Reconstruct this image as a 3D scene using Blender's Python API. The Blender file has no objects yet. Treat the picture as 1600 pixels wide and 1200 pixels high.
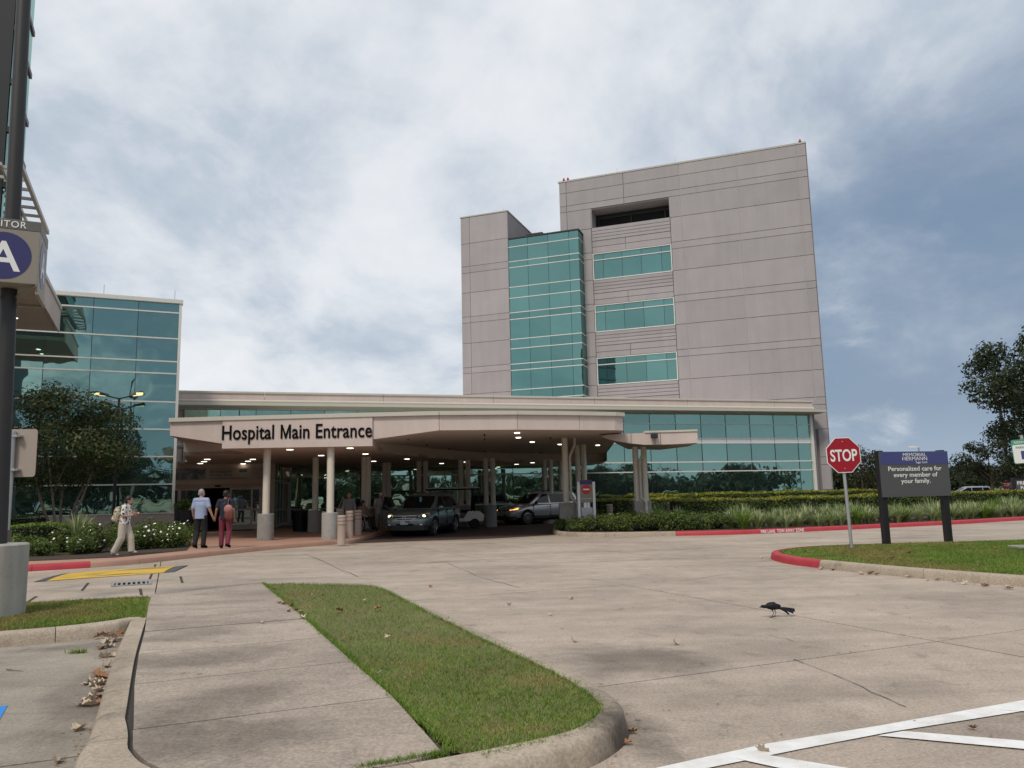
import bpy, bmesh, math, random
import numpy as np
from mathutils import Vector, Matrix, noise as mnoise
R = math.radians
rnd = random.Random(7)
nrs = np.random.RandomState(11)
S = bpy.context.scene
COL = S.collection

# ------------------------------------------------------------------ camera
FPX, CAMH = 1220.0, 1.5
PITCH, ROLL = math.atan(174.1 / FPX), R(1.28)
cam = bpy.data.cameras.new('camera')
cam.sensor_width = 36.0
cam.lens = FPX / 1600 * 36.0
cam.clip_start = 0.05
cam.clip_end = 4000
camo = bpy.data.objects.new('camera', cam)
COL.objects.link(camo)
camo.matrix_world = (Matrix.Translation((0, 0, CAMH)) @ Matrix.Rotation(math.pi / 2 + PITCH, 4, 'X')
                     @ Matrix.Rotation(-ROLL, 4, 'Z'))
S.camera = camo

# ------------------------------------------------------------------ world, sun, exposure
SUN_EL, SUN_AZ = R(52), R(205)          # azimuth clockwise from +Y
w = bpy.data.worlds.new('World')
S.world = w
w.use_nodes = True
nt = w.node_tree
nt.nodes.clear()
def N(t, ty, **k):
    n = t.nodes.new(ty)
    for a, b in k.items():
        setattr(n, a, b)
    return n
def L(t, a, b):
    t.links.new(a, b)
def mth(t, op, a, b=None, c=None, clamp=False):
    n = N(t, 'ShaderNodeMath', operation=op, use_clamp=clamp)
    for i, v in enumerate((a, b, c)):
        if v is None:
            continue
        if isinstance(v, (int, float)):
            n.inputs[i].default_value = v
        else:
            L(t, v, n.inputs[i])
    return n.outputs[0]
def mixc(t, f, a, b, bl='MIX'):
    n = N(t, 'ShaderNodeMix', data_type='RGBA', blend_type=bl)
    for i, v in ((0, f), (6, a), (7, b)):
        if isinstance(v, (int, float)):
            n.inputs[i].default_value = v
        elif isinstance(v, (tuple, list)):
            n.inputs[i].default_value = (*v, 1) if len(v) == 3 else v
        else:
            L(t, v, n.inputs[i])
    return n.outputs[2]
def ramp(t, f, stops, interp='LINEAR'):
    n = N(t, 'ShaderNodeValToRGB')
    n.color_ramp.interpolation = interp
    e = n.color_ramp.elements
    while len(e) < len(stops):
        e.new(0.5)
    for x, (p, c) in zip(e, stops):
        x.position = p
        x.color = (*c, 1) if isinstance(c, (tuple, list)) else (c, c, c, 1)
    L(t, f, n.inputs[0])
    return n.outputs[0]
def noi(t, vec, scale, detail=4, rough=.55, dist=0.0):
    n = N(t, 'ShaderNodeTexNoise')
    n.inputs['Scale'].default_value = scale
    n.inputs['Detail'].default_value = detail
    n.inputs['Roughness'].default_value = rough
    n.inputs['Distortion'].default_value = dist
    if vec is not None:
        L(t, vec, n.inputs['Vector'])
    return n.outputs['Fac']

sky = N(nt, 'ShaderNodeTexSky', sky_type='NISHITA')
sky.sun_disc = False
sky.sun_elevation = SUN_EL
sky.sun_rotation = SUN_AZ
sky.air_density = 1.2
sky.dust_density = 2.0
tc = N(nt, 'ShaderNodeTexCoord')
sep = N(nt, 'ShaderNodeSeparateXYZ')
L(nt, tc.outputs['Generated'], sep.inputs[0])
zc = mth(nt, 'MAXIMUM', sep.outputs[2], 0.0)
den = mth(nt, 'ADD', zc, 0.42)
px = mth(nt, 'DIVIDE', sep.outputs[0], den)
py = mth(nt, 'DIVIDE', sep.outputs[1], den)
cv = N(nt, 'ShaderNodeCombineXYZ')
L(nt, px, cv.inputs[0]); L(nt, py, cv.inputs[1])
n1 = noi(nt, cv.outputs[0], 1.5, 10, .58, .35)       # big cloud masses
n2 = noi(nt, cv.outputs[0], 4.6, 9, .62, .3)          # puffs
cm = mth(nt, 'ADD', mth(nt, 'MULTIPLY', n1, .76), mth(nt, 'MULTIPLY', n2, .24))
cloud = ramp(nt, cm, [(.36, (.40, .47, .56)), (.44, (.52, .58, .66)), (.495, (.66, .70, .75)), (.545, (.76, .785, .82)), (.63, (.85, .86, .88))])
# slate blue rain cloud low in the east (+X), its upper edge torn by the same noise
az = mth(nt, 'ADD', mth(nt, 'MULTIPLY', sep.outputs[0], 1.0), mth(nt, 'MULTIPLY', mth(nt, 'SUBTRACT', n2, .5), 1.0))
m1 = N(nt, 'ShaderNodeMapRange', interpolation_type='SMOOTHSTEP')
L(nt, az, m1.inputs[0]); m1.inputs[1].default_value = .04; m1.inputs[2].default_value = .42
el = mth(nt, 'ADD', sep.outputs[2], mth(nt, 'MULTIPLY', mth(nt, 'SUBTRACT', n1, .5), .85))
m2 = N(nt, 'ShaderNodeMapRange', interpolation_type='SMOOTHSTEP')
L(nt, el, m2.inputs[0]); m2.inputs[1].default_value = .50; m2.inputs[2].default_value = .16
storm = mth(nt, 'MULTIPLY', m1.outputs[0], m2.outputs[0])
lowc = ramp(nt, zc, [(0.0, (.33, .43, .56)), (.10, (.185, .265, .385)), (.3, (.175, .25, .365)), (1, (.30, .37, .47))])
cloud = mixc(nt, mth(nt, 'MULTIPLY', storm, .92), cloud, lowc)
bgs = N(nt, 'ShaderNodeBackground'); L(nt, sky.outputs[0], bgs.inputs[0]); bgs.inputs[1].default_value = .07
bgc = N(nt, 'ShaderNodeBackground'); L(nt, cloud, bgc.inputs[0]); bgc.inputs[1].default_value = .83
mx = N(nt, 'ShaderNodeMixShader'); mx.inputs[0].default_value = .90
L(nt, bgs.outputs[0], mx.inputs[1]); L(nt, bgc.outputs[0], mx.inputs[2])
wo = N(nt, 'ShaderNodeOutputWorld'); L(nt, mx.outputs[0], wo.inputs[0])

sl = bpy.data.lights.new('sun', 'SUN')
sl.energy = 1.5
sl.angle = R(12)
sl.color = (1, .90, .76)
so = bpy.data.objects.new('sun', sl)
COL.objects.link(so)
sd = Vector((math.sin(SUN_AZ) * math.cos(SUN_EL), math.cos(SUN_AZ) * math.cos(SUN_EL), math.sin(SUN_EL)))
so.rotation_euler = (-sd).to_track_quat('-Z', 'Y').to_euler()
so.location = (0, -20, 60)
S.view_settings.view_transform = 'Standard'
S.view_settings.look = 'None'
S.view_settings.exposure = 0.42
S.view_settings.gamma = 1.0
S.view_settings.use_curve_mapping = False
S.cycles.max_bounces = 6
S.cycles.glossy_bounces = 3
S.cycles.transparent_max_bounces = 6
try:
    S.cycles.use_denoising = True
    S.cycles.sample_clamp_indirect = 4
except Exception:
    pass

# ------------------------------------------------------------------ measuring helpers
_fw = Vector((0, math.cos(PITCH), math.sin(PITCH)))
_u0 = Vector((0, -math.sin(PITCH), math.cos(PITCH)))
_r0 = Vector((1, 0, 0))
_r = math.cos(ROLL) * _r0 - math.sin(ROLL) * _u0
_u = math.sin(ROLL) * _r0 + math.cos(ROLL) * _u0
def ray(x, y):
    return _fw + _r * ((x - 800) / FPX) + _u * ((600 - y) / FPX)
def gp(x, y, z=0.0):
    """point of the level z surveyed at this place of the photograph"""
    d = ray(x, y)
    t = (z - CAMH) / d[2]
    return Vector((d[0] * t, d[1] * t, z))
def dp(x, y, Y):
    """point at distance Y"""
    d = ray(x, y)
    t = Y / d[1]
    return Vector((d[0] * t, Y, CAMH + d[2] * t))

# ------------------------------------------------------------------ mesh builder
class MB:
    def __init__(s):
        s.v = []; s.f = []; s.m = []
    def add(s, vs, fs, mi=0):
        o = len(s.v)
        s.v += [tuple(v) for v in vs]
        s.f += [tuple(i + o for i in f) for f in fs]
        s.m += [mi] * len(fs)
        return s
    def box(s, x0, x1, y0, y1, z0, z1, mi=0):
        v = [(x0, y0, z0), (x1, y0, z0), (x1, y1, z0), (x0, y1, z0), (x0, y0, z1), (x1, y0, z1), (x1, y1, z1), (x0, y1, z1)]
        return s.add(v, [(3, 2, 1, 0), (4, 5, 6, 7), (0, 1, 5, 4), (1, 2, 6, 5), (2, 3, 7, 6), (3, 0, 4, 7)], mi)
    def bbox(s, x0, x1, y0, y1, z0, z1, b=.01, mi=0):
        """box with chamfered edges"""
        bm = bmesh.new()
        bmesh.ops.create_cube(bm, size=1)
        for v in bm.verts:
            v.co = ((x0 + x1) / 2 + v.co.x * (x1 - x0), (y0 + y1) / 2 + v.co.y * (y1 - y0), (z0 + z1) / 2 + v.co.z * (z1 - z0))
        bmesh.ops.bevel(bm, geom=list(bm.edges), offset=b, segments=2, affect='EDGES', profile=.6)
        bm.verts.index_update()
        s.add([v.co[:] for v in bm.verts], [[v.index for v in f.verts] for f in bm.faces], mi)
        bm.free()
        return s
    def prism(s, poly, z0, z1, mi=0):
        """poly ccw; z0,z1 numbers or per-point lists"""
        n = len(poly)
        a = sum(poly[i][0] * poly[(i + 1) % n][1] - poly[(i + 1) % n][0] * poly[i][1] for i in range(n))
        zz0 = z0 if isinstance(z0, (list, tuple)) else [z0] * n
        zz1 = z1 if isinstance(z1, (list, tuple)) else [z1] * n
        if a < 0:
            poly = poly[::-1]; zz0 = zz0[::-1]; zz1 = zz1[::-1]
        v = [(p[0], p[1], z) for p, z in zip(poly, zz0)] + [(p[0], p[1], z) for p, z in zip(poly, zz1)]
        fs = [tuple(range(n))[::-1], tuple(range(n, 2 * n))]
        fs += [(i, (i + 1) % n, n + (i + 1) % n, n + i) for i in range(n)]
        return s.add(v, fs, mi)
    def tube(s, pts, rs, n=10, mi=0, cap=True, ell=1.0):
        pts = [Vector(p) for p in pts]
        if not isinstance(rs, (list, tuple)):
            rs = [rs] * len(pts)
        v = []
        prev = None
        for i, p in enumerate(pts):
            t = (pts[min(i + 1, len(pts) - 1)] - pts[max(i - 1, 0)]).normalized()
            a = Vector((0, 0, 1)) if abs(t.z) < .9 else Vector((1, 0, 0))
            if prev is not None:
                a = prev
            x = (a - t * a.dot(t)).normalized()
            prev = x
            y = t.cross(x)
            for k in range(n):
                q = 2 * math.pi * k / n
                v.append(p + x * (rs[i] * math.cos(q)) + y * (rs[i] * ell * math.sin(q)))
        fs = []
        for i in range(len(pts) - 1):
            for k in range(n):
                fs.append((i * n + k, i * n + (k + 1) % n, (i + 1) * n + (k + 1) % n, (i + 1) * n + k))
        if cap:
            fs.append(tuple(range(n))[::-1])
            fs.append(tuple(range((len(pts) - 1) * n, len(pts) * n)))
        return s.add(v, fs, mi)
    def lathe(s, prof, c=(0, 0, 0), n=20, mi=0):
        v = []
        for r_, z in prof:
            for k in range(n):
                q = 2 * math.pi * k / n
                v.append((c[0] + r_ * math.cos(q), c[1] + r_ * math.sin(q), c[2] + z))
        fs = []
        for i in range(len(prof) - 1):
            for k in range(n):
                fs.append((i * n + k, i * n + (k + 1) % n, (i + 1) * n + (k + 1) % n, (i + 1) * n + k))
        fs.append(tuple(range(n))[::-1])
        fs.append(tuple(range((len(prof) - 1) * n, len(prof) * n)))
        return s.add(v, fs, mi)
    def ball(s, c, r, n=12, m=8, mi=0):
        rx, ry, rz = r if isinstance(r, (tuple, list)) else (r, r, r)
        v = [(c[0], c[1], c[2] - rz)]
        for i in range(1, m):
            a = -math.pi / 2 + math.pi * i / m
            for k in range(n):
                q = 2 * math.pi * k / n
                v.append((c[0] + rx * math.cos(a) * math.cos(q), c[1] + ry * math.cos(a) * math.sin(q), c[2] + rz * math.sin(a)))
        v.append((c[0], c[1], c[2] + rz))
        fs = [(0, 1 + (k + 1) % n, 1 + k) for k in range(n)]
        for i in range(m - 2):
            for k in range(n):
                a = 1 + i * n
                fs.append((a + k, a + (k + 1) % n, a + n + (k + 1) % n, a + n + k))
        t = len(v) - 1
        a = 1 + (m - 2) * n
        fs += [(a + k, a + (k + 1) % n, t) for k in range(n)]
        return s.add(v, fs, mi)
    def mesh(s, name, smooth=None):
        me = bpy.data.meshes.new(name)
        me.from_pydata(s.v, [], s.f)
        if any(s.m):
            me.polygons.foreach_set('material_index', s.m)
        if smooth:
            me.shade_smooth()
            me.set_sharp_from_angle(angle=R(smooth))
        me.update()
        return me
    def build(s, name, mats, parent=None, smooth=None):
        return link(name, s.mesh(name, smooth), mats, parent)

def link(name, me, mats, parent=None):
    if not isinstance(mats, (list, tuple)):
        mats = [mats]
    if not me.materials:
        for m in mats:
            me.materials.append(m)
    o = bpy.data.objects.new(name, me)
    COL.objects.link(o)
    if parent is not None:
        o.parent = parent
    return o
def thing(name, label, cat, loc=(0, 0, 0), rz=0.0, group=None):
    o = bpy.data.objects.new(name, None)
    o.empty_display_size = .2
    COL.objects.link(o)
    o.location = loc
    o.rotation_euler = (0, 0, rz)
    return tag(o, label, cat, group)
def tag(o, label, cat, group=None):
    o['label'] = label
    o['category'] = cat
    if group:
        o['group'] = group
    return o
def struct(o):
    o['kind'] = 'structure'
    return o
def stuff(o):
    o['kind'] = 'stuff'
    return o
def empty_struct(name):
    o = bpy.data.objects.new(name, None)
    COL.objects.link(o)
    return struct(o)
def copy_tree(o, parent=None):
    c = o.copy()
    COL.objects.link(c)
    if parent is not None:
        c.parent = parent
    for ch in list(o.children):
        copy_tree(ch, c)
    return c
def resample(pts, step, closed=False):
    """smooth catmull-rom through pts, even spacing"""
    P = [Vector((p[0], p[1], 0)) for p in pts]
    n = len(P)
    out = []
    for i in range(n if closed else n - 1):
        p0 = P[(i - 1) % n] if closed or i > 0 else P[0] * 2 - P[1]
        p1, p2 = P[i], P[(i + 1) % n]
        p3 = P[(i + 2) % n] if closed or i + 2 < n else P[-1] * 2 - P[-2]
        for k in range(12):
            t = k / 12
            out.append(.5 * ((2 * p1) + (p2 - p0) * t + (2 * p0 - 5 * p1 + 4 * p2 - p3) * t * t + (3 * p1 - p0 - 3 * p2 + p3) * t ** 3))
    if not closed:
        out.append(P[-1].copy())
    res = [out[0]]
    acc = 0
    for a, b in zip(out[:-1], out[1:]):
        d = (b - a).length
        while acc + d >= step:
            q = (step - acc) / d
            a = a + (b - a) * q
            res.append(a.copy())
            d = (b - a).length
            acc = 0
        acc += d
    if (res[-1] - out[-1]).length > step * .3:
        res.append(out[-1])
    return [(p.x, p.y) for p in res]
def offset(path, d):
    """offset open path to its left by d"""
    out = []
    for i, p in enumerate(path):
        a = Vector(path[max(i - 1, 0)]); b = Vector(path[min(i + 1, len(path) - 1)])
        t = (b - a).normalized()
        out.append((p[0] - t.y * d, p[1] + t.x * d))
    return out

# ------------------------------------------------------------------ materials
def newmat(name):
    m = bpy.data.materials.new(name)
    m.use_nodes = True
    t = m.node_tree
    b = t.nodes['Principled BSDF']
    return m, t, b
def pos(t, obj=False):
    if obj:
        return N(t, 'ShaderNodeTexCoord').outputs['Object']
    return N(t, 'ShaderNodeNewGeometry').outputs['Position']
def bump(t, b, h, strength=.3, dist=.01):
    n = N(t, 'ShaderNodeBump')
    n.inputs['Strength'].default_value = strength
    n.inputs['Distance'].default_value = dist
    L(t, h, n.inputs['Height'])
    L(t, n.outputs[0], b.inputs['Normal'])
def simple(name, col, rough=.6, var=.12, scale=3.0, metal=0.0, bmp=0.0, bscale=60, rand=0.0, obj=False, spec=.5, coat=0.0):
    m, t, b = newmat(name)
    p = pos(t, obj)
    f = noi(t, p, scale, 5, .6)
    c = mixc(t, f, tuple(x * (1 - var) for x in col), tuple(min(1, x * (1 + var)) for x in col))
    if rand:
        oi = N(t, 'ShaderNodeObjectInfo')
        hs = N(t, 'ShaderNodeHueSaturation')
        L(t, mth(t, 'ADD', mth(t, 'MULTIPLY', oi.outputs['Random'], rand * 2), 1 - rand), hs.inputs['Value'])
        L(t, c, hs.inputs['Color'])
        c = hs.outputs[0]
    L(t, c, b.inputs['Base Color'])
    b.inputs['Roughness'].default_value = rough
    b.inputs['Metallic'].default_value = metal
    b.inputs['Specular IOR Level'].default_value = spec
    b.inputs['Coat Weight'].default_value = coat
    b.inputs['Coat Roughness'].default_value = .05
    if bmp:
        bump(t, b, noi(t, p, bscale, 3, .6), bmp, .01)
    return m
def concrete(name, col, stain=.5, speck=.25, rand=.06, scale=1.0, rough=.85, pools=(), streak=None):
    m, t, b = newmat(name)
    p = pos(t)
    big = noi(t, p, .35 * scale, 5, .6, .4)
    mid = noi(t, p, 2.2 * scale, 6, .65, .2)
    fine = noi(t, p, 42, 4, .75)
    grit = N(t, 'ShaderNodeTexVoronoi'); grit.inputs['Scale'].default_value = 62
    L(t, p, grit.inputs['Vector'])
    gs = ramp(t, grit.outputs['Color'], [(.0, (.72,) * 3), (.25, (.92,) * 3), (.8, (1.05,) * 3), (1, (1.35,) * 3)])
    dk = tuple(x * (1 - .42 * stain) for x in col)
    lt = tuple(min(1, x * (1 + .16 * stain)) for x in col)
    f = mth(t, 'ADD', mth(t, 'MULTIPLY', big, .6), mth(t, 'MULTIPLY', mid, .4))
    c = mixc(t, ramp(t, f, [(.33, 0.0), (.62, 1.0)]), dk, lt)
    c = mixc(t, speck, c, gs, 'MULTIPLY')
    c = mixc(t, min(1, speck * 2.2), c, ramp(t, fine, [(.3, (.55,) * 3), (.7, (1.4,) * 3)]), 'MULTIPLY')
    # small oily spots
    sp = N(t, 'ShaderNodeTexVoronoi'); sp.inputs['Scale'].default_value = 1.7
    L(t, p, sp.inputs['Vector'])
    spot = ramp(t, sp.outputs['Distance'], [(.02, .45), (.06, 1.0)])
    c = mixc(t, 1.0, c, spot, 'MULTIPLY')
    for (x, y, rx, ry, rz, amt) in pools:
        mp = N(t, 'ShaderNodeMapping', vector_type='TEXTURE')
        mp.inputs['Location'].default_value = (x, y, 0)
        mp.inputs['Rotation'].default_value = (0, 0, rz)
        mp.inputs['Scale'].default_value = (rx, ry, 50)
        L(t, p, mp.inputs[0])
        ln = N(t, 'ShaderNodeVectorMath', operation='LENGTH')
        L(t, mp.outputs[0], ln.inputs[0])
        dd = mth(t, 'ADD', ln.outputs['Value'], mth(t, 'MULTIPLY', mth(t, 'SUBTRACT', noi(t, p, 1.1, 7, .7, .6), .5), 2.6))
        k = ramp(t, dd, [(.35, 1 - amt), (1.15, 1.0)])
        c = mixc(t, 1.0, c, k, 'MULTIPLY')
    if streak:
        for (ang, sx, sy, lo, hi_, amt) in streak:
            mp = N(t, 'ShaderNodeMapping')
            mp.inputs['Rotation'].default_value = (0, 0, -ang)
            mp.inputs['Scale'].default_value = (sx, sy, 1)
            L(t, p, mp.inputs[0])
            k = ramp(t, noi(t, mp.outputs[0], 1.0, 6, .62, .5), [(lo, 1 - amt), (hi_, 1.0)])
            c = mixc(t, 1.0, c, k, 'MULTIPLY')
    if rand:
        oi = N(t, 'ShaderNodeObjectInfo')
        hs = N(t, 'ShaderNodeHueSaturation')
        L(t, mth(t, 'ADD', mth(t, 'MULTIPLY', oi.outputs['Random'], rand * 2), 1 - rand), hs.inputs['Value'])
        L(t, c, hs.inputs['Color'])
        c = hs.outputs[0]
    L(t, c, b.inputs['Base Color'])
    b.inputs['Roughness'].default_value = rough
    b.inputs['Specular IOR Level'].default_value = .25
    bump(t, b, mth(t, 'ADD', fine, mth(t, 'MULTIPLY', mid, .8)), .35, .006)
    return m
def leafmat(name, c0, c1, c2=None, rough=.5, trans=.25):
    m, t, b = newmat(name)
    g = N(t, 'ShaderNodeNewGeometry')
    r_ = g.outputs['Random Per Island']
    st = [(0, c0), (.75, c1)] + ([(1, c2)] if c2 else [])
    c = ramp(t, r_, st)
    c = mixc(t, .5, c, ramp(t, noi(t, g.outputs['Position'], 1.3, 3), [(.3, (.6,) * 3), (.7, (1.35,) * 3)]), 'MULTIPLY')
    L(t, c, b.inputs['Base Color'])
    b.inputs['Roughness'].default_value = rough
    b.inputs['Specular IOR Level'].default_value = .35
    tr = N(t, 'ShaderNodeBsdfTranslucent')
    L(t, c, tr.inputs[0])
    ms = N(t, 'ShaderNodeMixShader'); ms.inputs[0].default_value = trans
    L(t, b.outputs[0], ms.inputs[1]); L(t, tr.outputs[0], ms.inputs[2])
    L(t, ms.outputs[0], t.nodes['Material Output'].inputs[0])
    return m
def glass(name, tint, inner, fac=.55, wav=.02, rough=.015):
    """coated facade glass: mirror-like outside, dim inside"""
    m, t, b = newmat(name)
    oi = N(t, 'ShaderNodeObjectInfo')
    p = pos(t)
    av = N(t, 'ShaderNodeVectorMath', operation='ADD')
    cx = N(t, 'ShaderNodeCombineXYZ')
    L(t, mth(t, 'MULTIPLY', oi.outputs['Random'], 60), cx.inputs[0])
    L(t, p, av.inputs[0]); L(t, cx.outputs[0], av.inputs[1])
    h = noi(t, av.outputs[0], .55, 2, .4)
    bn = N(t, 'ShaderNodeBump'); bn.inputs['Strength'].default_value = 1.0
    bn.inputs['Distance'].default_value = wav
    L(t, h, bn.inputs['Height'])
    hs = N(t, 'ShaderNodeHueSaturation'); hs.inputs['Color'].default_value = (*inner, 1)
    L(t, mth(t, 'ADD', mth(t, 'MULTIPLY', oi.outputs['Random'], .6), .7), hs.inputs['Value'])
    L(t, hs.outputs[0], b.inputs['Base Color'])
    b.inputs['Roughness'].default_value = .3
    gl = N(t, 'ShaderNodeBsdfGlossy'); gl.inputs['Color'].default_value = (*tint, 1)
    gl.inputs['Roughness'].default_value = rough
    L(t, bn.outputs[0], gl.inputs['Normal'])
    lw = N(t, 'ShaderNodeLayerWeight'); lw.inputs[0].default_value = .25
    f = mth(t, 'ADD', mth(t, 'MULTIPLY', lw.outputs['Fresnel'], .4), fac, clamp=True)
    f = mth(t, 'ADD', f, mth(t, 'MULTIPLY', mth(t, 'SUBTRACT', oi.outputs['Random'], .5), .14), clamp=True)
    ms = N(t, 'ShaderNodeMixShader')
    L(t, f, ms.inputs[0]); L(t, b.outputs[0], ms.inputs[1]); L(t, gl.outputs[0], ms.inputs[2])
    L(t, ms.outputs[0], t.nodes['Material Output'].inputs[0])
    return m
def emit(name, col, s):
    m, t, b = newmat(name)
    b.inputs['Base Color'].default_value = (*col, 1)
    b.inputs['Emission Color'].default_value = (*col, 1)
    b.inputs['Emission Strength'].default_value = s
    return m
def weathered(name, col, rough=.8, amt=.25, rand=.04):
    """precast / stucco with soft rain streaks"""
    m, t, b = newmat(name)
    p = pos(t)
    mp = N(t, 'ShaderNodeMapping'); mp.inputs['Scale'].default_value = (1.2, 1.2, .12)
    L(t, p, mp.inputs[0])
    s1 = noi(t, mp.outputs[0], 1.6, 5, .65)
    s2 = noi(t, p, .5, 5, .6)
    s3 = noi(t, p, 35, 3, .6)
    c = mixc(t, ramp(t, mth(t, 'ADD', mth(t, 'MULTIPLY', s1, .5), mth(t, 'MULTIPLY', s2, .5)), [(.35, 0.0), (.65, 1.0)]),
             tuple(x * (1 - amt) for x in col), tuple(min(1, x * (1 + amt * .6)) for x in col))
    c = mixc(t, .2, c, ramp(t, s3, [(.3, (.7,) * 3), (.7, (1.3,) * 3)]), 'MULTIPLY')
    oi = N(t, 'ShaderNodeObjectInfo')
    hs = N(t, 'ShaderNodeHueSaturation')
    L(t, mth(t, 'ADD', mth(t, 'MULTIPLY', oi.outputs['Random'], rand * 2), 1 - rand), hs.inputs['Value'])
    L(t, c, hs.inputs['Color'])
    L(t, hs.outputs[0], b.inputs['Base Color'])
    b.inputs['Roughness'].default_value = rough
    b.inputs['Specular IOR Level'].default_value = .25
    bump(t, b, s3, .12, .01)
    return m

M = {}
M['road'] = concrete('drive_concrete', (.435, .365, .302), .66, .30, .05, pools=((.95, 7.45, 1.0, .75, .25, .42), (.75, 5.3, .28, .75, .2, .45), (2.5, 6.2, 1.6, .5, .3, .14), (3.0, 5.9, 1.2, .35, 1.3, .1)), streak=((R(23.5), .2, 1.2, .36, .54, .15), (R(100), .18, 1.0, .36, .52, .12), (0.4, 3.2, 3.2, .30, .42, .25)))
M['lot'] = concrete('lot_concrete', (.325, .285, .238), .7, .3, .03, pools=((-3.45, 6.4, .3, 2.2, .42, .3), (-4.6, 8.7, 1.5, .25, .35, .35)), streak=((R(23), .5, 2.0, .34, .5, .22), (0.3, 3.5, 3.5, .3, .42, .22)))
M['walk'] = concrete('walk_concrete', (.375, .315, .262), .75, .34, .05, pools=((-2.8, 7.0, .9, .6, .4, .38), (-2.0, 5.6, .85, .55, .4, .36), (-1.7, 4.75, .8, .4, .3, .33), (-3.5, 8.5, .6, .6, .4, .25)), streak=((R(113), .5, 2.2, .34, .5, .2), (0.3, 3.5, 3.5, .3, .42, .22)))
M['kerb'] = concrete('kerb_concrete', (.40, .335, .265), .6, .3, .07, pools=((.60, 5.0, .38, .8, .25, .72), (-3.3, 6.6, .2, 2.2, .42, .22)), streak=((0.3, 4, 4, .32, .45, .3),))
M['joint'] = simple('joint_dirt', (.045, .04, .035), .95)
M['pier'] = concrete('pier_concrete', (.33, .32, .30), .8, .2, .04, 1.4)
M['redkerb'] = simple('red_kerb_paint', (.42, .035, .05), .55, .3, 4, bmp=.15)
M['entry'] = simple('stamped_terracotta', (.40, .235, .17), .75, .18, 1.2, bmp=.25, bscale=14)
M['tan'] = simple('tan_walk', (.42, .33, .24), .8, .15, 1.5)
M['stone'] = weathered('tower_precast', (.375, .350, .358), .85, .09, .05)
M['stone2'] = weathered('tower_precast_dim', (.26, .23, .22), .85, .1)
M['gap'] = simple('panel_joint', (.22, .20, .195), .9)
M['seal'] = simple('light_sealant', (.45, .43, .41), .8)
M['cap'] = simple('metal_coping', (.42, .40, .36), .5, .08)
M['pink'] = weathered('pink_stucco', (.575, .485, .445), .8, .11, .03)
M['soffit'] = simple('soffit_stucco', (.53, .425, .365), .85, .06)
M['cream'] = simple('cream_paint', (.52, .49, .42), .5, .06, 1.5)
M['colm'] = simple('column_paint', (.63, .58, .49), .5, .07, 2)
M['mull'] = simple('pale_aluminium', (.68, .68, .64), .45, .04)
M['spand'] = simple('white_spandrel', (.66, .68, .70), .25, .04)
M['darkm'] = simple('dark_metal', (.02, .021, .022), .45, .1)
M['louv'] = simple('louvre_metal', (.045, .043, .042), .6)
M['glassT'] = glass('tower_glass', (.235, .485, .45), (.006, .03, .032), .50, .004)
M['glassW'] = glass('wing_glass', (.50, .73, .57), (.008, .022, .022), .66, .012)
M['glassL'] = glass('pavilion_glass', (.42, .66, .57), (.006, .022, .025), .58, .026)
M['glassD'] = glass('door_glass', (.5, .62, .58), (.012, .014, .014), .30, .004)
M['steel'] = simple('galvanised_steel', (.46, .47, .48), .42, .12, 8, metal=.6)
M['postblk'] = simple('black_post', (.012, .012, .014), .4, .2)
M['bronze'] = simple('dark_bronze_pole', (.022, .021, .021), .5, .15)
M['taupe'] = simple('taupe_sign', (.25, .225, .185), .5, .05)
M['taupe2'] = simple('dark_taupe_sign', (.115, .108, .098), .5, .05)
M['navy'] = simple('navy_sign', (.032, .030, .13), .4, .04)
M['indigo'] = simple('indigo_sign', (.06, .066, .20), .4, .04)
M['slate'] = simple('slate_sign', (.085, .085, .092), .45, .05)
M['white'] = simple('white_print', (.78, .78, .77), .5, .03)
M['stopred'] = simple('stop_red', (.33, .006, .018), .4, .08)
M['signback'] = simple('sign_back', (.36, .30, .26), .55, .06)
M['signgreen'] = simple('sign_green', (.06, .30, .20), .4)
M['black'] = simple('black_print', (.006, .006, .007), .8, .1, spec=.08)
M['yellow'] = simple('yellow_paint', (.62, .40, .03), .6, .2, 3)
M['markw'], t_, b_ = newmat('white_marking')
p_ = pos(t_)
wn = noi(t_, p_, 55, 5, .7)
wm_ = noi(t_, p_, 3.5, 5, .65)
c_ = mixc(t_, ramp(t_, wm_, [(.35, (.62,) * 3), (.6, (.78,) * 3)]), (.36, .31, .26), (.36, .31, .26)) if False else mixc(t_, ramp(t_, mth(t_, 'ADD', mth(t_, 'MULTIPLY', wn, .75), mth(t_, 'MULTIPLY', wm_, .25)), [(.34, 1.0), (.40, 0.0)]), ramp(t_, wm_, [(.35, (.64, .63, .61)), (.6, (.79, .79, .78))]), (.36, .31, .26))
L(t_, c_, b_.inputs['Base Color']); b_.inputs['Roughness'].default_value = .75
bump(t_, b_, wn, .3, .006)
M['markb'] = simple('blue_marking', (.03, .22, .62), .7, .08)
M['lens'] = emit('lamp_lens', (1, .93, .78), 2.4)
M['lensy'] = emit('street_lamp_lens', (1, .86, .38), .85)
M['bark'] = simple('bark', (.10, .078, .058), .9, .3, 14, bmp=.5, bscale=25)
M['barkpale'] = simple('pale_bark', (.24, .19, .145), .85, .25, 9, bmp=.2)
M['soil'] = simple('mulch', (.055, .038, .027), .95, .35, 12, bmp=.8, bscale=40)
M['turf'] = simple('turf_soil', (.14, .135, .05), .95, .35, 2.0, bmp=.5, bscale=50)
M['field'] = simple('far_grass', (.11, .14, .045), .95, .2, .08)
M['grassL'] = leafmat('grass_blades', (.08, .17, .02), (.20, .31, .045), (.35, .35, .10), .55, .35)
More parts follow.
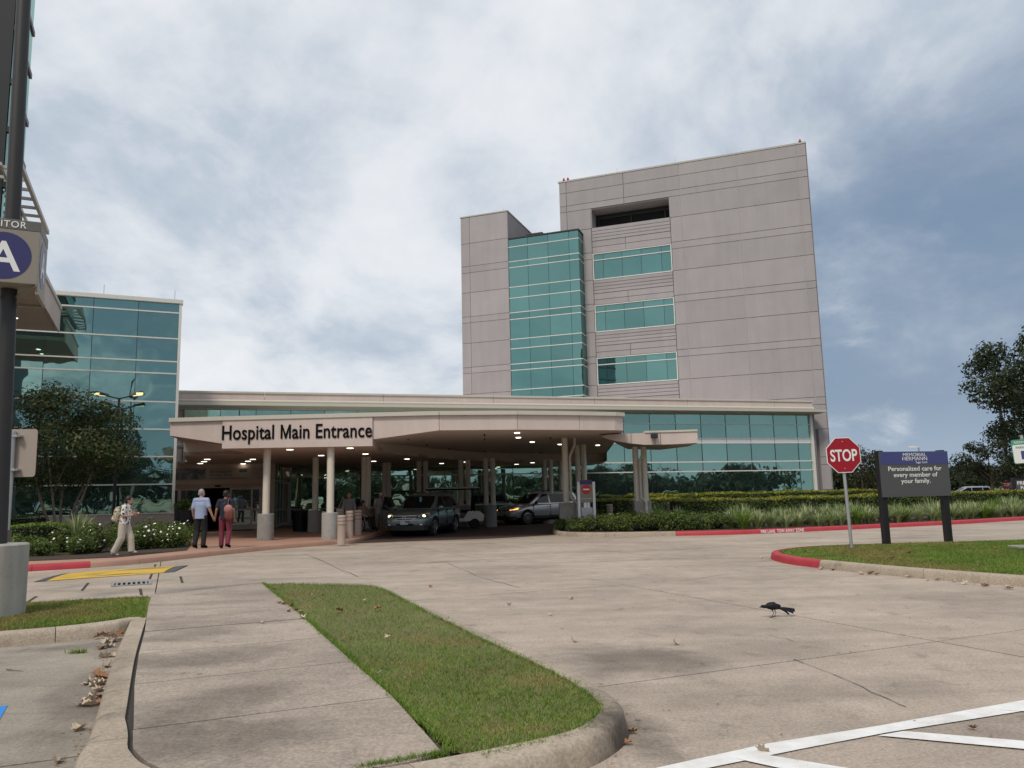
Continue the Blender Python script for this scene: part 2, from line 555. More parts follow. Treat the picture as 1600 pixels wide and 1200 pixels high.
M['grassdry'] = leafmat('dry_grass_blades', (.15, .17, .04), (.33, .27, .09), (.42, .32, .15), .6, .3)
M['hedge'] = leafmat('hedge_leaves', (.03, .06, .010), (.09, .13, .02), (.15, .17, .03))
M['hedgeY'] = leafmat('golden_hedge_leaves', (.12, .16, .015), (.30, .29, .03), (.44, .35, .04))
M['core'] = simple('hedge_core', (.012, .018, .006), .95)
M['shrub'] = leafmat('shrub_leaves', (.04, .075, .016), (.115, .17, .032), (.21, .25, .06))
M['strap'] = leafmat('strap_leaves', (.14, .20, .06), (.34, .40, .18), (.55, .57, .36), .45)
M['strapg'] = leafmat('green_strap_leaves', (.09, .17, .025), (.20, .30, .05), (.30, .37, .09), .45)
M['oak'] = leafmat('oak_leaves', (.014, .027, .010), (.043, .062, .023), (.075, .09, .04))
M['crape'] = leafmat('crape_leaves', (.03, .055, .018), (.095, .13, .04), (.19, .15, .06))
M['small'] = leafmat('small_tree_leaves', (.016, .03, .010), (.045, .055, .018), (.14, .10, .035))
M['far'] = leafmat('far_tree_leaves', (.022, .035, .018), (.045, .062, .030), None)
M['petal'] = simple('white_petals', (.8, .8, .76), .6)
M['leaf1'] = simple('brown_dead_leaf', (.24, .115, .055), .7, .35, 30, rand=.25, obj=True)
M['leaf2'] = simple('pale_dead_leaf', (.50, .40, .30), .7, .25, 30, rand=.2, obj=True)
M['skin'] = simple('skin', (.42, .25, .18), .5, .08, 12)
M['skin2'] = simple('skin_tan', (.30, .165, .11), .5, .08, 12)
M['urn'] = simple('dark_planter', (.028, .028, .030), .5)
M['boll'] = simple('bollard_precast', (.47, .37, .31), .8, .1, 8, bmp=.2)
M['bollg'] = simple('bollard_groove', (.12, .09, .08), .9)
# brick pavers under the canopy
m_, t_, b_ = newmat('brick_pavers')
bt = N(t_, 'ShaderNodeTexBrick')
bt.inputs['Color1'].default_value = (.085, .052, .042, 1); bt.inputs['Color2'].default_value = (.06, .04, .034, 1)
bt.inputs['Mortar'].default_value = (.04, .034, .03, 1); bt.inputs['Scale'].default_value = 4.0
bt.inputs['Mortar Size'].default_value = .015
L(t_, pos(t_), bt.inputs['Vector']); L(t_, bt.outputs[0], b_.inputs['Base Color']); b_.inputs['Roughness'].default_value = .75
M['paver'] = m_

# ------------------------------------------------------------------ text
def text_mesh(s, h, bold=0.0, xs=1.0, ext=.004, align='CENTER', sp=1.0, lsp=1.0):
    c = bpy.data.curves.new('lettering', 'FONT')
    c.body = s
    c.size = h
    c.align_x = align
    c.offset = bold * h
    c.extrude = ext
    c.space_character = sp
    c.space_line = lsp
    c.resolution_u = 4
    o = bpy.data.objects.new('lettering', c)
    COL.objects.link(o)
    dg = bpy.context.evaluated_depsgraph_get()
    me = bpy.data.meshes.new_from_object(o.evaluated_get(dg))
    bpy.data.objects.remove(o)
    me.transform(Matrix.Rotation(math.pi / 2, 4, 'X') @ Matrix.Diagonal((xs, 1, 1, 1)))
    return me
def text(name, s, h, mat, parent, x, y, z, **k):
    """upright text facing local -Y, baseline at z"""
    me = text_mesh(s, h, **k)
    me.transform(Matrix.Translation((x, y, z)))
    return link(name, me, mat, parent)
def quiet(o):
    return o

# ================================================================== GROUND
def sheet(name, poly, z, mat, kind='structure', parent=None):
    n = len(poly)
    a = sum(poly[i][0] * poly[(i + 1) % n][1] - poly[(i + 1) % n][0] * poly[i][1] for i in range(n))
    if a < 0:
        poly = poly[::-1]
    mb = MB()
    mb.add([(p[0], p[1], z) for p in poly], [tuple(range(n))])
    o = mb.build(name, mat, parent)
    if parent is None:
        o['kind'] = kind
    return o
g = sheet('ground', [(-1500, -1500), (1500, -1500), (1500, 1500), (-1500, 1500)], -.09, M['field'])
sheet('road_base', [(-40, -60), (60, -60), (60, 60), (-40, 60)], -.055, M['joint'])
UX = Vector((math.cos(R(23.5)), math.sin(R(23.5))))
VX = Vector((-UX.y, UX.x))
def uv(u, v):
    return (UX.x * u + VX.x * v, UX.y * u + VX.y * v)
drive = empty_struct('driveway')
ub = [-18.6, -13.0, -8.2, -4.5, -.2, 6.9, 10.6, 14.3, 18.0, 21.8, 25.6, 29.4, 33.2]
vb = [-12, -6.2, -.3, 5.62, 11.45, 17.5, 23.4, 29.2, 35]
PATCH_V = 9.3     # the parking bay left of the walk is its own pour
for i in range(len(ub) - 1):
    for j in range(len(vb) - 1):
        g_ = .009
        q = [uv(ub[i] + g_, vb[j] + g_), uv(ub[i + 1] - g_, vb[j] + g_), uv(ub[i + 1] - g_, vb[j + 1] - g_), uv(ub[i] + g_, vb[j + 1] - g_)]
        bay = ub[i + 1] <= 0 and vb[j + 1] <= 11.5
        dz = rnd.uniform(-.002, .002)
        mb = MB().prism(q, -.05, dz)
        mb.build('slab', M['lot'] if bay else M['road'], drive)
# asphalt / concrete lot behind the camera, seen in the glass
sheet('parking_lot', [(-120, -150), (150, -150), (150, -11.5), (-120, -11.5)], -.012, M['lot'])
sheet('rear_lot', [(19, 42), (90, 75), (90, 120), (-40, 130), (-40, 62), (20, 62)], -.03, M['lot'])

def kerb_run(path, step, seglen, mats, width_=.17, h=.15, hs=None, name='kerb', left=True, over=None):
    """cast kerb along path (outer bottom edge); the raised side lies to the left of the path"""
    root = empty_struct(name)
    P = resample(path, step)
    n = len(P)
    dist = [0]
    for a, b in zip(P[:-1], P[1:]):
        dist.append(dist[-1] + math.hypot(b[0] - a[0], b[1] - a[1]))
    per = max(2, int(round(seglen / step)))
    i = 0
    sg = 1 if left else -1
    while i < n - 1:
        j = min(n - 1, i + per)
        if n - 1 - j < per * .4:
            j = n - 1
        sub = list(range(i, j + 1))
        v = []; f = []
        for q, k in enumerate(sub):
            a = Vector(P[max(k - 1, 0)]); b = Vector(P[min(k + 1, n - 1)])
            t = (b - a).normalized()
            nx = Vector((-t.y, t.x)) * sg
            hh = h if hs is None else hs(dist[k] / dist[-1]) * h
            width = width_(dist[k] / dist[-1]) if callable(width_) else width_
            al = 0
            if q == 0: al = .004
            if q == len(sub) - 1: al = -.004
            prof = [(0, -.04), (0.0, hh * .06), (.018, hh * .62), (.03, hh * .84), (.052, hh * .96), (.085, hh), (width * .7, hh), (width, hh), (width, -.04)]
            for (d, z) in prof:
                c = Vector(P[k]) + nx * d + t * al
                v.append((c.x, c.y, z))
        m = 9
        for q in range(len(sub) - 1):
            for e in range(m - 1):
                a = q * m + e
                f.append((a, a + 1, a + m + 1, a + m) if sg < 0 else (a + m, a + m + 1, a + 1, a))
        f.append(tuple(range(m)) if sg > 0 else tuple(range(m))[::-1])
        e0 = (len(sub) - 1) * m
        f.append(tuple(range(e0, e0 + m))[::-1] if sg > 0 else tuple(range(e0, e0 + m)))
        mid = P[(i + j) // 2]
        mat = mats(mid, dist[(i + j) // 2] / dist[-1]) if callable(mats) else mats
        mb = MB(); mb.v = v; mb.f = f; mb.m = [0] * len(f)
        o = mb.build('kerb_segment', mat, root, smooth=50)
        i = j
    return root, P

# --- near island with the walk and the lawn wedge
ISL = [(-4.62, 9.55), (-3.61, 7.17), (-2.66, 5.05), (-2.4, 4.4), (-2.05, 3.95), (-1.45, 3.72), (-.8, 3.8), (-.32, 4.05), (.3, 4.5), (.58, 4.86),
       (.69, 5.2), (.66, 5.58), (.52, 6.08), (.32, 6.62), (.02, 7.35), (-.54, 8.75), (-1.15, 10.3), (-1.8, 12.0), (-2.2, 12.75), (-2.75, 13.05), (-3.5, 13.3), (-4.3, 13.7)]
def islh(f):
    return 1 if f < .72 else max(.12, 1 - (f - .72) / .12 * .88)
def isl_w(f):
    return float(np.interp(f, [0, .24, .30, .38, .45, 1], [.20, .20, .33, .33, .17, .17]))
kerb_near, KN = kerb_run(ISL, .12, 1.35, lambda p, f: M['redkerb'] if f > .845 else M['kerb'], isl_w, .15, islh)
# walk slabs
walk = empty_struct('sidewalk')
sheet('walk_base', [(-4.5, 9.3), (-3.5, 7.2), (-2.55, 5.1), (-2.2, 4.3), (-1.4, 3.9), (-.75, 3.98), (-.3, 4.25), (-4.1, 13.2), (-5.4, 11.9)], .125, M['joint'])
Lp = [(-5.42, 11.88), (-4.30, 9.30), (-2.80, 5.92), (-2.54, 5.25), (-2.26, 4.71), (-2.01, 4.42), (-1.70, 4.22)]
Rp = [(-4.24, 13.35), (-2.58, 9.61), (-1.31, 6.65), (-.70, 5.25), (-.36, 4.45)]
def on_path(path, p, d):
    """intersection of the line p + t d with a polyline"""
    for a, b in zip(path[:-1], path[1:]):
        ax, ay = a; bx, by = b
        ex, ey = bx - ax, by - ay
        det = d[0] * -ey + ex * d[1]
        if abs(det) < 1e-9: continue
        t = ((ax - p[0]) * -ey + ex * (ay - p[1])) / det
        s_ = (d[0] * (ay - p[1]) - d[1] * (ax - p[0])) / det
        if -1e-6 <= s_ <= 1 + 1e-6:
            return (p[0] + d[0] * t, p[1] + d[1] * t)
    return None
jl = [(-5.42, 11.88), (-4.93, 10.72), (-4.46, 9.66), (-3.98, 8.58), (-3.43, 7.35), (-2.9, 6.16), (-2.38, 4.94)]
kd = [0]
for a, b in zip(KN[:-1], KN[1:]):
    kd.append(kd[-1] + math.hypot(b[0] - a[0], b[1] - a[1]))
inner_edge = []
for i, p in enumerate(KN):
    a = Vector(KN[max(i - 1, 0)]); b = Vector(KN[min(i + 1, len(KN) - 1)])
    t = (b - a).normalized()
    w_ = isl_w(kd[i] / kd[-1]) + .02 + .012 * mnoise.noise(Vector((p[0] * 2, p[1] * 2, 5)))
    inner_edge.append((p[0] - t.y * w_, p[1] + t.x * w_))
    if p[0] > -.3 and p[1] < 5: break
jm = [jl[0], jl[1]] + [on_path(inner_edge, p, (.915, .404)) or p for p in jl[2:]]
for k in range(len(jm)):
    a = jm[k]
    ra = on_path(Rp, a, (.915, .404)) if k else (-4.24, 13.35)
    if k + 1 < len(jm):
        b = jm[k + 1]
        rb = on_path(Rp, b, (.915, .404))
        q = [Vector(a), Vector(b), Vector(rb), Vector(ra)]
    else:
        mid_ = [Vector(p) for p in inner_edge if p[1] < a[1] - .05 and p[0] < -.5]
        q = [Vector(a)] + mid_ + [Vector((-.40, 4.40)), Vector(ra)]
    c = sum(q, Vector((0, 0))) / len(q)
    q = [tuple(p + (c - p).normalized() * .014) for p in q]
    MB().prism(q, .06, .152 + rnd.uniform(-.003, .003)).build('paving_slab', M['walk'], walk)
# ramp down to the drive crossing
rp = [(-5.42, 11.9), (-4.26, 13.37), (-4.75, 14.75), (-6.2, 13.9)]
MB().prism(rp, -.02, [.15, .15, .012, .012]).build('ramp_slab', M['walk'], walk)
ISLAND_GRASS = resample(Rp[::-1] and [(-4.2, 13.3), (-2.58, 9.61), (-1.31, 6.65), (-.70, 5.25), (-.36, 4.45)], .5)
gin = [p for p in offset(KN, .17)]
gi = [p for p in gin if p[1] > 4.28 and p[0] > -.3 or (p[1] > 5 and p[0] > -4.2 and p[1] > 6.0 and p[0] > -3.9 + (13.3 - p[1]) * .42)]
lawn_poly = [(-4.2, 13.32), (-2.56, 9.6), (-1.29, 6.65), (-.68, 5.25), (-.33, 4.44)] + gi
lawn = sheet('lawn_soil', lawn_poly, .135, M['turf'])

# --- left lawn patch with kerb
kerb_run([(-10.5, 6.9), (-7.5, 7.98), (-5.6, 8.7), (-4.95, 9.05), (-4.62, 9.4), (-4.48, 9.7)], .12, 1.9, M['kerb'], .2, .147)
sheet('patch_soil', [(-10.6, 7.1), (-7.6, 8.18), (-5.65, 8.9), (-5.05, 9.22), (-4.72, 9.55), (-4.3, 9.55), (-5.2, 11.9), (-10.5, 10.3)], .138, M['turf'])
MB().prism([(-5.42, 11.86), (-10.5, 10.3), (-10.7, 10.7), (-5.9, 12.25)], -.02, [.13, .13, .01, .01]).build('kerb_apron', M['kerb'], walk)

# --- right island
RIS = [(16, .5), (12.0, 6.0), (9.5, 9.2), (7.55, 11.75), (6.46, 13.63), (5.75, 15.3), (5.5, 16.41), (5.6, 17.55), (6.1, 18.4), (7.2, 19.15), (9.2, 19.5), (12.5, 19.75), (17, 21.3), (25, 25.2)]
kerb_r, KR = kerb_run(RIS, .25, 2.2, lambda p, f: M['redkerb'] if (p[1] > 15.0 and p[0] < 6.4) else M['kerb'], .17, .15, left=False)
gr = offset(KR, -.17)
r_poly = gr + [(30, 18), (25, 2)]
sheet('lawn_island_soil', r_poly, .135, M['turf'])

# --- planting bed kerb along the building
PLK = [(1.9, 36.5), (1.58, 33.4), (1.46, 30.3), (1.72, 28.85), (2.7, 27.85), (4.4, 27.5), (7.5, 27.25), (11.36, 28.5), (14.25, 29.74), (17.41, 31.09), (21.24, 33.14), (30, 37.6), (46, 45)]
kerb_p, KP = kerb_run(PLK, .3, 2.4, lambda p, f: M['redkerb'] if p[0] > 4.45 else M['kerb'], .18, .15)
bedp = offset(KP, .18)
sheet('planting_bed', bedp + [(46, 60), (22.3, 54.6), (21, 54.2), (4.8, 49.3), (2.4, 42)], .13, M['soil'])

# --- entrance walk (terracotta)
WE = [(-22, 13.2), (-15, 16.6), (-10.9, 18.75), (-9.6, 19.9), (-8.75, 21.9), (-7.8, 24.1), (-6.9, 25.55), (-6.05, 26.65), (-5.5, 27.6), (-5.5, 30.4), (-5.4, 34.0), (-5.4, 41.5)]
kerb_e, KE = kerb_run(WE, .2, 1.2, lambda p, f: M['redkerb'] if -10.5 > p[0] > -16 else M['entry'], .2, .15)
ew = offset(KE, .2)
MB().prism(ew + [(-2, 44.8), (-2, 47.2), (-13.2, 43.8), (-16.5, 37.8), (-24, 34), (-30, 16)], .02, .146).build('entrance_walk', M['entry'])['kind'] = 'structure'
MB().prism([(-5.45, 41.3), (1.75, 43.4), (4.9, 44.6), (4.9, 49.2), (-1.98, 47.25), (-1.98, 44.8), (-5.45, 43.7)], .0, .13).build('storefront_walk', M['tan'])['kind'] = 'structure'
sheet('paver_drive', [(-5.66, 27.0), (-3.67, 27.6), (-1.03, 28.15), (1.46, 29.7), (1.58, 33.4), (1.9, 36.5), (2.4, 42), (-5.6, 41.2), (-5.75, 34), (-5.88, 30.4), (-5.72, 27.8)], .012, M['paver'])
bed_left = [gp(-60, 880, .15)[:2], gp(60, 876, .15)[:2], gp(180, 871, .15)[:2], gp(292, 860, .15)[:2], gp(301, 848, .15)[:2], (-13.3, 30.5), (-14.9, 35.2), (-30, 30)]
sheet('bed_soil', bed_left, .158, M['soil'])

# --- painted markings
def stripe(name, poly, mat, z=.006):
    o = sheet(name, poly, z, mat)
    return o
def P2(*a):
    return [tuple(gp(x, y)[:2]) for x, y in a]
stripe('road_marking', P2((1000, 1207), (1200, 1163), (1375, 1135), (1600, 1095), (1640, 1088), (1640, 1105), (1600, 1112), (1386, 1146), (1250, 1172), (1080, 1207)), M['markw'])
stripe('road_marking', P2((1412, 1144), (1620, 1161), (1620, 1174), (1372, 1151)), M['markw'], .0075)
stripe('road_marking', P2((1190, 1180), (1330, 1203), (1240, 1207), (1150, 1187)), M['markw'], .0075)
stripe('road_marking', P2((1590, 1104), (1660, 1108), (1660, 1116), (1560, 1111)), M['markw'], .0075)
stripe('road_marking', P2((-20, 1108), (12, 1103), (-2, 1128), (-20, 1140)), M['markb'])

# ================================================================== FOLIAGE HELPERS
def leaf_mesh(name, C, Nrm, size, rs, asp=.5, jit=.6, mat=None, parent=None):
    """one small folded diamond (two triangles sharing the midrib) per point; C (n,3) Nrm (n,3)"""
    n = len(C)
    d = rs.normal(size=(n, 3)); d /= np.linalg.norm(d, axis=1)[:, None]
    nn = Nrm + d * jit
    nn /= np.linalg.norm(nn, axis=1)[:, None] + 1e-9
    a = np.cross(nn, rs.normal(size=(n, 3)))
    a /= np.linalg.norm(a, axis=1)[:, None] + 1e-9
    b = np.cross(nn, a)
    s = (size * rs.uniform(.5, 1.5, n))[:, None]
    p0 = C - a * s * .5
    p1 = C + b * s * asp * .5 + nn * s * .08
    p2 = C + a * s * .5
    p3 = C - b * s * asp * .5 + nn * s * .08
    V = np.stack([p0, p1, p2, p3], 1).reshape(-1, 3)
    idx = np.arange(n) * 4
    F = np.stack([idx, idx + 1, idx + 2, idx, idx + 2, idx + 3], 1).reshape(-1)
    return tri_mesh(name, V, F, mat, parent)
def tri_mesh(name, V, F, mat, parent=None):
    me = bpy.data.meshes.new(name)
    me.vertices.add(len(V))
    me.vertices.foreach_set('co', V.astype(np.float32).ravel())
    nf = len(F) // 3
    me.loops.add(nf * 3)
    me.loops.foreach_set('vertex_index', F.astype(np.int32))
    me.polygons.add(nf)
    me.polygons.foreach_set('loop_start', np.arange(nf, dtype=np.int32) * 3)
    try:
        me.polygons.foreach_set('loop_total', np.full(nf, 3, dtype=np.int32))
    except Exception:
        pass
    me.update(calc_edges=True)
    me.validate()
    return link(name, me, mat, parent)
def in_poly(X, Y, poly):
    ins = np.zeros(len(X), bool)
    j = len(poly) - 1
    for i in range(len(poly)):
        xi, yi = poly[i][:2]; xj, yj = poly[j][:2]
        c = ((yi > Y) != (yj > Y)) & (X < (xj - xi) * (Y - yi) / (yj - yi + 1e-12) + xi)
        ins ^= c
        j = i
    return ins
def poly_pts(poly, n, rs):
    xs = [p[0] for p in poly]; ys = [p[1] for p in poly]
    X = rs.uniform(min(xs), max(xs), n); Y = rs.uniform(min(ys), max(ys), n)
    k = in_poly(X, Y, poly)
    return X[k], Y[k]
def blades(name, X, Y, z, h, w, rs, mat, lean=.7):
    n = len(X)
    hh = h * rs.uniform(.45, 1.25, n)
    a = rs.uniform(0, 2 * np.pi, n)
    dx, dy = np.cos(a), np.sin(a)
    ln = lean * hh * rs.uniform(.1, 1.0, n)
    la = rs.uniform(0, 2 * np.pi, n)
    lx, ly = np.cos(la) * ln, np.sin(la) * ln
    zz = np.full(n, z)
    b0 = np.stack([X - dx * w, Y - dy * w, zz], 1)
    b1 = np.stack([X + dx * w, Y + dy * w, zz], 1)
    m0 = np.stack([X - dx * w * .7 + lx * .35, Y - dy * w * .7 + ly * .35, zz + hh * .6], 1)
    m1 = np.stack([X + dx * w * .7 + lx * .35, Y + dy * w * .7 + ly * .35, zz + hh * .6], 1)
    tp = np.stack([X + lx, Y + ly, zz + hh], 1)
    V = np.stack([b0, b1, m1, m0, tp], 1).reshape(-1, 3)
    i = np.arange(n) * 5
    F = np.stack([i, i + 1, i + 2, i, i + 2, i + 3, i + 3, i + 2, i + 4], 1).reshape(-1)
    return tri_mesh(name, V, F, mat)
def patchy(X, Y, sc, seed):
    return np.array([mnoise.noise(Vector((x * sc, y * sc, seed))) for x, y in zip(X, Y)])

# lawn wedge, near: dense short blades
X, Y = poly_pts(lawn_poly, 520000, nrs)
near = np.clip((9.5 - Y) / 5, .22, 1)
k = nrs.rand(len(X)) < near * .62
X, Y = X[k], Y[k]
pt = patchy(X, Y, 1.1, 3.1) + .6 * patchy(X, Y, 3.3, 9.7) + nrs.normal(0, .16, len(X))
thin = patchy(X, Y, 2.3, 21.0) + nrs.normal(0, .2, len(X)) < -.62
X, Y, pt = X[~thin], Y[~thin], pt[~thin]
dry = pt > .27
wd = .0028
stuff(blades('grass', X[~dry], Y[~dry], .13, .031, wd, nrs, M['grassL'], 1.6))
stuff(blades('grass', X[dry], Y[dry], .13, .032, wd, nrs, M['grassdry'], 1.7))
# overhanging tufts along the walk edge and in the joint
e = []
for a, b in zip(Rp[:-1], Rp[1:]):
    ln = math.hypot(b[0] - a[0], b[1] - a[1])
    for q in range(int(ln * 700)):
        t = nrs.rand()
        e.append((a[0] + (b[0] - a[0]) * t + nrs.normal(0, .02) + .012, a[1] + (b[1] - a[1]) * t + nrs.normal(0, .02)))
for a, b in zip(gi[:-1], gi[1:]):
    ln = math.hypot(b[0] - a[0], b[1] - a[1])
    if ln > .6: continue
    rag = .012 + .028 * max(0, mnoise.noise(Vector((a[0] * 2.2, a[1] * 2.2, 3))) + .4)
    for q in range(int(ln * 260)):
        t = nrs.rand()
        e.append((a[0] + (b[0] - a[0]) * t + nrs.normal(0, rag), a[1] + (b[1] - a[1]) * t + nrs.normal(0, rag)))
for q in range(900):
    t = nrs.rand() ** 1.4
    e.append((-.40 - t * .42 + nrs.normal(0, .008), 4.40 - t * .2 + nrs.normal(0, .014)))
e = np.array(e)
stuff(blades('edge_grass', e[:, 0], e[:, 1], .13, .04, .003, nrs, M['grassL'], 1.6))
# right island
vis = [p for p in r_poly]
X, Y = poly_pts([(5.6, 16.4), (6.5, 13.7), (7.6, 11.9), (9.6, 9.3), (14, 9), (16, 20.9), (12.5, 19.55), (9.2, 19.3), (7.25, 18.95), (6.2, 18.2), (5.75, 17.5)], 330000, nrs)
k = in_poly(X, Y, r_poly)
X, Y = X[k], Y[k]
pt = patchy(X, Y, .8, 5.5) + nrs.normal(0, .2, len(X))
dry = pt > .22
stuff(blades('grass', X[~dry], Y[~dry], .13, .042, .005, nrs, M['grassL'], 1.4))
stuff(blades('grass', X[dry], Y[dry], .13, .04, .005, nrs, M['grassdry'], 1.6))
# left patch, mostly dry towards the kerb
X, Y = poly_pts([(-9.5, 7.5), (-7.6, 8.2), (-5.65, 8.92), (-5.08, 9.25), (-4.7, 9.7), (-4.5, 9.72), (-5.44, 11.83), (-9.5, 10.6)], 150000, nrs)
pt = patchy(X, Y, 1.2, 8.5) * .8 + nrs.normal(0, .25, len(X)) - (X + 5.6) * .35 + .12 - .25 * (Y - 9.8)
dry = pt > -.22
stuff(blades('grass', X[~dry], Y[~dry], .13, .05, .004, nrs, M['grassL'], 1.0))
stuff(blades('grass', X[dry], Y[dry], .13, .035, .004, nrs, M['grassdry'], 1.6))

def hedge_row(label, poly_path, width, z0, z1, dens, mat_side, mat_top, size, group=None, name='hedge', bulge=.12):
    """clipped hedge following a path: dark twig core, leaves on the sides and the top"""
    P = resample(poly_path, .25)
    root = thing(name, label, 'hedge', (P[len(P) // 2][0], P[len(P) // 2][1], z0), 0, group)
    ox, oy = P[len(P) // 2]
    A = offset(P, width / 2 - .06); B = offset(P, -width / 2 + .06)
    mb = MB()
    for i in range(len(P) - 1):
        w_ = .03
        mb.prism([(A[i][0] - ox, A[i][1] - oy), (A[i + 1][0] - ox, A[i + 1][1] - oy), (B[i + 1][0] - ox, B[i + 1][1] - oy), (B[i][0] - ox, B[i][1] - oy)], 0, z1 - z0 - .07)
    mb.build('twig_core', M['core'], root)
    pa = np.array(P)
    seg = np.hypot(*(pa[1:] - pa[:-1]).T)
    tot = seg.sum()
    cum = np.concatenate([[0], np.cumsum(seg)])
    def at(s_):
        i = np.clip(np.searchsorted(cum, s_) - 1, 0, len(seg) - 1)
        t = (s_ - cum[i]) / seg[i]
        p = pa[i] + (pa[i + 1] - pa[i]) * t[:, None]
        d = (pa[i + 1] - pa[i]) / seg[i][:, None]
        return p, np.stack([-d[:, 1], d[:, 0]], 1)
    ht = z1 - z0
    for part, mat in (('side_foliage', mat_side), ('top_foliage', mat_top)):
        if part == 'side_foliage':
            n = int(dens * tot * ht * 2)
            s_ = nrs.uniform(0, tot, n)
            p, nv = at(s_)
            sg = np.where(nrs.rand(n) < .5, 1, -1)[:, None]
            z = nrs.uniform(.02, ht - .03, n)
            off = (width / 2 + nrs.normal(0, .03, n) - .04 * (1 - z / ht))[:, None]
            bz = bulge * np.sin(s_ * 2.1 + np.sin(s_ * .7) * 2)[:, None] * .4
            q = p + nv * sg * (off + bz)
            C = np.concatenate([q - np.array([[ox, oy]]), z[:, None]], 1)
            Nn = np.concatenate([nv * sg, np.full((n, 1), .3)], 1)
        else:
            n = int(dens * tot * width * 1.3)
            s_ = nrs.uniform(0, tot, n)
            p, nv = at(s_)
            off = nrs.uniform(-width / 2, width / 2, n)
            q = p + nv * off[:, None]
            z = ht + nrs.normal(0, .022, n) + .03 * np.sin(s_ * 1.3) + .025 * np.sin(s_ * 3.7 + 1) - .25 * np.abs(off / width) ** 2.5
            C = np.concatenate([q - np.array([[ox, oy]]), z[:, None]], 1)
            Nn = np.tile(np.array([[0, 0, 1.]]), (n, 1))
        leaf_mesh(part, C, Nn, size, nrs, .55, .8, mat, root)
    return root
def blob_foliage(name, blobs, n, size, mat, parent, shell=.35, asp=.5):
    """leaves spread through overlapping clumps, most of them towards each clump's surface"""
    tot = sum(b[3] * b[4] * b[5] for b in blobs) ** 1
    Cs = []; Ns = []
    wts = np.array([(b[3] * b[4] * b[5]) ** .67 for b in blobs]); wts /= wts.sum()
    for b, wt in zip(blobs, wts):
        k = max(4, int(n * wt))
        d = nrs.normal(size=(k, 3)); d /= np.linalg.norm(d, axis=1)[:, None]
        r_ = 1 - shell * nrs.rand(k) ** 1.5 + nrs.normal(0, .07, k)
        Cs.append(np.array(b[:3]) + d * r_[:, None] * np.array(b[3:6]))
        Ns.append(d + np.array([0, 0, .35]))
    return leaf_mesh(name, np.concatenate(Cs), np.concatenate(Ns), size, nrs, asp, .9, mat, parent)
def tree(name, label, x, y, h, crown_r, crown_z0, leafn, size, mat, trunks=1, bark='bark', tr=.16, seed=1, group=None, nclump=26, clump=.3, flat=1.0, spread=.3):
    rs = random.Random(seed)
    root = thing(name, label, 'tree', (x, y, 0), 0, group)
    mb = MB()
    czc = (h + crown_z0) / 2
    rz = (h - crown_z0) / 2
    blobs = []
    for i in range(nclump):
        for _ in range(20):
            u_ = rs.uniform(-1, 1); v_ = rs.uniform(-1, 1); w_ = rs.uniform(-1, 1)
            q = u_ * u_ + v_ * v_ + w_ * w_
            if .25 < q < 1: break
        s_ = clump * rs.uniform(.7, 1.35) * crown_r
        blobs.append((u_ * (crown_r - s_ * .5), v_ * (crown_r - s_ * .5), czc + w_ * (rz - s_ * .3), s_, s_, s_ * .72 * flat))
    for k in range(trunks):
        a = 2 * math.pi * k / trunks + rs.uniform(-.4, .4)
        b0 = (math.cos(a) * .16 * (trunks > 1), math.sin(a) * .16 * (trunks > 1), -.02)
        top = (math.cos(a) * crown_r * spread * (trunks > 1) + rs.uniform(-.1, .1), math.sin(a) * crown_r * spread * (trunks > 1), crown_z0 + rz * .9)
        mid = tuple(b0[i] * .55 + top[i] * .45 + (rs.uniform(-.08, .08) if i < 2 else 0) for i in range(3))
        mb.tube([b0, (b0[0] * 1.1 + top[0] * .1, b0[1] * 1.1 + top[1] * .1, top[2] * .2), mid, top], [tr * 1.25, tr, tr * .75, tr * .3], 9)
        for q in range(max(2, 9 // trunks)):
            b = blobs[rs.randrange(len(blobs))]
            t = rs.uniform(.45, .95)
            s0 = tuple(mid[i] + (top[i] - mid[i]) * (t - .45) / .55 for i in range(3))
            e_ = (b[0], b[1], b[2])
            m_ = tuple((s0[i] + e_[i]) / 2 + (.1 * crown_r if i == 2 else 0) for i in range(3))
            mb.tube([s0, m_, e_], [tr * .38, tr * .25, tr * .08], 6)
    mb.build('trunk', M[bark], root, smooth=60)
    blob_foliage('crown', blobs, leafn, size, M[mat], root, .55)
    return root

# ================================================================== TOWER
T0 = Vector((22.187, 55.0, 0)); TR = R(-20)
tower = thing('hospital_tower', 'tall grey concrete panel tower with teal glass bay and three strip windows', 'building', T0, TR)
Cl = Matrix.Rotation(-TR, 3, 'Z') @ (Vector((0, 0, CAMH)) - T0)
def tl(s, z, y):
    """the point of the plane y that hides (s, 0, z) from the footpath"""
    k = (y - Cl.y) / (0 - Cl.y)
    return Cl.x + (s - Cl.x) * k, Cl.z + (z - Cl.z) * k
mb = MB()
mb.box(-19.08, -16.5, .05, 16, 0, 26.85).box(-10.15, -.02, .05, 16, 0, 26.85)
mb.box(-16.5, -10.15, .05, 16, 24.33, 26.85).box(-16.5, -10.15, .05, 16, 20.56, 22.66).box(-16.5, -10.15, .05, 16, 16.32, 18.33)
mb.box(-16.5, -10.15, .05, 16, 12.08, 14.09).box(-16.5, -10.15, .05, 16, 0, 9.85)
for z in (9.85, 14.09, 18.33):
    mb.box(-16.5, -10.15, .35, 16, z, z + 2.24)
mb.box(-16.5, -10.15, 1.6, 16, 22.66, 24.33)
mb.build('core', M['gap'], tower)
FL = 4.24
zj = [26.93]
for z in (25.98, 24.86, 24.35):
    zj.append(z)
z = 22.66
lev = []
for k in range(5):
    a = 20.66 - FL * k; b_ = 20.12 - FL * k; c_ = 18.38 - FL * k
    lev += [a, b_, c_]
zr = [26.93, 25.98, 24.86, 24.35, 22.66] + [z for z in lev if z > .3] + [0]
zr = sorted(set(zr), reverse=True)
J = .03
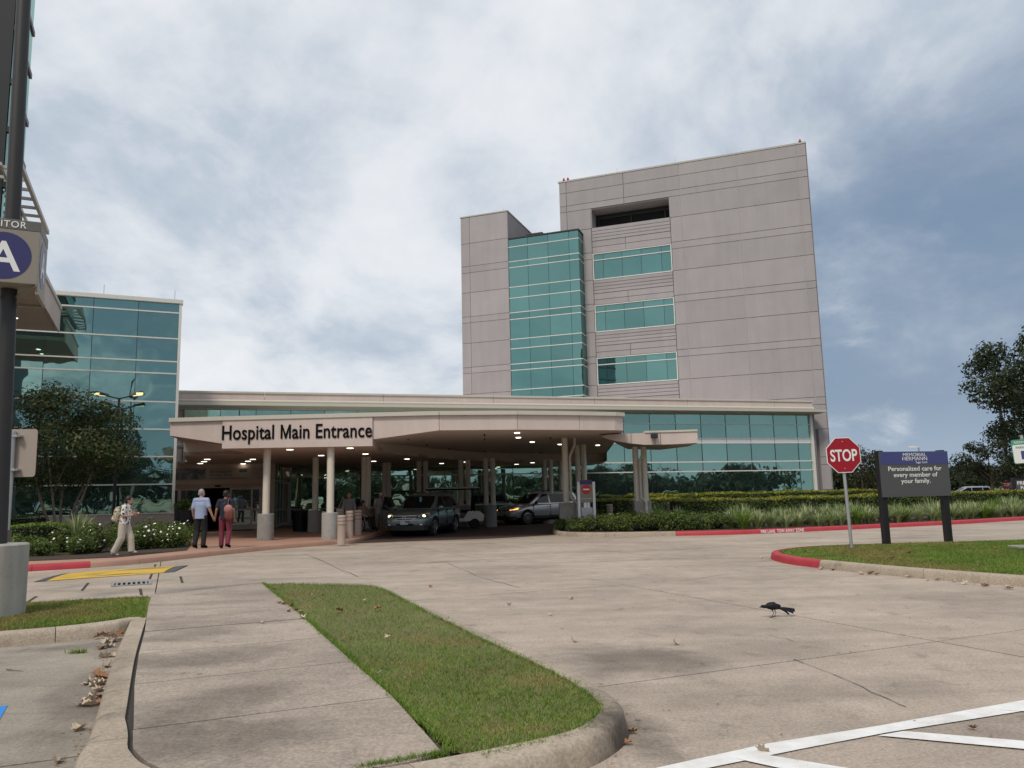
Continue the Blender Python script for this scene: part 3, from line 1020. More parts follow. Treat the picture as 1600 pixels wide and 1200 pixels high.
PMESH = {}
def panel(x0, x1, z0, z1, y0=-.03, y1=.05, mat=None, name='wall_panel', par=None):
    w_, h_ = x1 - x0 - J, z1 - z0 - J
    key = (round(w_, 2), round(h_, 2), round(y1 - y0, 3), (mat or M['stone']).name)
    if key not in PMESH:
        m0 = MB().bbox(-w_ / 2, w_ / 2, 0, y1 - y0, -h_ / 2, h_ / 2, .012).mesh(name)
        m0.materials.append(mat or M['stone'])
        PMESH[key] = m0
    o = bpy.data.objects.new(name, PMESH[key])
    COL.objects.link(o)
    o.parent = par or tower
    o.location = ((x0 + x1) / 2, y0, (z0 + z1) / 2)
    return o
xr = [-9.3, -4.98, -.66, 0]
for i in range(3):
    for a, b in zip(zr[:-1], zr[1:]):
        if b < 5.5 and i < 2: continue
        if a - b < .1: continue
        panel(xr[i], xr[i + 1], b, a)
for x0, x1 in ((-19.1, -18.5), (-18.5, -13.75), (-13.75, -9.3)):
    for a, b in ((26.93, 25.98), (25.98, 24.86), (24.86, 24.35)):
        panel(x0, x1, b, a)
for a, b in zip(zr[3:-1], zr[4:]):
    if a < 6.5: continue
    panel(-10.18, -9.3, b, a)
    panel(-18.5, -16.5, b, a)
    if b > 22: panel(-19.1, -18.5, b, a)
# window bay spandrels: three ribs, then flush panels
for k in range(4):
    zt = 22.66 - FL * k if k else 22.66
    zt = 22.66 if k == 0 else 18.33 - FL * (k - 1)
    zb = 20.56 if k == 0 else 16.32 - FL * (k - 1)
    zb = max(zb, 7)
    for q in range(4):
        panel(-16.47, -10.2, zt - .27 * (q + 1), zt - .27 * q, -.06, .05, name='rib')
    zz = zt - 1.08
    for zc_ in (zz - .5, zb):
        if zc_ < zz - .1 or zc_ == zb:
            for x0, x1 in ((-16.47, -13.75), (-13.75, -10.2)):
                if zz - max(zc_, zb) > .15:
                    panel(x0, x1, max(zc_, zb), zz)
            zz = max(zc_, zb)
# pale sealant lines on the wide vertical joints
for x in (-9.3, -4.98, -.66):
    MB().box(x - .022, x + .022, .0, .06, 5.6, 26.9).build('sealant_joint', M['seal'], tower)
MB().box(-19.16, .05, -.06, 16, 26.93, 27.06).build('coping', M['cap'], tower)
# recessed louvre opening
mb = MB()
mb.box(-16.5, -16.44, -.02, 1.6, 22.68, 24.33).box(-10.21, -10.15, -.02, 1.6, 22.68, 24.33)
mb.box(-16.5, -10.15, .05, 1.6, 24.27, 24.33).box(-16.5, -10.15, .05, 1.6, 22.66, 22.72)
mb.build('louvre_recess', M['stone'], tower)
for q in range(11):
    zz = 22.78 + q * .095
    MB().add([(-16.4, 1.42, zz), (-10.25, 1.42, zz), (-10.25, 1.52, zz + .085), (-16.4, 1.52, zz + .085), (-16.4, 1.44, zz - .012), (-10.25, 1.44, zz - .012), (-10.25, 1.54, zz + .073), (-16.4, 1.54, zz + .073)],
             [(0, 1, 2, 3), (7, 6, 5, 4), (0, 4, 5, 1), (3, 2, 6, 7)]).build('louvre_slat', M['louv'], tower)
mb = MB()
for x in (-16.2, -13.5, -10.75):
    mb.box(x - .04, x + .04, 1.36, 1.44, 22.72, 23.9)
mb.box(-16.4, -10.25, 1.36, 1.44, 23.84, 23.92)
mb.box(-16.44, -10.2, 1.56, 1.6, 22.7, 24.3)
mb.build('louvre_frame', M['darkm'], tower)
# strip windows
for k in range(3):
    z0, z1 = 18.35 - FL * k, 20.54 - FL * k
    fr = MB()
    fr.box(-16.47, -10.2, -.05, .2, z0, z0 + .07).box(-16.47, -10.2, -.05, .2, z1 - .06, z1)
    fr.box(-16.47, -16.40, -.05, .2, z0 + .07, z1 - .06).box(-10.27, -10.2, -.05, .2, z0 + .07, z1 - .06)
    fr.box(-16.4, -10.27, -.03, .2, z1 - .59, z1 - .53)
    win = fr.build('window', M['mull'], tower)
    xs = [-16.40, -15.64, -14.12, -12.59, -11.01, -10.27]
    for x0, x1 in zip(xs[:-1], xs[1:]):
        MB().box(x0 + .014, x1 - .014, .06, .1, z0 + .07, z1 - .59).build('pane', M['glassT'], win)
        MB().box(x0 + .014, x1 - .014, .06, .1, z1 - .53, z1 - .06).build('pane', M['glassT'], win)
    MB().box(-16.38, -10.29, .1, .3, z0 + .08, z1 - .07).build('dark_backing', M['darkm'], win)
# glass bay
gx0, gz1 = tl(-23.66, 22.8, -1.4)
gx1, _ = tl(-17.6, 22.8, -1.4)
gz = [tl(-20, z, -1.4)[1] for z in (22.04, 20.78, 20.27, 18.59, 17.66, 16.42, 15.86, 14.19, 13.4, 12.12, 11.61, 9.99, 9.2, 7.9, 7.3, 5.6)]
gxs = [tl(s, 20, -1.4)[0] for s in (-23.66, -21.97, -20.2, -18.41, -17.6)]
bay = MB().box(gx0, gx1 - .04, -1.32, .04, 0, gz1 - .05).build('glass_bay', M['darkm'], tower)
zz = [gz1 - .08] + gz
for a, b in zip(zz[:-1], zz[1:]):
    for x0, x1 in zip(gxs[:-1], gxs[1:]):
        MB().box(x0 + .013, x1 - .013, -1.4, -1.34, b + .03, a - .03).build('pane', M['glassT'], bay)
    MB().box(gx1 - .035, gx1, -1.33, .03, b + .03, a - .03).build('pane', M['glassT'], bay)
for z in gz[:-1]:
    MB().box(gx0, gx1 + .03, -1.44, .0, z - .028, z + .028).build('transom', M['mull'], bay)
MB().box(gx0 - .05, gx1 + .06, -1.46, .04, gz1 - .08, gz1 + .03).build('bay_coping', M['darkm'], bay)
MB().box(gx0 - .06, gx0 - .005, -1.44, 0, 0, gz1 - .08).build('jamb', M['mull'], bay)
# left stair block
def lb(s, z): return tl(s, z, -1.5)
bx0, bz1 = lb(-28.0, 25.22)
bx1, _ = lb(-23.72, 25.22)
blk = MB().box(bx0 + .02, bx1 - .02, -1.46, 9, 0, bz1 - .05).build('stair_block', M['gap'], tower)
bj = lb(-27.18, 0)[0]
zl = [lb(-26, z)[1] for z in (25.22, 22.88, 20.87, 20.3, 18.56, 16.48, 15.96, 14.21, 12.16, 11.66, 9.9, 7.9, 7.4, 5.5)]
for a, b in zip(zl[:-1], zl[1:]):
    for x0, x1 in ((bx0, bj), (bj, bx1)):
        panel(x0, x1, b, a, -1.5, -1.44, par=blk)
    w_ = 10.5
    o = panel(0, w_, b, a, 0, .06, par=blk)
    o.rotation_euler = (0, 0, R(90)); o.location = (bx1 + .02, -1.5 + w_ / 2, (a + b) / 2)
MB().box(bx0 - .04, bx1 + .06, -1.54, 9, bz1, bz1 + .1).build('coping', M['cap'], blk)
e_ = MB().bbox(-23.0, -21.6, 3.0, 4.6, 22.75, 24.1, .05).box(-22.7, -22.2, 2.94, 3.0, 23.2, 23.8).build('roof_vent', M['darkm'], tower)
mb = MB().box(-23.3, -17.9, .05, 7.5, 20, 22.75)
mb.build('bay_roof', M['gap'], tower)
# obstruction lamps and lightning rods
redl = emit('red_lamp', (.6, .12, .10), .15)
for x, y in ((-18.75, .3), (-18.4, .3), (-.35, .3)):
    b_ = MB().lathe([(.06, 0), (.06, .16), (.10, .18), (.10, .22)], (x, y, 27.06), 10).build('obstruction_lamp', M['darkm'], tower)
    MB().lathe([(.07, .22), (.085, .27), (.08, .34), (.04, .40), (.01, .41)], (x, y, 27.06), 10).build('red_lens', redl, b_)
for x in (-14.3, -9.6, -4.6):
    MB().tube([(x, .4, 27.05), (x, .4, 27.6)], .012, 6).build('lightning_rod', M['steel'], tower)
MB().tube([(bx1 - .4, -1.2, bz1), (bx1 - .4, -1.2, bz1 + .5)], .012, 6).build('lightning_rod', M['steel'], blk)
# side wall of the tower
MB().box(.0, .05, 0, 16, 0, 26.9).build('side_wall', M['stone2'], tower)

# ================================================================== WING
W0 = Vector((-13.12, 44.14, 0)); WR = R(17)
wing = thing('hospital_wing', 'long low hospital wing with teal window wall and pink parapet', 'building', W0, WR)
def toW(x, y):
    q = Matrix.Rotation(-WR, 3, 'Z') @ (Vector((x, y, 0)) - W0)
    return (q.x, q.y)
XE = 35.42
body = [(-7.6, .1), (XE, .1), toW(20.75, 55.35), toW(-3.0, 64.0), toW(-9, 62), (-7.6, 10)]
MB().prism(body, 0, 7.3).build('body', M['pink'], wing)
rows = [(.13, 1.0), (1.0, 2.8), (2.8, 3.42), (3.42, 4.64), (4.99, 5.93), (5.93, 6.64)]
cols = [XE - .06] + [34.33 - 1.88 * k for k in range(22)]
cols = [c for c in cols if c > -7.7]
WP = {}
for ci in range(len(cols) - 1):
    x1, x0 = cols[ci], cols[ci + 1]
    for (z0, z1) in rows:
        if x0 < -.6 and z1 < 3.5: continue
        key = (round(x1 - x0, 2), z0)
        if key not in WP:
            m0 = MB().box(-(x1 - x0) / 2 + .015, (x1 - x0) / 2 - .015, 0, .05, -(z1 - z0) / 2 + .02, (z1 - z0) / 2 - .02).mesh('pane')
            m0.materials.append(M['glassW'])
            WP[key] = m0
        o = bpy.data.objects.new('pane', WP[key]); COL.objects.link(o); o.parent = wing
        o.location = ((x0 + x1) / 2, 0, (z0 + z1) / 2)
        o.rotation_euler = (rnd.gauss(0, .0022), 0, rnd.gauss(0, .0022))
    MB().box(x0 + .012, x1 - .012, -.02, .09, 4.66, 4.97).build('spandrel', M['spand'], wing)
for z, th in ((.13, .08), (1.0, .07), (2.8, .07), (3.42, .08), (4.65, .04), (4.98, .04), (5.93, .05), (6.62, .05)):
    x0 = -.6 if z < 3.45 else -7.6
    MB().box(x0, XE - .05, -.06, .085, z - th / 2, z + th / 2).build('transom', M['mull'], wing)
mb = MB()
for x in cols[1:]:
    mb.box(x - .012, x + .012, -.028, .085, .13, 6.62)
mb.build('dark_mullions', M['darkm'], wing)
# storefront door left of the first pair of posts
dr = MB()
dr.box(-.62, -.52, -.1, .05, .13, 3.4).box(.5, .6, -.1, .05, .13, 3.4).box(-.52, .5, -.1, .05, 2.42, 2.52).box(-.52, -.42, -.1, .05, .13, 2.42).box(.4, .5, -.1, .05, .13, 2.42).box(-.42, .4, -.1, .05, .15, .3)
dr.build('glass_door', M['mull'], wing)
MB().box(XE - .06, XE + .14, -.14, .3, 0, 6.66).build('corner_post', M['mull'], wing)
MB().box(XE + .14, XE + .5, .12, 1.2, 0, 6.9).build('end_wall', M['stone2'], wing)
x = -7.6
pj = []
while x < XE - .3:
    pj.append(x); x += 6.65
pj.append(XE - .05)
for a, b in zip(pj[:-1], pj[1:]):
    MB().box(a + .012, b - .012, -.5, .3, 7.11, 7.44).build('fascia_panel', M['pink'], wing)
    MB().bbox(a + .01, b - .01, -.56, .35, 7.44, 7.56, .02).build('coping', M['cream'], wing)
    gt = MB()
    prof = []
    for q in range(9):
        t = math.pi * (q / 8) - math.pi / 2
        prof.append((-.52 - .14 * math.cos(t), 7.0 + .105 * math.sin(t)))
    v = [(xx, p[0], p[1]) for xx in (a, b) for p in prof]
    gt.add(v, [(i, i + 1, 10 + i, 9 + i) for i in range(8)])
    gt.box(a, b, -.52, .2, 6.895, 7.105)
    gt.build('gutter', M['cream'], wing, smooth=40)
mb = MB()
mb.box(-7.6, XE + .62, -1.05, .2, 6.72, 6.89)
mb.add([(-7.6, -1.05, 6.72), (XE + .62, -1.05, 6.72), (XE + .35, -.6, 6.63), (-7.6, -.6, 6.63), (XE + .35, .1, 6.63), (-7.6, .1, 6.63)], [(0, 3, 2, 1), (3, 5, 4, 2)])
mb.build('eave', M['cream'], wing)

# sliding doors of the entrance, set forward of the storefront
E0 = Vector((-16.35, 37.2, .146)); 
ed = Vector((-11.75, 38.6, 0)) - Vector((-16.35, 37.2, 0))
ER = math.atan2(ed.y, ed.x); EL = ed.length
def toE(x, y):
    q = Matrix.Rotation(-ER, 3, 'Z') @ (Vector((x, y, 0)) - E0)
    return (q.x, q.y)
vest = thing('entrance_vestibule', 'beige entrance vestibule with open sliding glass doors under a printed banner', 'entrance', E0, ER)
mb = MB()
mb.box(-.6, .12, 0, .3, 0, 3.2).box(EL - .62, EL, 0, .3, 0, 3.2).box(.12, EL - .62, 0, .3, 2.22, 3.2)

mb.build('wall', M['soffit'], vest)
v0, v1 = Vector((EL - .05, .3)), Vector(toE(-13.0, 44.15))
vd = (v1 - v0).normalized(); vn = Vector((vd.y, -vd.x)); vl = (v1 - v0).length
def vq(t, o): return tuple(v0 + vd * t + vn * o)
for k in range(3):
    t0_, t1_ = vl * k / 3 + .05, vl * (k + 1) / 3 - .05
    for z0, z1 in ((.12, .86), (.94, 2.32), (2.42, 3.2)):
        MB().prism([vq(t0_, -.02), vq(t1_, -.02), vq(t1_, .01), vq(t0_, .01)], z0, z1).build('pane', M['glassW'], vest)
fr = MB()
for k in range(4):
    t = vl * k / 3
    fr.prism([vq(t - .05, -.05), vq(t + .05, -.05), vq(t + .05, .04), vq(t - .05, .04)], 0, 3.2)
for z in (.04, .9, 2.37):
    fr.prism([vq(0, -.045), vq(vl, -.045), vq(vl, .03), vq(0, .03)], z - .05, z + .05)
fr.build('side_frame', M['mull'], vest)
dw = EL - .74
mb = MB().box(.12, EL - .62, .02, .2, 2.02, 2.22)
mb.build('door_header', M['tan'], vest)
MB().bbox(dw * .5 + .02, dw * .5 + .28, -.05, .02, 2.08, 2.15, .01).build('motion_sensor', M['black'], vest)
def leaf(x0, x1, y, nm='door_leaf'):
    f = MB()
    f.box(x0, x0 + .09, y, y + .05, .02, 2.02).box(x1 - .09, x1, y, y + .05, .02, 2.02).box(x0 + .09, x1 - .09, y, y + .05, .02, .2).box(x0 + .09, x1 - .09, y, y + .05, 1.93, 2.02).box(x0 + .09, x1 - .09, y, y + .05, .92, 1.0)
    o = f.build(nm, M['cream'], vest)
    MB().box(x0 + .09, x1 - .09, y + .02, y + .03, .2, .92).build('pane', M['glassD'], o)
    MB().box(x0 + .09, x1 - .09, y + .02, y + .03, 1.0, 1.93).build('pane', M['glassD'], o)
    return o
leaf(.12, .50, .03); leaf(.46, .12 + dw * .34, .09)
leaf(.12 + dw * .64, .12 + dw * .92, .09); leaf(.12 + dw * .88, .12 + dw, .03)
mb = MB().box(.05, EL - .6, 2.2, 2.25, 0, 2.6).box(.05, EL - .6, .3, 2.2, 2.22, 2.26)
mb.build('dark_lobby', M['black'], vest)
MB().box(.6, EL - 1.0, -.9, -.02, -.0, .012).build('door_mat', M['black'], vest)
MB().box(EL - .35, EL - .27, -.03, 0, 1.0, 1.25).build('card_reader', M['black'], vest)
# banner over the doors
bn = MB().box(.0, EL - .3, -.05, -.012, 2.42, 2.98).build('banner', M['signback'], vest)
m_, t_, b_ = newmat('banner_photo_print')
p_ = pos(t_)
L(t_, ramp(t_, noi(t_, p_, 3.2, 5, .6, .6), [(.35, (.05, .055, .06)), (.5, (.14, .145, .15)), (.62, (.26, .26, .26))]), b_.inputs['Base Color'])
MB().box(.03, 1.62, -.056, -.05, 2.45, 2.95).build('photo_print', m_, bn)
text('lettering', 'Generate the\nSecond Time.', .19, M['taupe2'], bn, 1.8, -.053, 2.75, bold=.02, align='LEFT', lsp=.85)
MB().box(3.15, 3.5, -.056, -.05, 2.76, 2.92).build('emblem_patch', M['slate'], bn)
MB().box(1.8, 3.5, -.056, -.05, 2.47, 2.5).build('underline', M['taupe2'], bn)

# ================================================================== PAVILION (left, all glass)
A0 = dp(284, 472, 35.0); A0.z = 0; AR = R(24.5)
pav = thing('glass_pavilion', 'blue green mirror glass building block with white window grid behind the small tree', 'building', A0, AR)
ZL = [dp(282, 440 + q / 2.61, 35.0).z for q in (88, 130, 235, 328, 377, 492, 603, 713, 825, 942)]
ZT = ZL[0]
MB().box(-12, -.03, .1, 9, 0, ZT - .06).build('body', M['pink'], pav)
ac = [-.10, -1.78, -3.56, -5.34, -7.12, -8.9, -10.68]
for (x1, x0) in zip(ac[:-1], ac[1:]):
    for a, b in zip(ZL[:-1], ZL[1:]):
        o = MB().box(x0 + .012, x1 - .012, 0, .05, b + .03, a - .03).build('pane', M['glassL'], pav)
for z in ZL[1:]:
    MB().box(-11.9, -.04, -.04, .09, z - .03, z + .03).build('transom', M['mull'], pav)
mb = MB()
for x in ac[1:]:
    mb.box(x - .012, x + .012, -.02, .09, ZL[-1], ZT)
mb.build('dark_mullions', M['darkm'], pav)
MB().bbox(-12.1, .06, -.12, .3, ZT - .06, ZT + .14, .02).build('coping', M['mull'], pav)
MB().box(-.10, .02, -.08, .3, ZL[-1] - .05, ZT - .06).build('corner_post', M['mull'], pav)
MB().box(-12, .03, -.03, .12, .0, ZL[-1] - .05).build('plinth_wall', M['soffit'], pav)
for x in (-.3, -3.2):
    MB().tube([(x, .1, ZT + .1), (x, .1, ZT + .6)], .012, 6).build('lightning_rod', M['steel'], pav)

# ================================================================== OFFICE BUILDING (far left)
O0 = Vector((-18.95, 32.1, 0)); OR = AR - math.pi / 2
off = thing('office_building', 'tall glass office building with metal sunshades and porch roof at left edge', 'building', O0, OR)
MB().box(6.8, 9.9, -3, -.72, 9.9, 20.5).build('body', M['darkm'], off)
MB().box(6.8, 11.5, -7, -3.0, 0, 9.9).build('body', M['darkm'], off)
for i in range(2):
    for j, (a, b) in enumerate(((10, 11.2), (11.4, 13), (13.2, 14.6), (14.8, 16.4), (16.6, 18), (18.2, 19.8))):
        MB().box(6.85 + i * 1.5 + .03, 6.85 + (i + 1) * 1.5 - .03, -.70, -.65, a, b).build('pane', M['glassL'], off)
for z in (9.9, 11.3, 13.1, 14.7, 16.5, 18.1, 19.9):
    MB().box(6.75, 9.9, -.71, -.6, z - .09, z + .09).build('transom', M['darkm'], off)
pr = MB().box(0.03, 6.3, -9, -.06, 8.74, 8.9).build('porch_soffit', M['soffit'], off)
for k in range(2):
    MB().box(.02 + k * 3.14, .02 + (k + 1) * 3.14 - .02, -.06, 0, 8.7, 9.62).build('porch_fascia', M['pink'], off)
MB().bbox(.0, 6.32, -.12, .05, 9.62, 9.8, .02).build('porch_coping', M['cream'], off)
for x, y in ((2.2, -1.3), (3.4, -1.3), (2.2, -3.2), (3.4, -3.2)):
    MB().lathe([(.1, -.02), (.1, 0)], (x, y, 8.745), 12).build('downlight', M['lens'], off)
for z in (11.45,):
    rl = MB().box(4.9, 11.2, -.1, 0, z - .07, z + .07).box(4.9, 11.2, -.62, -.55, z - .05, z + .05)
    sh = rl.build('sunshade', M['cap'], off)
    for k in range(8):
        MB().box(4.95 + k * .85, 5.03 + k * .85, -1.2, -.1, z - .045, z + .045).build('rung', M['cap'], sh)
mb = MB()
v = []
for q in range(9):
    t = q / 8
    v.append((9.5 - 3.0 * t, -.7 + .5 * math.sin(t * math.pi / 2)))
mb.prism(v + [(6.5, -.9), (9.5, -.9)], 19.9, 21.2)
mb.build('roof_brow', M['pink'], off)

# ================================================================== ENTRANCE CANOPY
K0 = Vector((-3.0, 30.0, 0))
can = thing('entrance_canopy', 'wide pink stucco drop off canopy lettered Hospital Main Entrance', 'canopy', K0)
class KB(MB):
    def build(s, name, mats, parent=None, smooth=None):
        s.v = [(x - K0.x, y - K0.y, z - K0.z) for x, y, z in s.v]
        return MB.build(s, name, mats, parent, smooth)
ZC = 4.42
Fpx = [(266, 653.5), (349, 651), (583, 645), (686, 642.6), (808, 642), (905, 643.2), (961, 644.2), (973, 645)]
FP = [gp(x, y, ZC) for x, y in Fpx]
def zat(p, y):
    x = proj_x(p)
    return dp(x, y, p.y).z
def proj_x(p):
    d = Vector((p[0], p[1], p[2] if len(p) > 2 else 0)) - Vector((0, 0, CAMH))
    return 800 + FPX * d.dot(_r) / d.dot(_fw)
zb = {0: dp(266, 680.5, FP[0].y).z, 1: dp(349, 693, FP[1].y).z, 2: dp(583, 686.3, FP[2].y).z, 3: dp(686, 672.3, FP[3].y).z}
z_hi = zb[3]
for i in range(4, 8):
    zb[i] = z_hi
def fascia(a, b, za, zb_, name='fascia_panel', proud=0.0, th=.14, mat=None, ztop=ZC - .14, n=1):
    d = (b - a); d.z = 0; d.normalize()
    nx = Vector((d.y, -d.x, 0))     # towards the drive
    a2 = a + d * .008 + nx * proud; b2 = b - d * .008 + nx * proud
    c2 = b2 - nx * (th + proud); e2 = a2 - nx * (th + proud)
    k = KB()
    k.prism([(a2.x, a2.y), (b2.x, b2.y), (c2.x, c2.y), (e2.x, e2.y)], [za, zb_, zb_, za], ztop)
    return k.build(name, mat or M['pink'], can)
Z_LO = 3.3
fascia(FP[0], FP[1], zb[0], zb[1])
zs1, zs2 = dp(349, 701, FP[1].y).z, dp(583, 697, FP[2].y).z
Z_LO = (zs1 + zs2) / 2 + .02
sgn = fascia(FP[1], FP[2], zs1, zs2, 'sign_panel', .06)
for i in range(2, 7):
    fascia(FP[i], FP[i + 1], zb[i], zb[i + 1])
for i in range(7):
    d = (FP[i + 1] - FP[i]).normalized(); nx = Vector((d.y, -d.x, 0))
    a = FP[i] + nx * .1; b = FP[i + 1] + nx * .1
    c = b - nx * .4; e = a - nx * .4
    KB().prism([(a.x, a.y), (b.x, b.y), (c.x, c.y), (e.x, e.y)], ZC - .138, ZC).build('coping', M['cream'], can)
# roof deck
q_end = Vector((5.25, 43.9, 0))
backL = Vector((-13.0, 30.4, 0))
roof_poly = [(p.x, p.y + .2) for p in FP] + [(5.3, 43.9), (5.5, 49.4), (-12.9, 43.9), (-16.4, 37.8), (-13.6, 35.0), (-12.6, 30.2)]
KB().prism(roof_poly, ZC - .3, ZC - .16).build('roof_deck', M['cap'], can)
# bulkhead arc between the low and the high soffit
Bpx = [(584, 697), (590, 702.7), (603, 706.5), (618, 709.7), (645, 713), (672, 715.5), (710, 718.3), (747, 720), (800, 721.4), (860, 721.8), (905, 721.6), (945, 721)]
BP = [gp(x, y, Z_LO) for x, y in Bpx]
BP[0] = FP[2].copy(); BP[0].y += .1
def lerp_path(P, t):
    L_ = [0]
    for a, b in zip(P[:-1], P[1:]): L_.append(L_[-1] + (b - a).length)
    s = t * L_[-1]
    for i in range(len(P) - 1):
        if s <= L_[i + 1] + 1e-9:
            return P[i] + (P[i + 1] - P[i]) * ((s - L_[i]) / (L_[i + 1] - L_[i] + 1e-9))
    return P[-1]
ns = 24
hi = KB(); bk = KB()
vv = []; 
for q in range(ns + 1):
    t = q / ns
    f = lerp_path([Vector((FP[i].x, FP[i].y + .02, zb[i])) for i in range(2, 8)], t)
    b = lerp_path(BP, t ** 1.0)
    zb_ = zb[2] + (z_hi - zb[2]) * min(1, t * 3)
    vv.append((f.x, f.y, f.z + .004)); vv.append(((f.x + b.x) / 2, (f.y + b.y) / 2, (f.z + zb_) / 2)); vv.append((b.x, b.y, zb_))
hi.add(vv, [(q * 3 + e, q * 3 + e + 1, (q + 1) * 3 + e + 1, (q + 1) * 3 + e) for q in range(ns) for e in range(2)])
hi.build('high_soffit', M['soffit'], can, smooth=40)
v2 = []
for q in range(ns + 1):
    b = lerp_path(BP, q / ns)
    zb_ = zb[2] + (z_hi - zb[2]) * min(1, q / ns * 3)
    v2 += [(b.x, b.y, Z_LO), (b.x, b.y, zb_ + .01), (b.x + .05, b.y + .15, Z_LO), (b.x + .05, b.y + .15, zb_ + .01)]
bk.add(v2, [(q * 4, q * 4 + 4, q * 4 + 5, q * 4 + 1) for q in range(ns)])
bk.build('soffit_bulkhead', M['soffit'], can, smooth=40)
lowp = [(FP[1].x + .05, FP[1].y + .05), (FP[2].x, FP[2].y + .06)] + [(b.x, b.y) for b in BP[1:]] + [(5.45, 49.3), (-12.9, 43.95), (-16.2, 37.7), (-14.6, 35.0), (-12.75, 30.2), (-10.2, 29.9)]
n_ = len(lowp)
KB().prism(lowp, Z_LO, Z_LO + .12).build('low_soffit', M['soffit'], can)
mb = KB()
for a, b in zip(lowp[-3:] + lowp[:1], lowp[-2:] + lowp[:1] + lowp[:1]):
    if a == b: continue
    mb.add([(a[0], a[1], Z_LO - .003), (b[0], b[1], Z_LO - .003), (b[0], b[1], ZC - .2), (a[0], a[1], ZC - .2)], [(0, 1, 2, 3)])
mb.build('porch_bulkhead', M['pink'], can)
mb = KB()
mb.add([(5.23, 43.9, Z_LO), (5.46, 49.3, Z_LO), (5.46, 49.3, ZC - .2), (5.23, 43.9, ZC - .2)], [(0, 1, 2, 3)])
mb.add([(FP[7].x, FP[7].y, z_hi), (5.23, 43.9, z_hi), (5.23, 43.9, ZC - .15), (FP[7].x, FP[7].y, ZC - .15)], [(0, 1, 2, 3)])
mb.add([(FP[0].x, FP[0].y, zb[0]), (-12.7, 30.2, zb[0]), (-12.7, 30.2, ZC - .15), (FP[0].x, FP[0].y, ZC - .15)], [(3, 2, 1, 0)])
mb.build('edge_fascia', M['pink'], can)
mb = KB()
mb.add([(FP[0].x, FP[0].y + .03, zb[0] + .005), (FP[1].x, FP[1].y + .03, zb[1] + .005), (-10.2, 29.9, zb[1] + .1), (-12.75, 30.2, zb[0] + .01)], [(0, 3, 2, 1)])
mb.build('porch_soffit', M['soffit'], can)
# lower curved slab on the right with a bull nose
SLD = [(1090.5, 692, 29.2), (1050, 694.2, 29.35), (1008, 695, 29.4), (985, 692.8, 29.5), (965, 689.4, 29.65), (948, 685.4, 29.9), (940, 682.6, 30.2), (936.5, 680.2, 30.6)]
SLp = [dp(x, y, Y) for x, y, Y in SLD]
zst = dp(1090, 674, 29.2).z
inner = [Vector((3.9, 32.2, z_hi)), Vector((4.9, 33.6, 3.36)), Vector((6.2, 33.2, SLp[2].z)), Vector((SLp[0].x + .12, 31.4, SLp[0].z))]
rim = SLp + inner
k = KB()
k.prism([(p.x, p.y) for p in rim], [p.z for p in rim], [max(p.z + .012, min(zst, z_hi + .04 + max(0, (p.x - 4.05) * .4))) for p in rim])
k.build('low_slab', M['pink'], can, smooth=30)
cp = KB()
rimo = [(p.x, p.y - .04) for p in SLp[:3]]
for a, b in zip(rimo[:-1], rimo[1:]):
    cp.prism([a, b, (b[0], b[1] + .4), (a[0], a[1] + .4)], zst + .002, zst + .075)
cp.build('slab_coping', M['cream'], can)
for x in (985, 1024, 1033):
    a = gp(x, 693, 3.3)
for px_ in (986.5, 1023.8, 1032.5):
    for a, b in zip(SLp[:-1], SLp[1:]):
        xa, xb = proj_x(a), proj_x(b)
        if xb <= px_ <= xa:
            t = (px_ - xa) / (xb - xa)
            p = a + (b - a) * t
            KB().box(p.x - .012, p.x + .012, p.y - .012, p.y + .03, p.z + .01, min(zst, z_hi + .2)).build('panel_joint', M['gap'], can)
p = dp(1021, 676, 29.35)
KB().bbox(p.x - .13, p.x + .13, p.y - .22, p.y - .05, zst - .22, zst - .04, .03).build('flood_light', M['darkm'], can)
# columns: (px x, px y of foot or None, distance, shafts, pier)
def column(x, y, rsh, pr, pz, square=False, pair=0.0, ztop=None, zfoot=.14, slope=0):
    pk = KB()
    if square:
        pk.bbox(x - pr, x + pr, y - pr * .9, y + pr * .9, zfoot - .1, pz, .025)
    else:
        pk.lathe([(pr, zfoot - .05), (pr, pz - .02), (pr - .02, pz)], (x, y, 0), 28)
    pk.build('pier', M['pier'], can, smooth=40)
    for dx in ((0,) if not pair else (-pair, pair)):
        zt = ztop or Z_LO
        KB().tube([(x + dx, y, pz), (x + dx, y, zt + .02)], rsh, 20).build('column', M['colm'], can, smooth=40)
c1 = gp(414.5, 844, .15); column(c1.x, c1.y, .125, .285, 1.06)
c2 = gp(515.5, 843, .15); column(c2.x, c2.y, .125, .285, 1.06)
c3 = gp(492, 831, .15); column(c3.x, c3.y, .13, .3, 1.06, pair=.0)
for (px_, Y, pair, sq) in ((572, 34.5, .09, 0), (604, 40.3, .1, 0), (660, 39.8, .17, 0), (726, 39.3, .18, 0), (765, 38.6, .17, 0), (856.5, 41.5, .16, 0), (877, 43.0, 0, 0)):
    p = dp(px_, 770, Y)
    hiq = px_ > 10000
    column(p.x, p.y, .125, .33, 1.06, pair=pair, zfoot=.0)
p = dp(884.5, 770, 31.9)
column(p.x, p.y, .125, .30, 1.16, True, ztop=z_hi, zfoot=.1)
MB_ = KB().prism([(p.x + .29, p.y - .2), (p.x + .52, p.y - .2), (p.x + .52, p.y + .2), (p.x + .29, p.y + .2)], 0.1, [1.16, .6, .6, 1.16]).build('pier_buttress', M['pier'], can)
KB().tube([(p.x + .42, p.y + .1, z_hi), (p.x + .42, p.y + .1, z_hi - .25), (p.x + .2, p.y + .05, z_hi - .75), (p.x + .2, p.y + .05, 1.35), (p.x + .42, p.y, 1.1), (p.x + .45, p.y, .5)], .055, 10).build('downpipe', M['cream'], can)
p = dp(909, 770, 36.5)
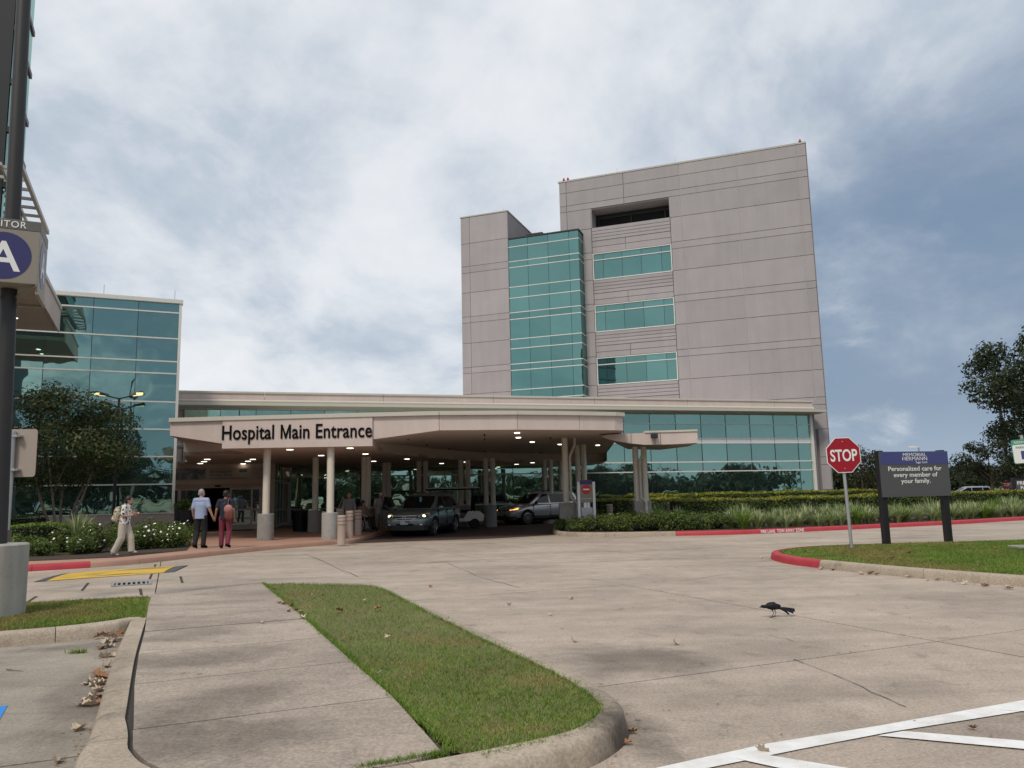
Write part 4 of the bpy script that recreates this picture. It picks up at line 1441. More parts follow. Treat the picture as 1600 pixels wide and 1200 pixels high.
column(p.x, p.y, .125, .36, 1.1, True, pair=.14, ztop=z_hi, zfoot=.1)
p = dp(1002, 770, 31.8)
column(p.x, p.y, .12, .34, 1.16, True, pair=.17, ztop=3.32, zfoot=.1)
KB().tube([(p.x + .1, p.y - .15, 3.3), (p.x + .1, p.y - .15, 3.05), (p.x - .04, p.y - .16, 2.75), (p.x - .04, p.y - .16, 1.3), (p.x + .12, p.y - .36, 1.12), (p.x + .12, p.y - .37, .3)], .055, 10).build('downpipe', M['cream'], can)
# recessed downlights
for (x, y) in ((324, 717.5), (319, 721), (313, 724), (395, 717.5), (387.5, 720.5), (380, 724.5), (453, 702.3), (547, 700), (502, 711.5), (571, 709.2), (584, 720.5), (636, 717), (690, 724), (728, 721.6), (807, 725.3), (832, 722.8)):
    p = gp(x, y, Z_LO)
    KB().lathe([(.12, -.018), (.12, .01)], (p.x, p.y, Z_LO), 14).build('downlight', M['lens'], can)
for (x, y) in ((808, 676), (810, 683.3), (831.5, 690.3), (875, 694), (934, 695.3)):
    p = gp(x, y, z_hi)
    KB().lathe([(.10, -.03), (.10, .02)], (p.x, p.y, z_hi), 14).build('downlight', M['lens'], can)
for (x, y) in ((638, 684), (667, 694), (757, 678), (757.5, 685), (860, 683), (702, 700), (757, 704), (843, 706)):
    p = gp(x, y, z_hi)
    KB().lathe([(.025, -.09), (.04, -.05), (.02, 0), (.02, .2)], (p.x, p.y, z_hi), 8).build('sprinkler_head', M['darkm'], can)
# letters of the entrance sign, each one cast and mounted by itself
sv = FP[2] - FP[1]; sv.z = 0
sdir = sv.normalized(); snx = Vector((sdir.y, -sdir.x, 0))
srot = math.atan2(sdir.y, sdir.x)
word = 'Hospital Main Entrance'
LH = .60
a_l = dp(349, 690, FP[1].y); a_r = dp(584, 683, FP[2].y)
zl0 = dp(349, 687, FP[1].y - .06).z; zl1 = dp(583, 682.6, FP[2].y - .06).z
def twidth(s):
    me = text_mesh(s, 1.0, .016, 1.0, 0, 'LEFT', 1.02)
    xs = [v.co.x for v in me.vertices]
    r_ = (min(xs), max(xs)) if xs else (0, 0)
    bpy.data.meshes.remove(me)
    return r_
tot = twidth(word)
caph = .72
hh_ = (dp(352, 664.5, FP[1].y).z - zl0) / caph
xsc = (sv.length - .02) / ((tot[1] - tot[0]) * hh_)
for i, ch in enumerate(word):
    if ch == ' ': continue
    x1 = twidth(word[:i + 1])[1]
    me = text_mesh(ch, hh_, .004 if ch == 'M' else .012, xsc, .012, 'LEFT')
    xs = [v.co.x for v in me.vertices]
    if ch == 'M':
        zs = [v.co.z for v in me.vertices]
        wM, hM = max(xs) - min(xs), max(zs) - min(zs)
        x0_ = min(xs); sw = wM * .17
        kM = MB()
        for poly in ([(0, 0), (sw, 0), (sw, hM), (0, hM)], [(wM - sw, 0), (wM, 0), (wM, hM), (wM - sw, hM)]):
            kM.prism(poly, -.012, .012)
        kM.prism([(sw * 1.02, hM), (sw * 1.02, hM * .72), (wM / 2 - sw * .42, 0), (wM / 2, 0), (wM / 2, hM * .30)], -.0115, .0115)
        kM.prism([(wM - sw * 1.02, hM), (wM / 2, hM * .30), (wM / 2, 0), (wM / 2 + sw * .42, 0), (wM - sw * 1.02, hM * .72)], -.011, .011)
        kM.v = [(a + x0_, -c, b) for a, b, c in kM.v]
        me = kM.mesh('letter')
    me.transform(Matrix.Translation(((x1 - tot[0]) * hh_ * xsc - max(xs), 0, 0)))
    t = ((x1 - tot[0]) * hh_ * xsc) / sv.length
    o = link('letter', me, M['black'], can)
    p = FP[1] + snx * .078
    o.location = (p.x - K0.x, p.y - K0.y, zl0 + (zl1 - zl0) * t)
    o.rotation_euler = (0, 0, srot)

# ================================================================== SIGNS AND STREET FURNITURE
# stop sign
def octagon(r_):
    return [(r_ * math.cos(R(22.5 + 45 * k)), r_ * math.sin(R(22.5 + 45 * k))) for k in range(8)]
def upright(mb):
    mb.v = [(x, -z, y) for x, y, z in mb.v]
    return mb
def stop_sign(label, base, rz, lean, top, s, post, group=None):
    r = thing('stop_sign', label, 'stop sign', base, rz, group)
    r.rotation_euler = (0, lean, rz)
    MB().tube([(0, 0, -.1), (0, 0, top - s * .2)], post, 12).build('post', M['steel'], r, smooth=40)
    cz = top - s / 2
    R0 = s / 2 / math.cos(R(22.5))
    def face(name, rr, y, mat, th=.004):
        k = upright(MB().prism(octagon(rr), 0, th))
        k.v = [(a, b - y, c + cz) for a, b, c in k.v]
        return k.build(name, mat, r)
    pl_ = face('plate', R0, .055, M['white'])
    face('red_face', R0 * .955, .060, M['stopred'], .002)
    text('lettering', 'STOP', s * .46, M['white'], r, 0, -.064, cz - s * .165, bold=.022, xs=.72, ext=.001)
    for z in (cz + s * .38, cz - s * .38):
        k = MB().lathe([(.012, 0), (.012, .006), (.006, .01)], (0, 0, 0), 8)
        k.v = [(a, -.062 - c, b + z) for a, b, c in k.v]
        k.build('bolt', M['steel'], r)
    return r
b0 = gp(1331, 858, .14)
st_top = dp(1314, 684.5, b0.y).z
stop_sign('red stop sign on slightly tilted grey pole in the lawn island', b0, R(4), R(-1.2), st_top - .13, .80, .036)
pf = dp(1571, 757, 68.0)
stop_sign('small far red stop sign in front of the oaks beyond the hedge', (pf.x, pf.y, 0), R(-12), 0, dp(1571, 750, 68).z, .80, .03)
k = MB().box(pf.x - .25, pf.x + .25, pf.y - .08, pf.y - .03, dp(1571, 768, 68).z - .12, dp(1571, 768, 68).z + .1)
k.v = [(a - pf.x, b - pf.y, c) for a, b, c in k.v]
stp = [o for o in bpy.data.objects if o.name.startswith('stop_sign')][-1]
k.build('supplementary_plate', M['white'], stp)

# hospital message board on two posts
pa = gp(1386, 851, .14); pb = gp(1483, 847, .14)
dd = pb - pa
sgr = math.atan2(dd.y, dd.x); Ls = Vector((dd.x, dd.y)).length
board = thing('message_board', 'blue and slate hospital message board on two black posts in lawn', 'sign', pa, sgr)
zt = dp(1386, 706, pa.y).z - .14; zbt = dp(1386, 777, pa.y).z - .14
for x in (0.0, Ls):
    MB().bbox(x - .07, x + .07, -.06, .09, -.1, zt + .03, .008).build('post', M['postblk'], board)
pn = MB().bbox(-.07, Ls + .10, -.12, -.062, zbt, zt, .006).build('panel', M['slate'], board)
hz = zt - (zt - zbt) * .285
MB().box(-.066, Ls + .096, -.124, -.119, hz, zt - .006).build('header', M['indigo'], board)
cx = Ls / 2 + .015
text('lettering', 'MEMORIAL', .122, M['white'], board, cx, -.127, hz + .190, bold=.0, xs=1.12, ext=.001)
text('lettering', 'HERMANN', .122, M['white'], board, cx, -.127, hz + .094, bold=.0, xs=1.22, ext=.001)
text('lettering', 'Sugar Land', .075, M['white'], board, cx + .18, -.127, hz + .022, xs=1.0, ext=.001)
for i, s_ in enumerate(('Personalized care for', 'every member of', 'your family.')):
    text('lettering', s_, .152, M['white'], board, cx - .02, -.126, hz - .155 - i * .148, bold=.012, xs=1.16, ext=.001)

# VISITOR A marker on the lamp post
pc = gp(-14, 962, .14)
base = thing('lamp_post', 'tall dark lamp post on round stained concrete base carrying the visitor sign', 'lamp post', pc)
zt = dp(2, 849.5, pc.y).z
MB().lathe([(.37, -.1), (.37, zt - pc.z - .02), (.35, zt - pc.z)], (0, 0, 0), 36).build('concrete_base', weathered('stained_base_concrete', (.36, .345, .31), .9, .5), base, smooth=40)
# the pole itself
a = dp(33, 0, pc.y); b = dp(9, 420, pc.y)
lx = a.x - pc.x
MB().tube([(.02, 0, zt - pc.z), (lx * .5 + .01, 0, 5.0), (lx, 0, 10.5)], [.105, .095, .085], 20).build('pole', M['bronze'], base, smooth=40)
vis_ = thing('visitor_sign', 'square taupe VISITOR A parking marker box on the lamp post', 'sign', (pc.x - .10, pc.y, 0), R(25))
z1 = dp(53, 343, pc.y - .3).z; z0 = dp(47, 441.5, pc.y - .3).z
hw = .40
mb = MB().bbox(-hw, hw, -hw, hw, z0, z1 - .14, .008)
mb.build('box', M['taupe'], vis_)
MB().bbox(-hw - .003, hw + .003, -hw - .003, hw + .003, z1 - .14, z1, .008).build('top_band', M['taupe2'], vis_)
text('lettering', 'VISITOR', .125, M['white'], vis_, -.0, -hw - .008, z1 - .112, xs=.95, ext=.001, sp=1.12, bold=.006)
zc_ = (z0 + z1 - .14) / 2
for rz_ in (0, 90):
    k = MB().lathe([(.315, 0), (.315, .004)], (0, 0, 0), 40)
    k.v = [(x, -hw - z - .0005, y + zc_) for x, y, z in k.v]
    o = k.build('roundel', M['navy'], vis_)
    t_o = text('lettering', 'A', .56, M['white'], vis_, 0, -hw - .0065, zc_ - .20, bold=.012, ext=.0005)
    for q in (o, t_o):
        q.rotation_euler = (0, 0, R(rz_))
mb = MB()
for sx in (-1, 1):
    mb.box(sx * hw - .02, sx * hw + .02, -hw, hw, z0 - .13, z0 - .09).box(sx * hw - .012, sx * hw + .012, -hw, -hw + .03, z0 - .1, z0)
    mb.tube([(sx * .08, 0, z0 - .12), (sx * hw, -hw, z0 - .01)], .016, 6)
mb.box(-hw, hw, hw - .02, hw + .02, z0 - .13, z0 - .09).box(hw - .015, hw + .004, -hw, hw, z0 - .1, z0 - .0)
mb.build('frame', M['taupe'], vis_)

# back of a parking sign on a galvanised post
pp = dp(8, 850, 12.0)
ps = thing('parking_sign', 'tan backed parking sign seen from behind on galvanised post', 'sign', (pp.x, pp.y, .1), R(4))
tz = dp(20, 674, 12.0)
lxx = tz.x - pp.x
MB().tube([(0, 0, .0), (lxx, 0, tz.z - .1)], .05, 14).build('post', M['steel'], ps, smooth=40)
MB().tube([(0, 0, 0), (.008, 0, 1.05)], .066, 14).build('boot', M['taupe2'], ps, smooth=40)
z1 = dp(35, 670, 12.0).z - .1; z0 = dp(35, 745, 12.0).z - .1
x0 = dp(0, 700, 12.0).x - pp.x; x1 = dp(53, 700, 12.0).x - pp.x
def rrect(x0, x1, z0, z1, r, n=5):
    o = []
    for cx_, cz_, a0 in ((x1 - r, z1 - r, 0), (x0 + r, z1 - r, 90), (x0 + r, z0 + r, 180), (x1 - r, z0 + r, 270)):
        for q in range(n + 1):
            a = R(a0 + 90 * q / n)
            o.append((cx_ + r * math.cos(a), cz_ + r * math.sin(a)))
    return o
k = MB().prism(rrect(x0, x1 + .0, z0, z1, .05), 0, .008)
k.v = [(x, -z + .062, y) for x, y, z in k.v]
k.build('plate', M['signback'], ps)
for z in (z1 - .11, z0 + .11):
    MB().box(lxx * .9 - .13, lxx * .9 + .13, -.052, .055, z - .012, z + .012).lathe([(.02, -.02), (.02, .02)], (lxx * .9 + .09, -.055, z), 8).build('bracket', M['steel'], ps)
# small green and white signs at the frame edges
q = dp(-8, 752, 13.5)
gs = thing('small_sign', 'green and white regulatory sign half hidden behind the tan sign', 'sign', (q.x, q.y, .1))
MB().tube([(0, .03, 0), (0, .03, q.z + .3)], .03, 8).build('post', M['steel'], gs)
k = MB().prism(rrect(-.2, .22, q.z - .25, q.z + .2, .03), 0, .006)
k.v = [(x, -z, y) for x, y, z in k.v]; k.build('plate', M['white'], gs)
k = MB().prism(rrect(-.2, .22, q.z - .25, q.z - .16, .03), 0, .004)
k.v = [(x, -z - .007, y) for x, y, z in k.v]; k.build('green_band', M['signgreen'], gs)
q = dp(1606, 704, 15.0)
rs_ = thing('reserved_sign', 'green edged reserved parking sign at the right frame edge before the oak', 'sign', (q.x, q.y, .1), R(-14))
rs_.rotation_euler = (0, R(-3), R(-14))
MB().tube([(.05, .03, 0), (.05, .03, q.z + .2)], .03, 8).build('post', M['steel'], rs_)
zq0, zq1 = q.z - .1 - .24, q.z - .1 + .22
for (x0, x1, z0, z1, y, mt, nm) in ((-.16, .2, zq0, zq1, 0, M['signgreen'], 'plate'), (-.15, .19, zq0 + .01, zq1 - .1, .004, M['white'], 'white_field')):
    k = MB().prism(rrect(x0, x1, z0, z1, .03), 0, .005)
    k.v = [(x, -z - y, y_) for x, y_, z in k.v]; k.build(nm, mt, rs_)
text('lettering', 'RESERVED', .06, M['white'], rs_, .02, -.012, zq1 - .075, ext=.001, bold=.01)
text('lettering', 'PARKING', .055, M['signgreen'], rs_, .02, -.012, zq1 - .17, ext=.001, bold=.01)
MB().box(-.02, .16, -.013, -.009, zq0 + .08, zq0 + .24).build('blue_symbol_panel', M['indigo'], rs_)

# do not enter sign between two white posts
q = gp(916, 826, .1); q = dp(916, 770, 31.0)
dn = thing('no_entry_sign', 'no entry sign between two white posts with navy cap by planting bed', 'sign', (q.x, q.y, .12), R(2))
zz = [dp(916, y, 31.0).z - .12 for y in (750, 757, 766, 775, 783)]
w_ = .19 * 1.0
for x in (-.30, .30):
    MB().bbox(x - .05, x + .05, -.05, .05, -.05, zz[0] - .07, .006).build('post', M['white'], dn)
MB().box(-.24, .24, -.04, .04, zz[1], zz[0]).build('header', M['navy'], dn)
MB().box(-.24, .24, -.03, .03, zz[4] - .05, zz[1] - .004).build('panel', M['taupe'], dn)
k = MB().lathe([(.185, 0), (.185, .006)], (0, 0, 0), 30); k.v = [(x, -.031 - z, y + zz[2] + .03) for x, y, z in k.v]
k.build('red_disc', simple('no_entry_red', (.52, .012, .012), .4), dn)
MB().box(-.125, .125, -.043, -.038, zz[2] + .005, zz[2] + .06).build('white_bar', M['white'], dn)
text('lettering', 'DO NOT ENTER', .055, M['white'], dn, 0, -.034, zz[3] - .12, ext=.001)
MB().box(-.11, .0, -.02, .02, zz[4] - .25, zz[4] - .055).box(.03, .12, -.02, .02, zz[4] - .25, zz[4] - .055).build('bracket', M['white'], dn)
MB().bbox(-.22, .22, -.1, .1, -.05, zz[4] - .25, .01).build('plinth', M['steel'], dn)

# free parking board far right
q = dp(1595, 760, 44.0)
fb = thing('parking_board', 'black and grey FREE parking board cut by right frame edge', 'sign', (q.x, q.y, .0), R(-16))
z1 = dp(1595, 748, 44.0).z
MB().bbox(-.42, -.22, -.05, .15, 0, z1 + .06, .01).build('post', M['postblk'], fb)
MB().bbox(1.9, 2.1, -.05, .15, 0, z1 + .06, .01).build('post', M['postblk'], fb)
MB().bbox(-.24, 1.95, -.08, -.055, z1 - 1.25, z1, .006).build('panel', M['slate'], fb)
MB().box(-.24, 1.95, -.083, -.052, z1 - .09, z1 + .02).build('top_rail', M['postblk'], fb)
text('lettering', 'FREE', .27, M['white'], fb, -.19, -.084, z1 - .33, bold=.02, ext=.001, align='LEFT')
text('lettering', 'PA', .25, M['white'], fb, -.05, -.084, z1 - .58, bold=.02, ext=.001, align='LEFT')
text('lettering', 'PA', .25, M['white'], fb, -.0, -.084, z1 - .95, bold=.02, ext=.001, align='LEFT')

# bollards: three at the entrance, two in the planting bed
def bollard(p, h, r_, label, group):
    b = thing('bollard', label, 'bollard', p, 0, group)
    MB().lathe([(r_, -.1), (r_, h * .62), (r_ * 1.03, h * .63), (r_ * 1.03, h * .98), (r_ * .9, h)], (0, 0, 0), 22).build('shaft', M['boll'], b, smooth=35)
    for f in (.64, .78, .9):
        MB().lathe([(r_ * 1.035, h * f - .011), (r_ * 1.035, h * f + .011)], (0, 0, 0), 22).build('groove', M['bollg'], b)
    return b
for (x, y, l) in ((533.5, 846, 'front banded pinkish bollard beside the second entrance post'), (546, 841, 'middle one of the three banded bollards at entrance kerb'), (559.5, 836.5, 'rear banded bollard next to the wheelchair wheel')):
    bollard(gp(x, y, .14), .84 if x < 540 else .95, .135, l, 'bollards along the entrance kerb')
for (x, y, Y, l) in ((951.5, 806, 33.8, 'short pinkish bollard in front of the hedge right of no entry sign'), (1046, 800, 34.2, 'short pinkish bollard half hidden by pale strappy plants')):
    p = dp(x, 770, Y)
    bollard((p.x, p.y, .12), .92, .13, l, 'bollards in the planting bed')
# litter bin
p = gp(468.5, 831, .15)
bin_ = thing('litter_bin', 'round black slatted litter bin with domed lid before storefront', 'bin', p)
MB().lathe([(.27, 0), (.27, .06), (.24, .07), (.24, .85), (.29, .86), (.30, .92), (.27, .93)], (0, 0, 0), 24).build('drum', M['darkm'], bin_, smooth=40)
for k_ in range(26):
    a = 2 * math.pi * k_ / 26
    MB().tube([(.27 * math.cos(a), .27 * math.sin(a), .05), (.29 * math.cos(a), .29 * math.sin(a), .5), (.33 * math.cos(a), .33 * math.sin(a), .88)], .017, 5).build('slat', M['black'], bin_)
mb = MB()
for a in (0, 90):
    c_, s_ = math.cos(R(a)), math.sin(R(a))
    mb.tube([(.29 * c_ * math.cos(t), .29 * s_ * math.cos(t), .93 + .2 * math.sin(t)) for t in [math.pi * q / 12 for q in range(13)]], .014, 6)
mb.lathe([(.16, 1.11), (.14, 1.13), (.02, 1.15)], (0, 0, 0), 16)
mb.build('lid', M['darkm'], bin_, smooth=40)
# street lamp with two lit heads in front of the glass
p = dp(178, 790, 32.3)
lp = thing('street_lamp', 'double headed street lamp with lit heads behind the small tree', 'street lamp', (p.x, p.y, 0), R(8))
zt = dp(178, 622, 32.3).z
MB().tube([(0, 0, 0), (0, 0, zt)], [.07, .05], 10).build('pole', M['bronze'], lp, smooth=40)
for s in (-1, 1):
    arm = MB().tube([(0, 0, zt - .03), (s * .25, 0, zt + .03), (s * .5, 0, zt + .1)], .03, 8).build('arm', M['bronze'], lp)
    hd = MB()
    hd.add([(s * .42, -.13, zt + .07), (s * .98, -.16, zt + .15), (s * .98, .16, zt + .15), (s * .42, .13, zt + .07), (s * .45, -.09, zt + .17), (s * .9, -.11, zt + .29), (s * .9, .11, zt + .29), (s * .45, .09, zt + .17)],
           [(3, 2, 1, 0), (4, 5, 6, 7), (0, 1, 5, 4), (1, 2, 6, 5), (2, 3, 7, 6), (3, 0, 4, 7)] if s > 0 else [(0, 1, 2, 3), (7, 6, 5, 4), (4, 5, 1, 0), (5, 6, 2, 1), (6, 7, 3, 2), (7, 4, 0, 3)])
    h_ = hd.build('lamp_head', M['darkm'], lp)
    MB().add([(s * .55, -.11, zt + .082), (s * .9, -.125, zt + .132), (s * .9, .125, zt + .132), (s * .55, .11, zt + .082)], [(3, 2, 1, 0) if s > 0 else (0, 1, 2, 3)]).box(min(s * .72, s * .99), max(s * .72, s * .99), -.172, -.165, zt + .12, zt + .2).build('lens', M['lensy'], h_)
# far street lamps
p = dp(1441, 760, 95.0)
lf = thing('street_lamp', 'thin far lamp post with one pale head peeping over the message board', 'street lamp', (p.x, p.y, 0))
zt = dp(1441, 699, 95).z
MB().tube([(0, 0, 0), (0, 0, zt)], .11, 8).build('pole', M['steel'], lf)
MB().tube([(0, 0, zt), (-.6, 0, zt + .05)], .06, 6).bbox(-1.2, -.5, -.2, .2, zt - .04, zt + .14, .04).build('lamp_head', M['white'], lf)
p = dp(1580, 778, 73.0)
l2 = thing('light_pole', 'dark leaning light pole on concrete foot among the oaks', 'light pole', (p.x, p.y, 0))
MB().tube([(0, 0, 0), (-.02, 0, 1), (-.12, 0, 9)], .14, 10).build('pole', M['bronze'], l2)
MB().lathe([(.35, 0), (.35, .85), (.3, .9)], (0, 0, 0), 18).build('foot', M['pier'], l2)

# speed hump, drain
hp = P2((52, 910), (272, 894), (285, 881.5), (98, 897))
hz_ = thing('speed_hump', 'worn yellow speed hump with dark end caps across the side road', 'speed hump', (hp[0][0], hp[0][1], 0))
hx = Vector(hp[1]) - Vector(hp[0]); hl = hx.length; hx.normalize()
hy = Vector((-hx.y, hx.x)); hwid = (Vector(hp[3]) - Vector(hp[0])).dot(hy)
shx = (Vector(hp[3]) - Vector(hp[0])).dot(hx)
shx2 = (Vector(hp[2]) - Vector(hp[1])).dot(hx)
hz_.rotation_euler = (0, 0, math.atan2(hx.y, hx.x))
def hump(x0, x1, mat, name, zadd=0.0):
    k = MB()
    n = 8
    v = []
    for x_ in (x0, x1):
        for q in range(n + 1):
            t = q / n
            f = x_ / hl
            v.append((x_ + (shx * (1 - f) + shx2 * f) * t, hwid * t, .008 + zadd + .055 * math.sin(math.pi * t) ** .8 * min(1, 4 * f + .2, 4 * (1 - f) + .2)))
    k.add(v, [(q, q + n + 1, q + n + 2, q + 1) for q in range(n)])
    return k.build(name, mat, hz_, smooth=60)
m_, t_, b_ = newmat('worn_yellow_paint')
tcx = N(t_, 'ShaderNodeTexCoord').outputs['Object']
mp = N(t_, 'ShaderNodeMapping'); mp.inputs['Scale'].default_value = (.55, 7.0, 1); L(t_, tcx, mp.inputs[0])
f1 = noi(t_, mp.outputs[0], 1.3, 4, .6, .1)
mp2 = N(t_, 'ShaderNodeMapping'); mp2.inputs['Scale'].default_value = (.5, 5, 1); mp2.inputs['Location'].default_value = (4, 7, 0); L(t_, tcx, mp2.inputs[0])
f2 = noi(t_, mp2.outputs[0], 1.0, 3, .5)
c_ = mixc(t_, ramp(t_, f1, [(.38, 1.0), (.46, 0.0)]), (.62, .40, .045), (.05, .045, .04))
c_ = mixc(t_, ramp(t_, f2, [(.60, 0.0), (.68, .9)]), c_, (.33, .30, .24))
L(t_, c_, b_.inputs['Base Color']); b_.inputs['Roughness'].default_value = .65
for q in range(12):
    hump(hl * q / 12 + (.25 if q == 0 else 0), hl * (q + 1) / 12 - (.25 if q == 11 else 0), m_, 'hump_section')
hump(0, .2, M['slate'], 'end_cap', .001); hump(hl - .2, hl, M['slate'], 'end_cap', .001)
dpz = P2((173, 917), (237, 913), (245, 906), (184, 911))
dx = Vector(dpz[1]) - Vector(dpz[0]); dl = dx.length
dr_ = thing('drain_grate', 'dark iron storm drain grate in road beside the yellow hump', 'drain', (dpz[0][0], dpz[0][1], .004), math.atan2(dx.y, dx.x))
wd_ = .62
MB().box(0, dl, 0, .05, 0, .014).box(0, dl, wd_ - .05, wd_, 0, .014).box(0, .05, .05, wd_ - .05, 0, .014).box(dl - .05, dl, .05, wd_ - .05, 0, .014).build('frame', M['steel'], dr_)
MB().box(.05, dl - .05, .05, wd_ - .05, 0, .003).build('pit', M['black'], dr_)
n_ = max(6, int(dl / .095))
for q in range(n_):
    x = .05 + (dl - .1) * (q + .5) / n_
    MB().box(x - .018, x + .018, .05, wd_ - .05, .003, .012).build('bar', M['steel'], dr_)
# cracks sealed across the road
mb = MB()
for a, b in (((243, 882), (234, 905)), ((138, 911), (128, 923)), ((282, 901), (285, 911)), ((219, 920), (221, 930)), ((57, 932), (40, 943))):
    p, q = gp(*a), gp(*b)
    d = (q - p).normalized(); nx = Vector((-d.y, d.x, 0)) * .022
    mb.add([p - nx + Vector((0, 0, .005)), p + nx + Vector((0, 0, .005)), q + nx + Vector((0, 0, .005)), q - nx + Vector((0, 0, .005))], [(0, 3, 2, 1)])
mb.build('crack_seal', M['joint'])['kind'] = 'structure'
# FIRE LANE stencil on the red kerb
P_ = KP
def near_i(x, y):
    return min(range(len(P_)), key=lambda i: (P_[i][0] - x) ** 2 + (P_[i][1] - y) ** 2)
ga, gb = gp(1218, 834, 0.05), gp(1288, 831, .05)
segs = [o for o in kerb_p.children]
fl = (gb - ga)
rot = math.atan2(fl.y, fl.x)
me = text_mesh('FIRE LANE  TOW AWAY ZONE', .155, .012, 1.0, .001, 'LEFT', 1.05)
xs = [v.co.x for v in me.vertices]
k_ = fl.length / (max(xs) - min(xs))
me.transform(Matrix.Diagonal((k_, 1, 1, 1)))
fo = link('kerb_lettering', me, M['white'], kerb_p)
i_ = near_i(ga.x, ga.y); j_ = near_i(gb.x, gb.y)
pA, pB = Vector(P_[i_]), Vector(P_[j_])
rot = math.atan2(pB.y - pA.y, pB.x - pA.x)
nrm = Vector((math.sin(rot), -math.cos(rot)))
fo.rotation_euler = (R(-9), 0, rot)
fo.location = (pA.x + nrm.x * .02, pA.y + nrm.y * .02, .018)
# pale chips and a utility cover on the island
q = gp(1598, 856, .15)
uc = tag(MB().bbox(q.x - .2, q.x + .3, q.y - .2, q.y + .2, .14, .2, .02).lathe([(.08, .2), (.08, .206)], (q.x, q.y, 0), 12).build('utility_cover', M['pier']), 'pale square concrete utility cover in the island lawn', 'cover')

# planters at the door
for (x, Y, l) in ((283, 33.6, 'dark tall tapered planter farther from the grey haired man'), (292.5, 32.4, 'dark tall planter with green plant nearest the couple')):
    p = dp(x, 780, Y)
    u_ = thing('planter', l, 'planter', (p.x, p.y, .14), 0, 'dark planters by the entrance door')
    MB().lathe([(.17, 0), (.19, .03), (.25, 1.0), (.27, 1.02), (.27, 1.06), (.23, 1.06), (.22, .98)], (0, 0, 0), 24).build('pot', M['urn'], u_, smooth=40)
    blob_foliage('leaves', [(rnd.uniform(-.15, .15), rnd.uniform(-.15, .15), 1.2 + rnd.uniform(-.05, .2), .2, .2, .2) for _ in range(7)], 420, .1, M['shrub'], u_, .8)
    MB().tube([(0, 0, .98), (.03, 0, 1.25)], .02, 6).build('stem', M['bark'], u_)

# ================================================================== PLANTING
# clipped hedges
hr = [gp(1046, 801, .12), ]
def hp_(x, Y): return tuple(dp(x, 770, Y))[:2]
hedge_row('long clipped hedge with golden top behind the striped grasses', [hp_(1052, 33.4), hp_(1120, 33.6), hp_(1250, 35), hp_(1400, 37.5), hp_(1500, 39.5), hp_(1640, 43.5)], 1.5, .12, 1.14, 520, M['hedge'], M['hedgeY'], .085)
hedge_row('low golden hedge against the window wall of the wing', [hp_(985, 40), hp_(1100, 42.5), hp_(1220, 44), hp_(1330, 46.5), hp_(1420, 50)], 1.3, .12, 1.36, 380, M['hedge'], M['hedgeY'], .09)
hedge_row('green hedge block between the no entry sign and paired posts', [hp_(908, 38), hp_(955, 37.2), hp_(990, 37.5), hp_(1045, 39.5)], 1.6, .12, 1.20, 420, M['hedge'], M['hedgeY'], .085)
# left side hedges
hedge_row('bright green clipped hedge left of the walking woman', [hp_(-40, 22.5), hp_(60, 23.6), hp_(138, 25.2)], 1.1, .15, .93, 750, M['shrub'], M['strapg'], .06)
hedge_row('darker hedge behind the bright one under the left tree', [hp_(-30, 26.8), hp_(68, 27.3)], 1.0, .15, 1.15, 500, M['shrub'], M['shrub'], .06)

def shrub(label, x, y, z, r, h, n, mat, size, group=None, name='shrub', flowers=0):
    rr = random.Random(int(x * 100 + y * 7))
    root = thing(name, label, 'shrub', (x, y, z), 0, group)
    bl = [(rr.uniform(-.5, .5) * r, rr.uniform(-.5, .5) * r, h * rr.uniform(.24, .62), r * rr.uniform(.42, .66), r * rr.uniform(.42, .66), h * rr.uniform(.28, .42)) for _ in range(11)]
    core = MB().ball((0, 0, h * .32), (r * .5, r * .5, h * .32), 10, 6).build('twig_core', M['core'], root)
    blob_foliage('foliage', bl, n, size, M[mat], root, .5, .38)
    if flowers:
        C = np.array([[rr.gauss(0, .55) * r, -abs(rr.gauss(.55, .3)) * r, h * rr.uniform(.25, .95)] for _ in range(flowers)])
        leaf_mesh('blossom', C, np.tile([[0, -.7, .7]], (flowers, 1)), .06, nrs, 1.0, .5, M['petal'], root)
    return root
# low green shrubs at the nose of the planting bed
row = [(876, 30.6, .32, .5), (902, 29.6, .5, .62), (925, 29.3, .5, .66), (948, 29.2, .55, .68), (972, 28.9, .55, .72), (996, 28.7, .55, .72), (1020, 28.8, .6, .78), (1044, 28.7, .6, .78), (1068, 28.8, .6, .74), (1092, 28.9, .6, .72), (1116, 29.1, .6, .70)]
words_ = ['smallest rounded shrub at the tip of the planting bed', 'first leafy shrub under the no entry sign', 'leafy shrub just right of the no entry sign', 'shrub in front of the short bollard', 'shrub left of the paired posts foot', 'shrub before the foot of paired posts', 'tall leafy shrub where the red kerb begins', 'shrub right of paired posts near red kerb', 'broad shrub before the strappy clump with bollard', 'dark shrub last but one before striped grasses', 'last leafy shrub before the striped grasses begin']
for (x, Y, r_, h_), l in zip(row, words_):
    p = dp(x, 790, Y)
    shrub(l, p.x, p.y, .12, r_, h_, 2300, 'shrub', .075, 'low shrubs behind the grey kerb')
for i, (x, Y) in enumerate(((935, 31.6), (985, 31.0), (1035, 31.2), (1080, 31.4))):
    p = dp(x, 790, Y)
    shrub(['second row shrub behind no entry sign', 'second row shrub beside the paired posts', 'second row shrub under the low hedge end', 'second row shrub next to the striped grasses'][i], p.x, p.y, .12, .6, .8, 1300, 'shrub', .08, 'low shrubs behind the grey kerb')
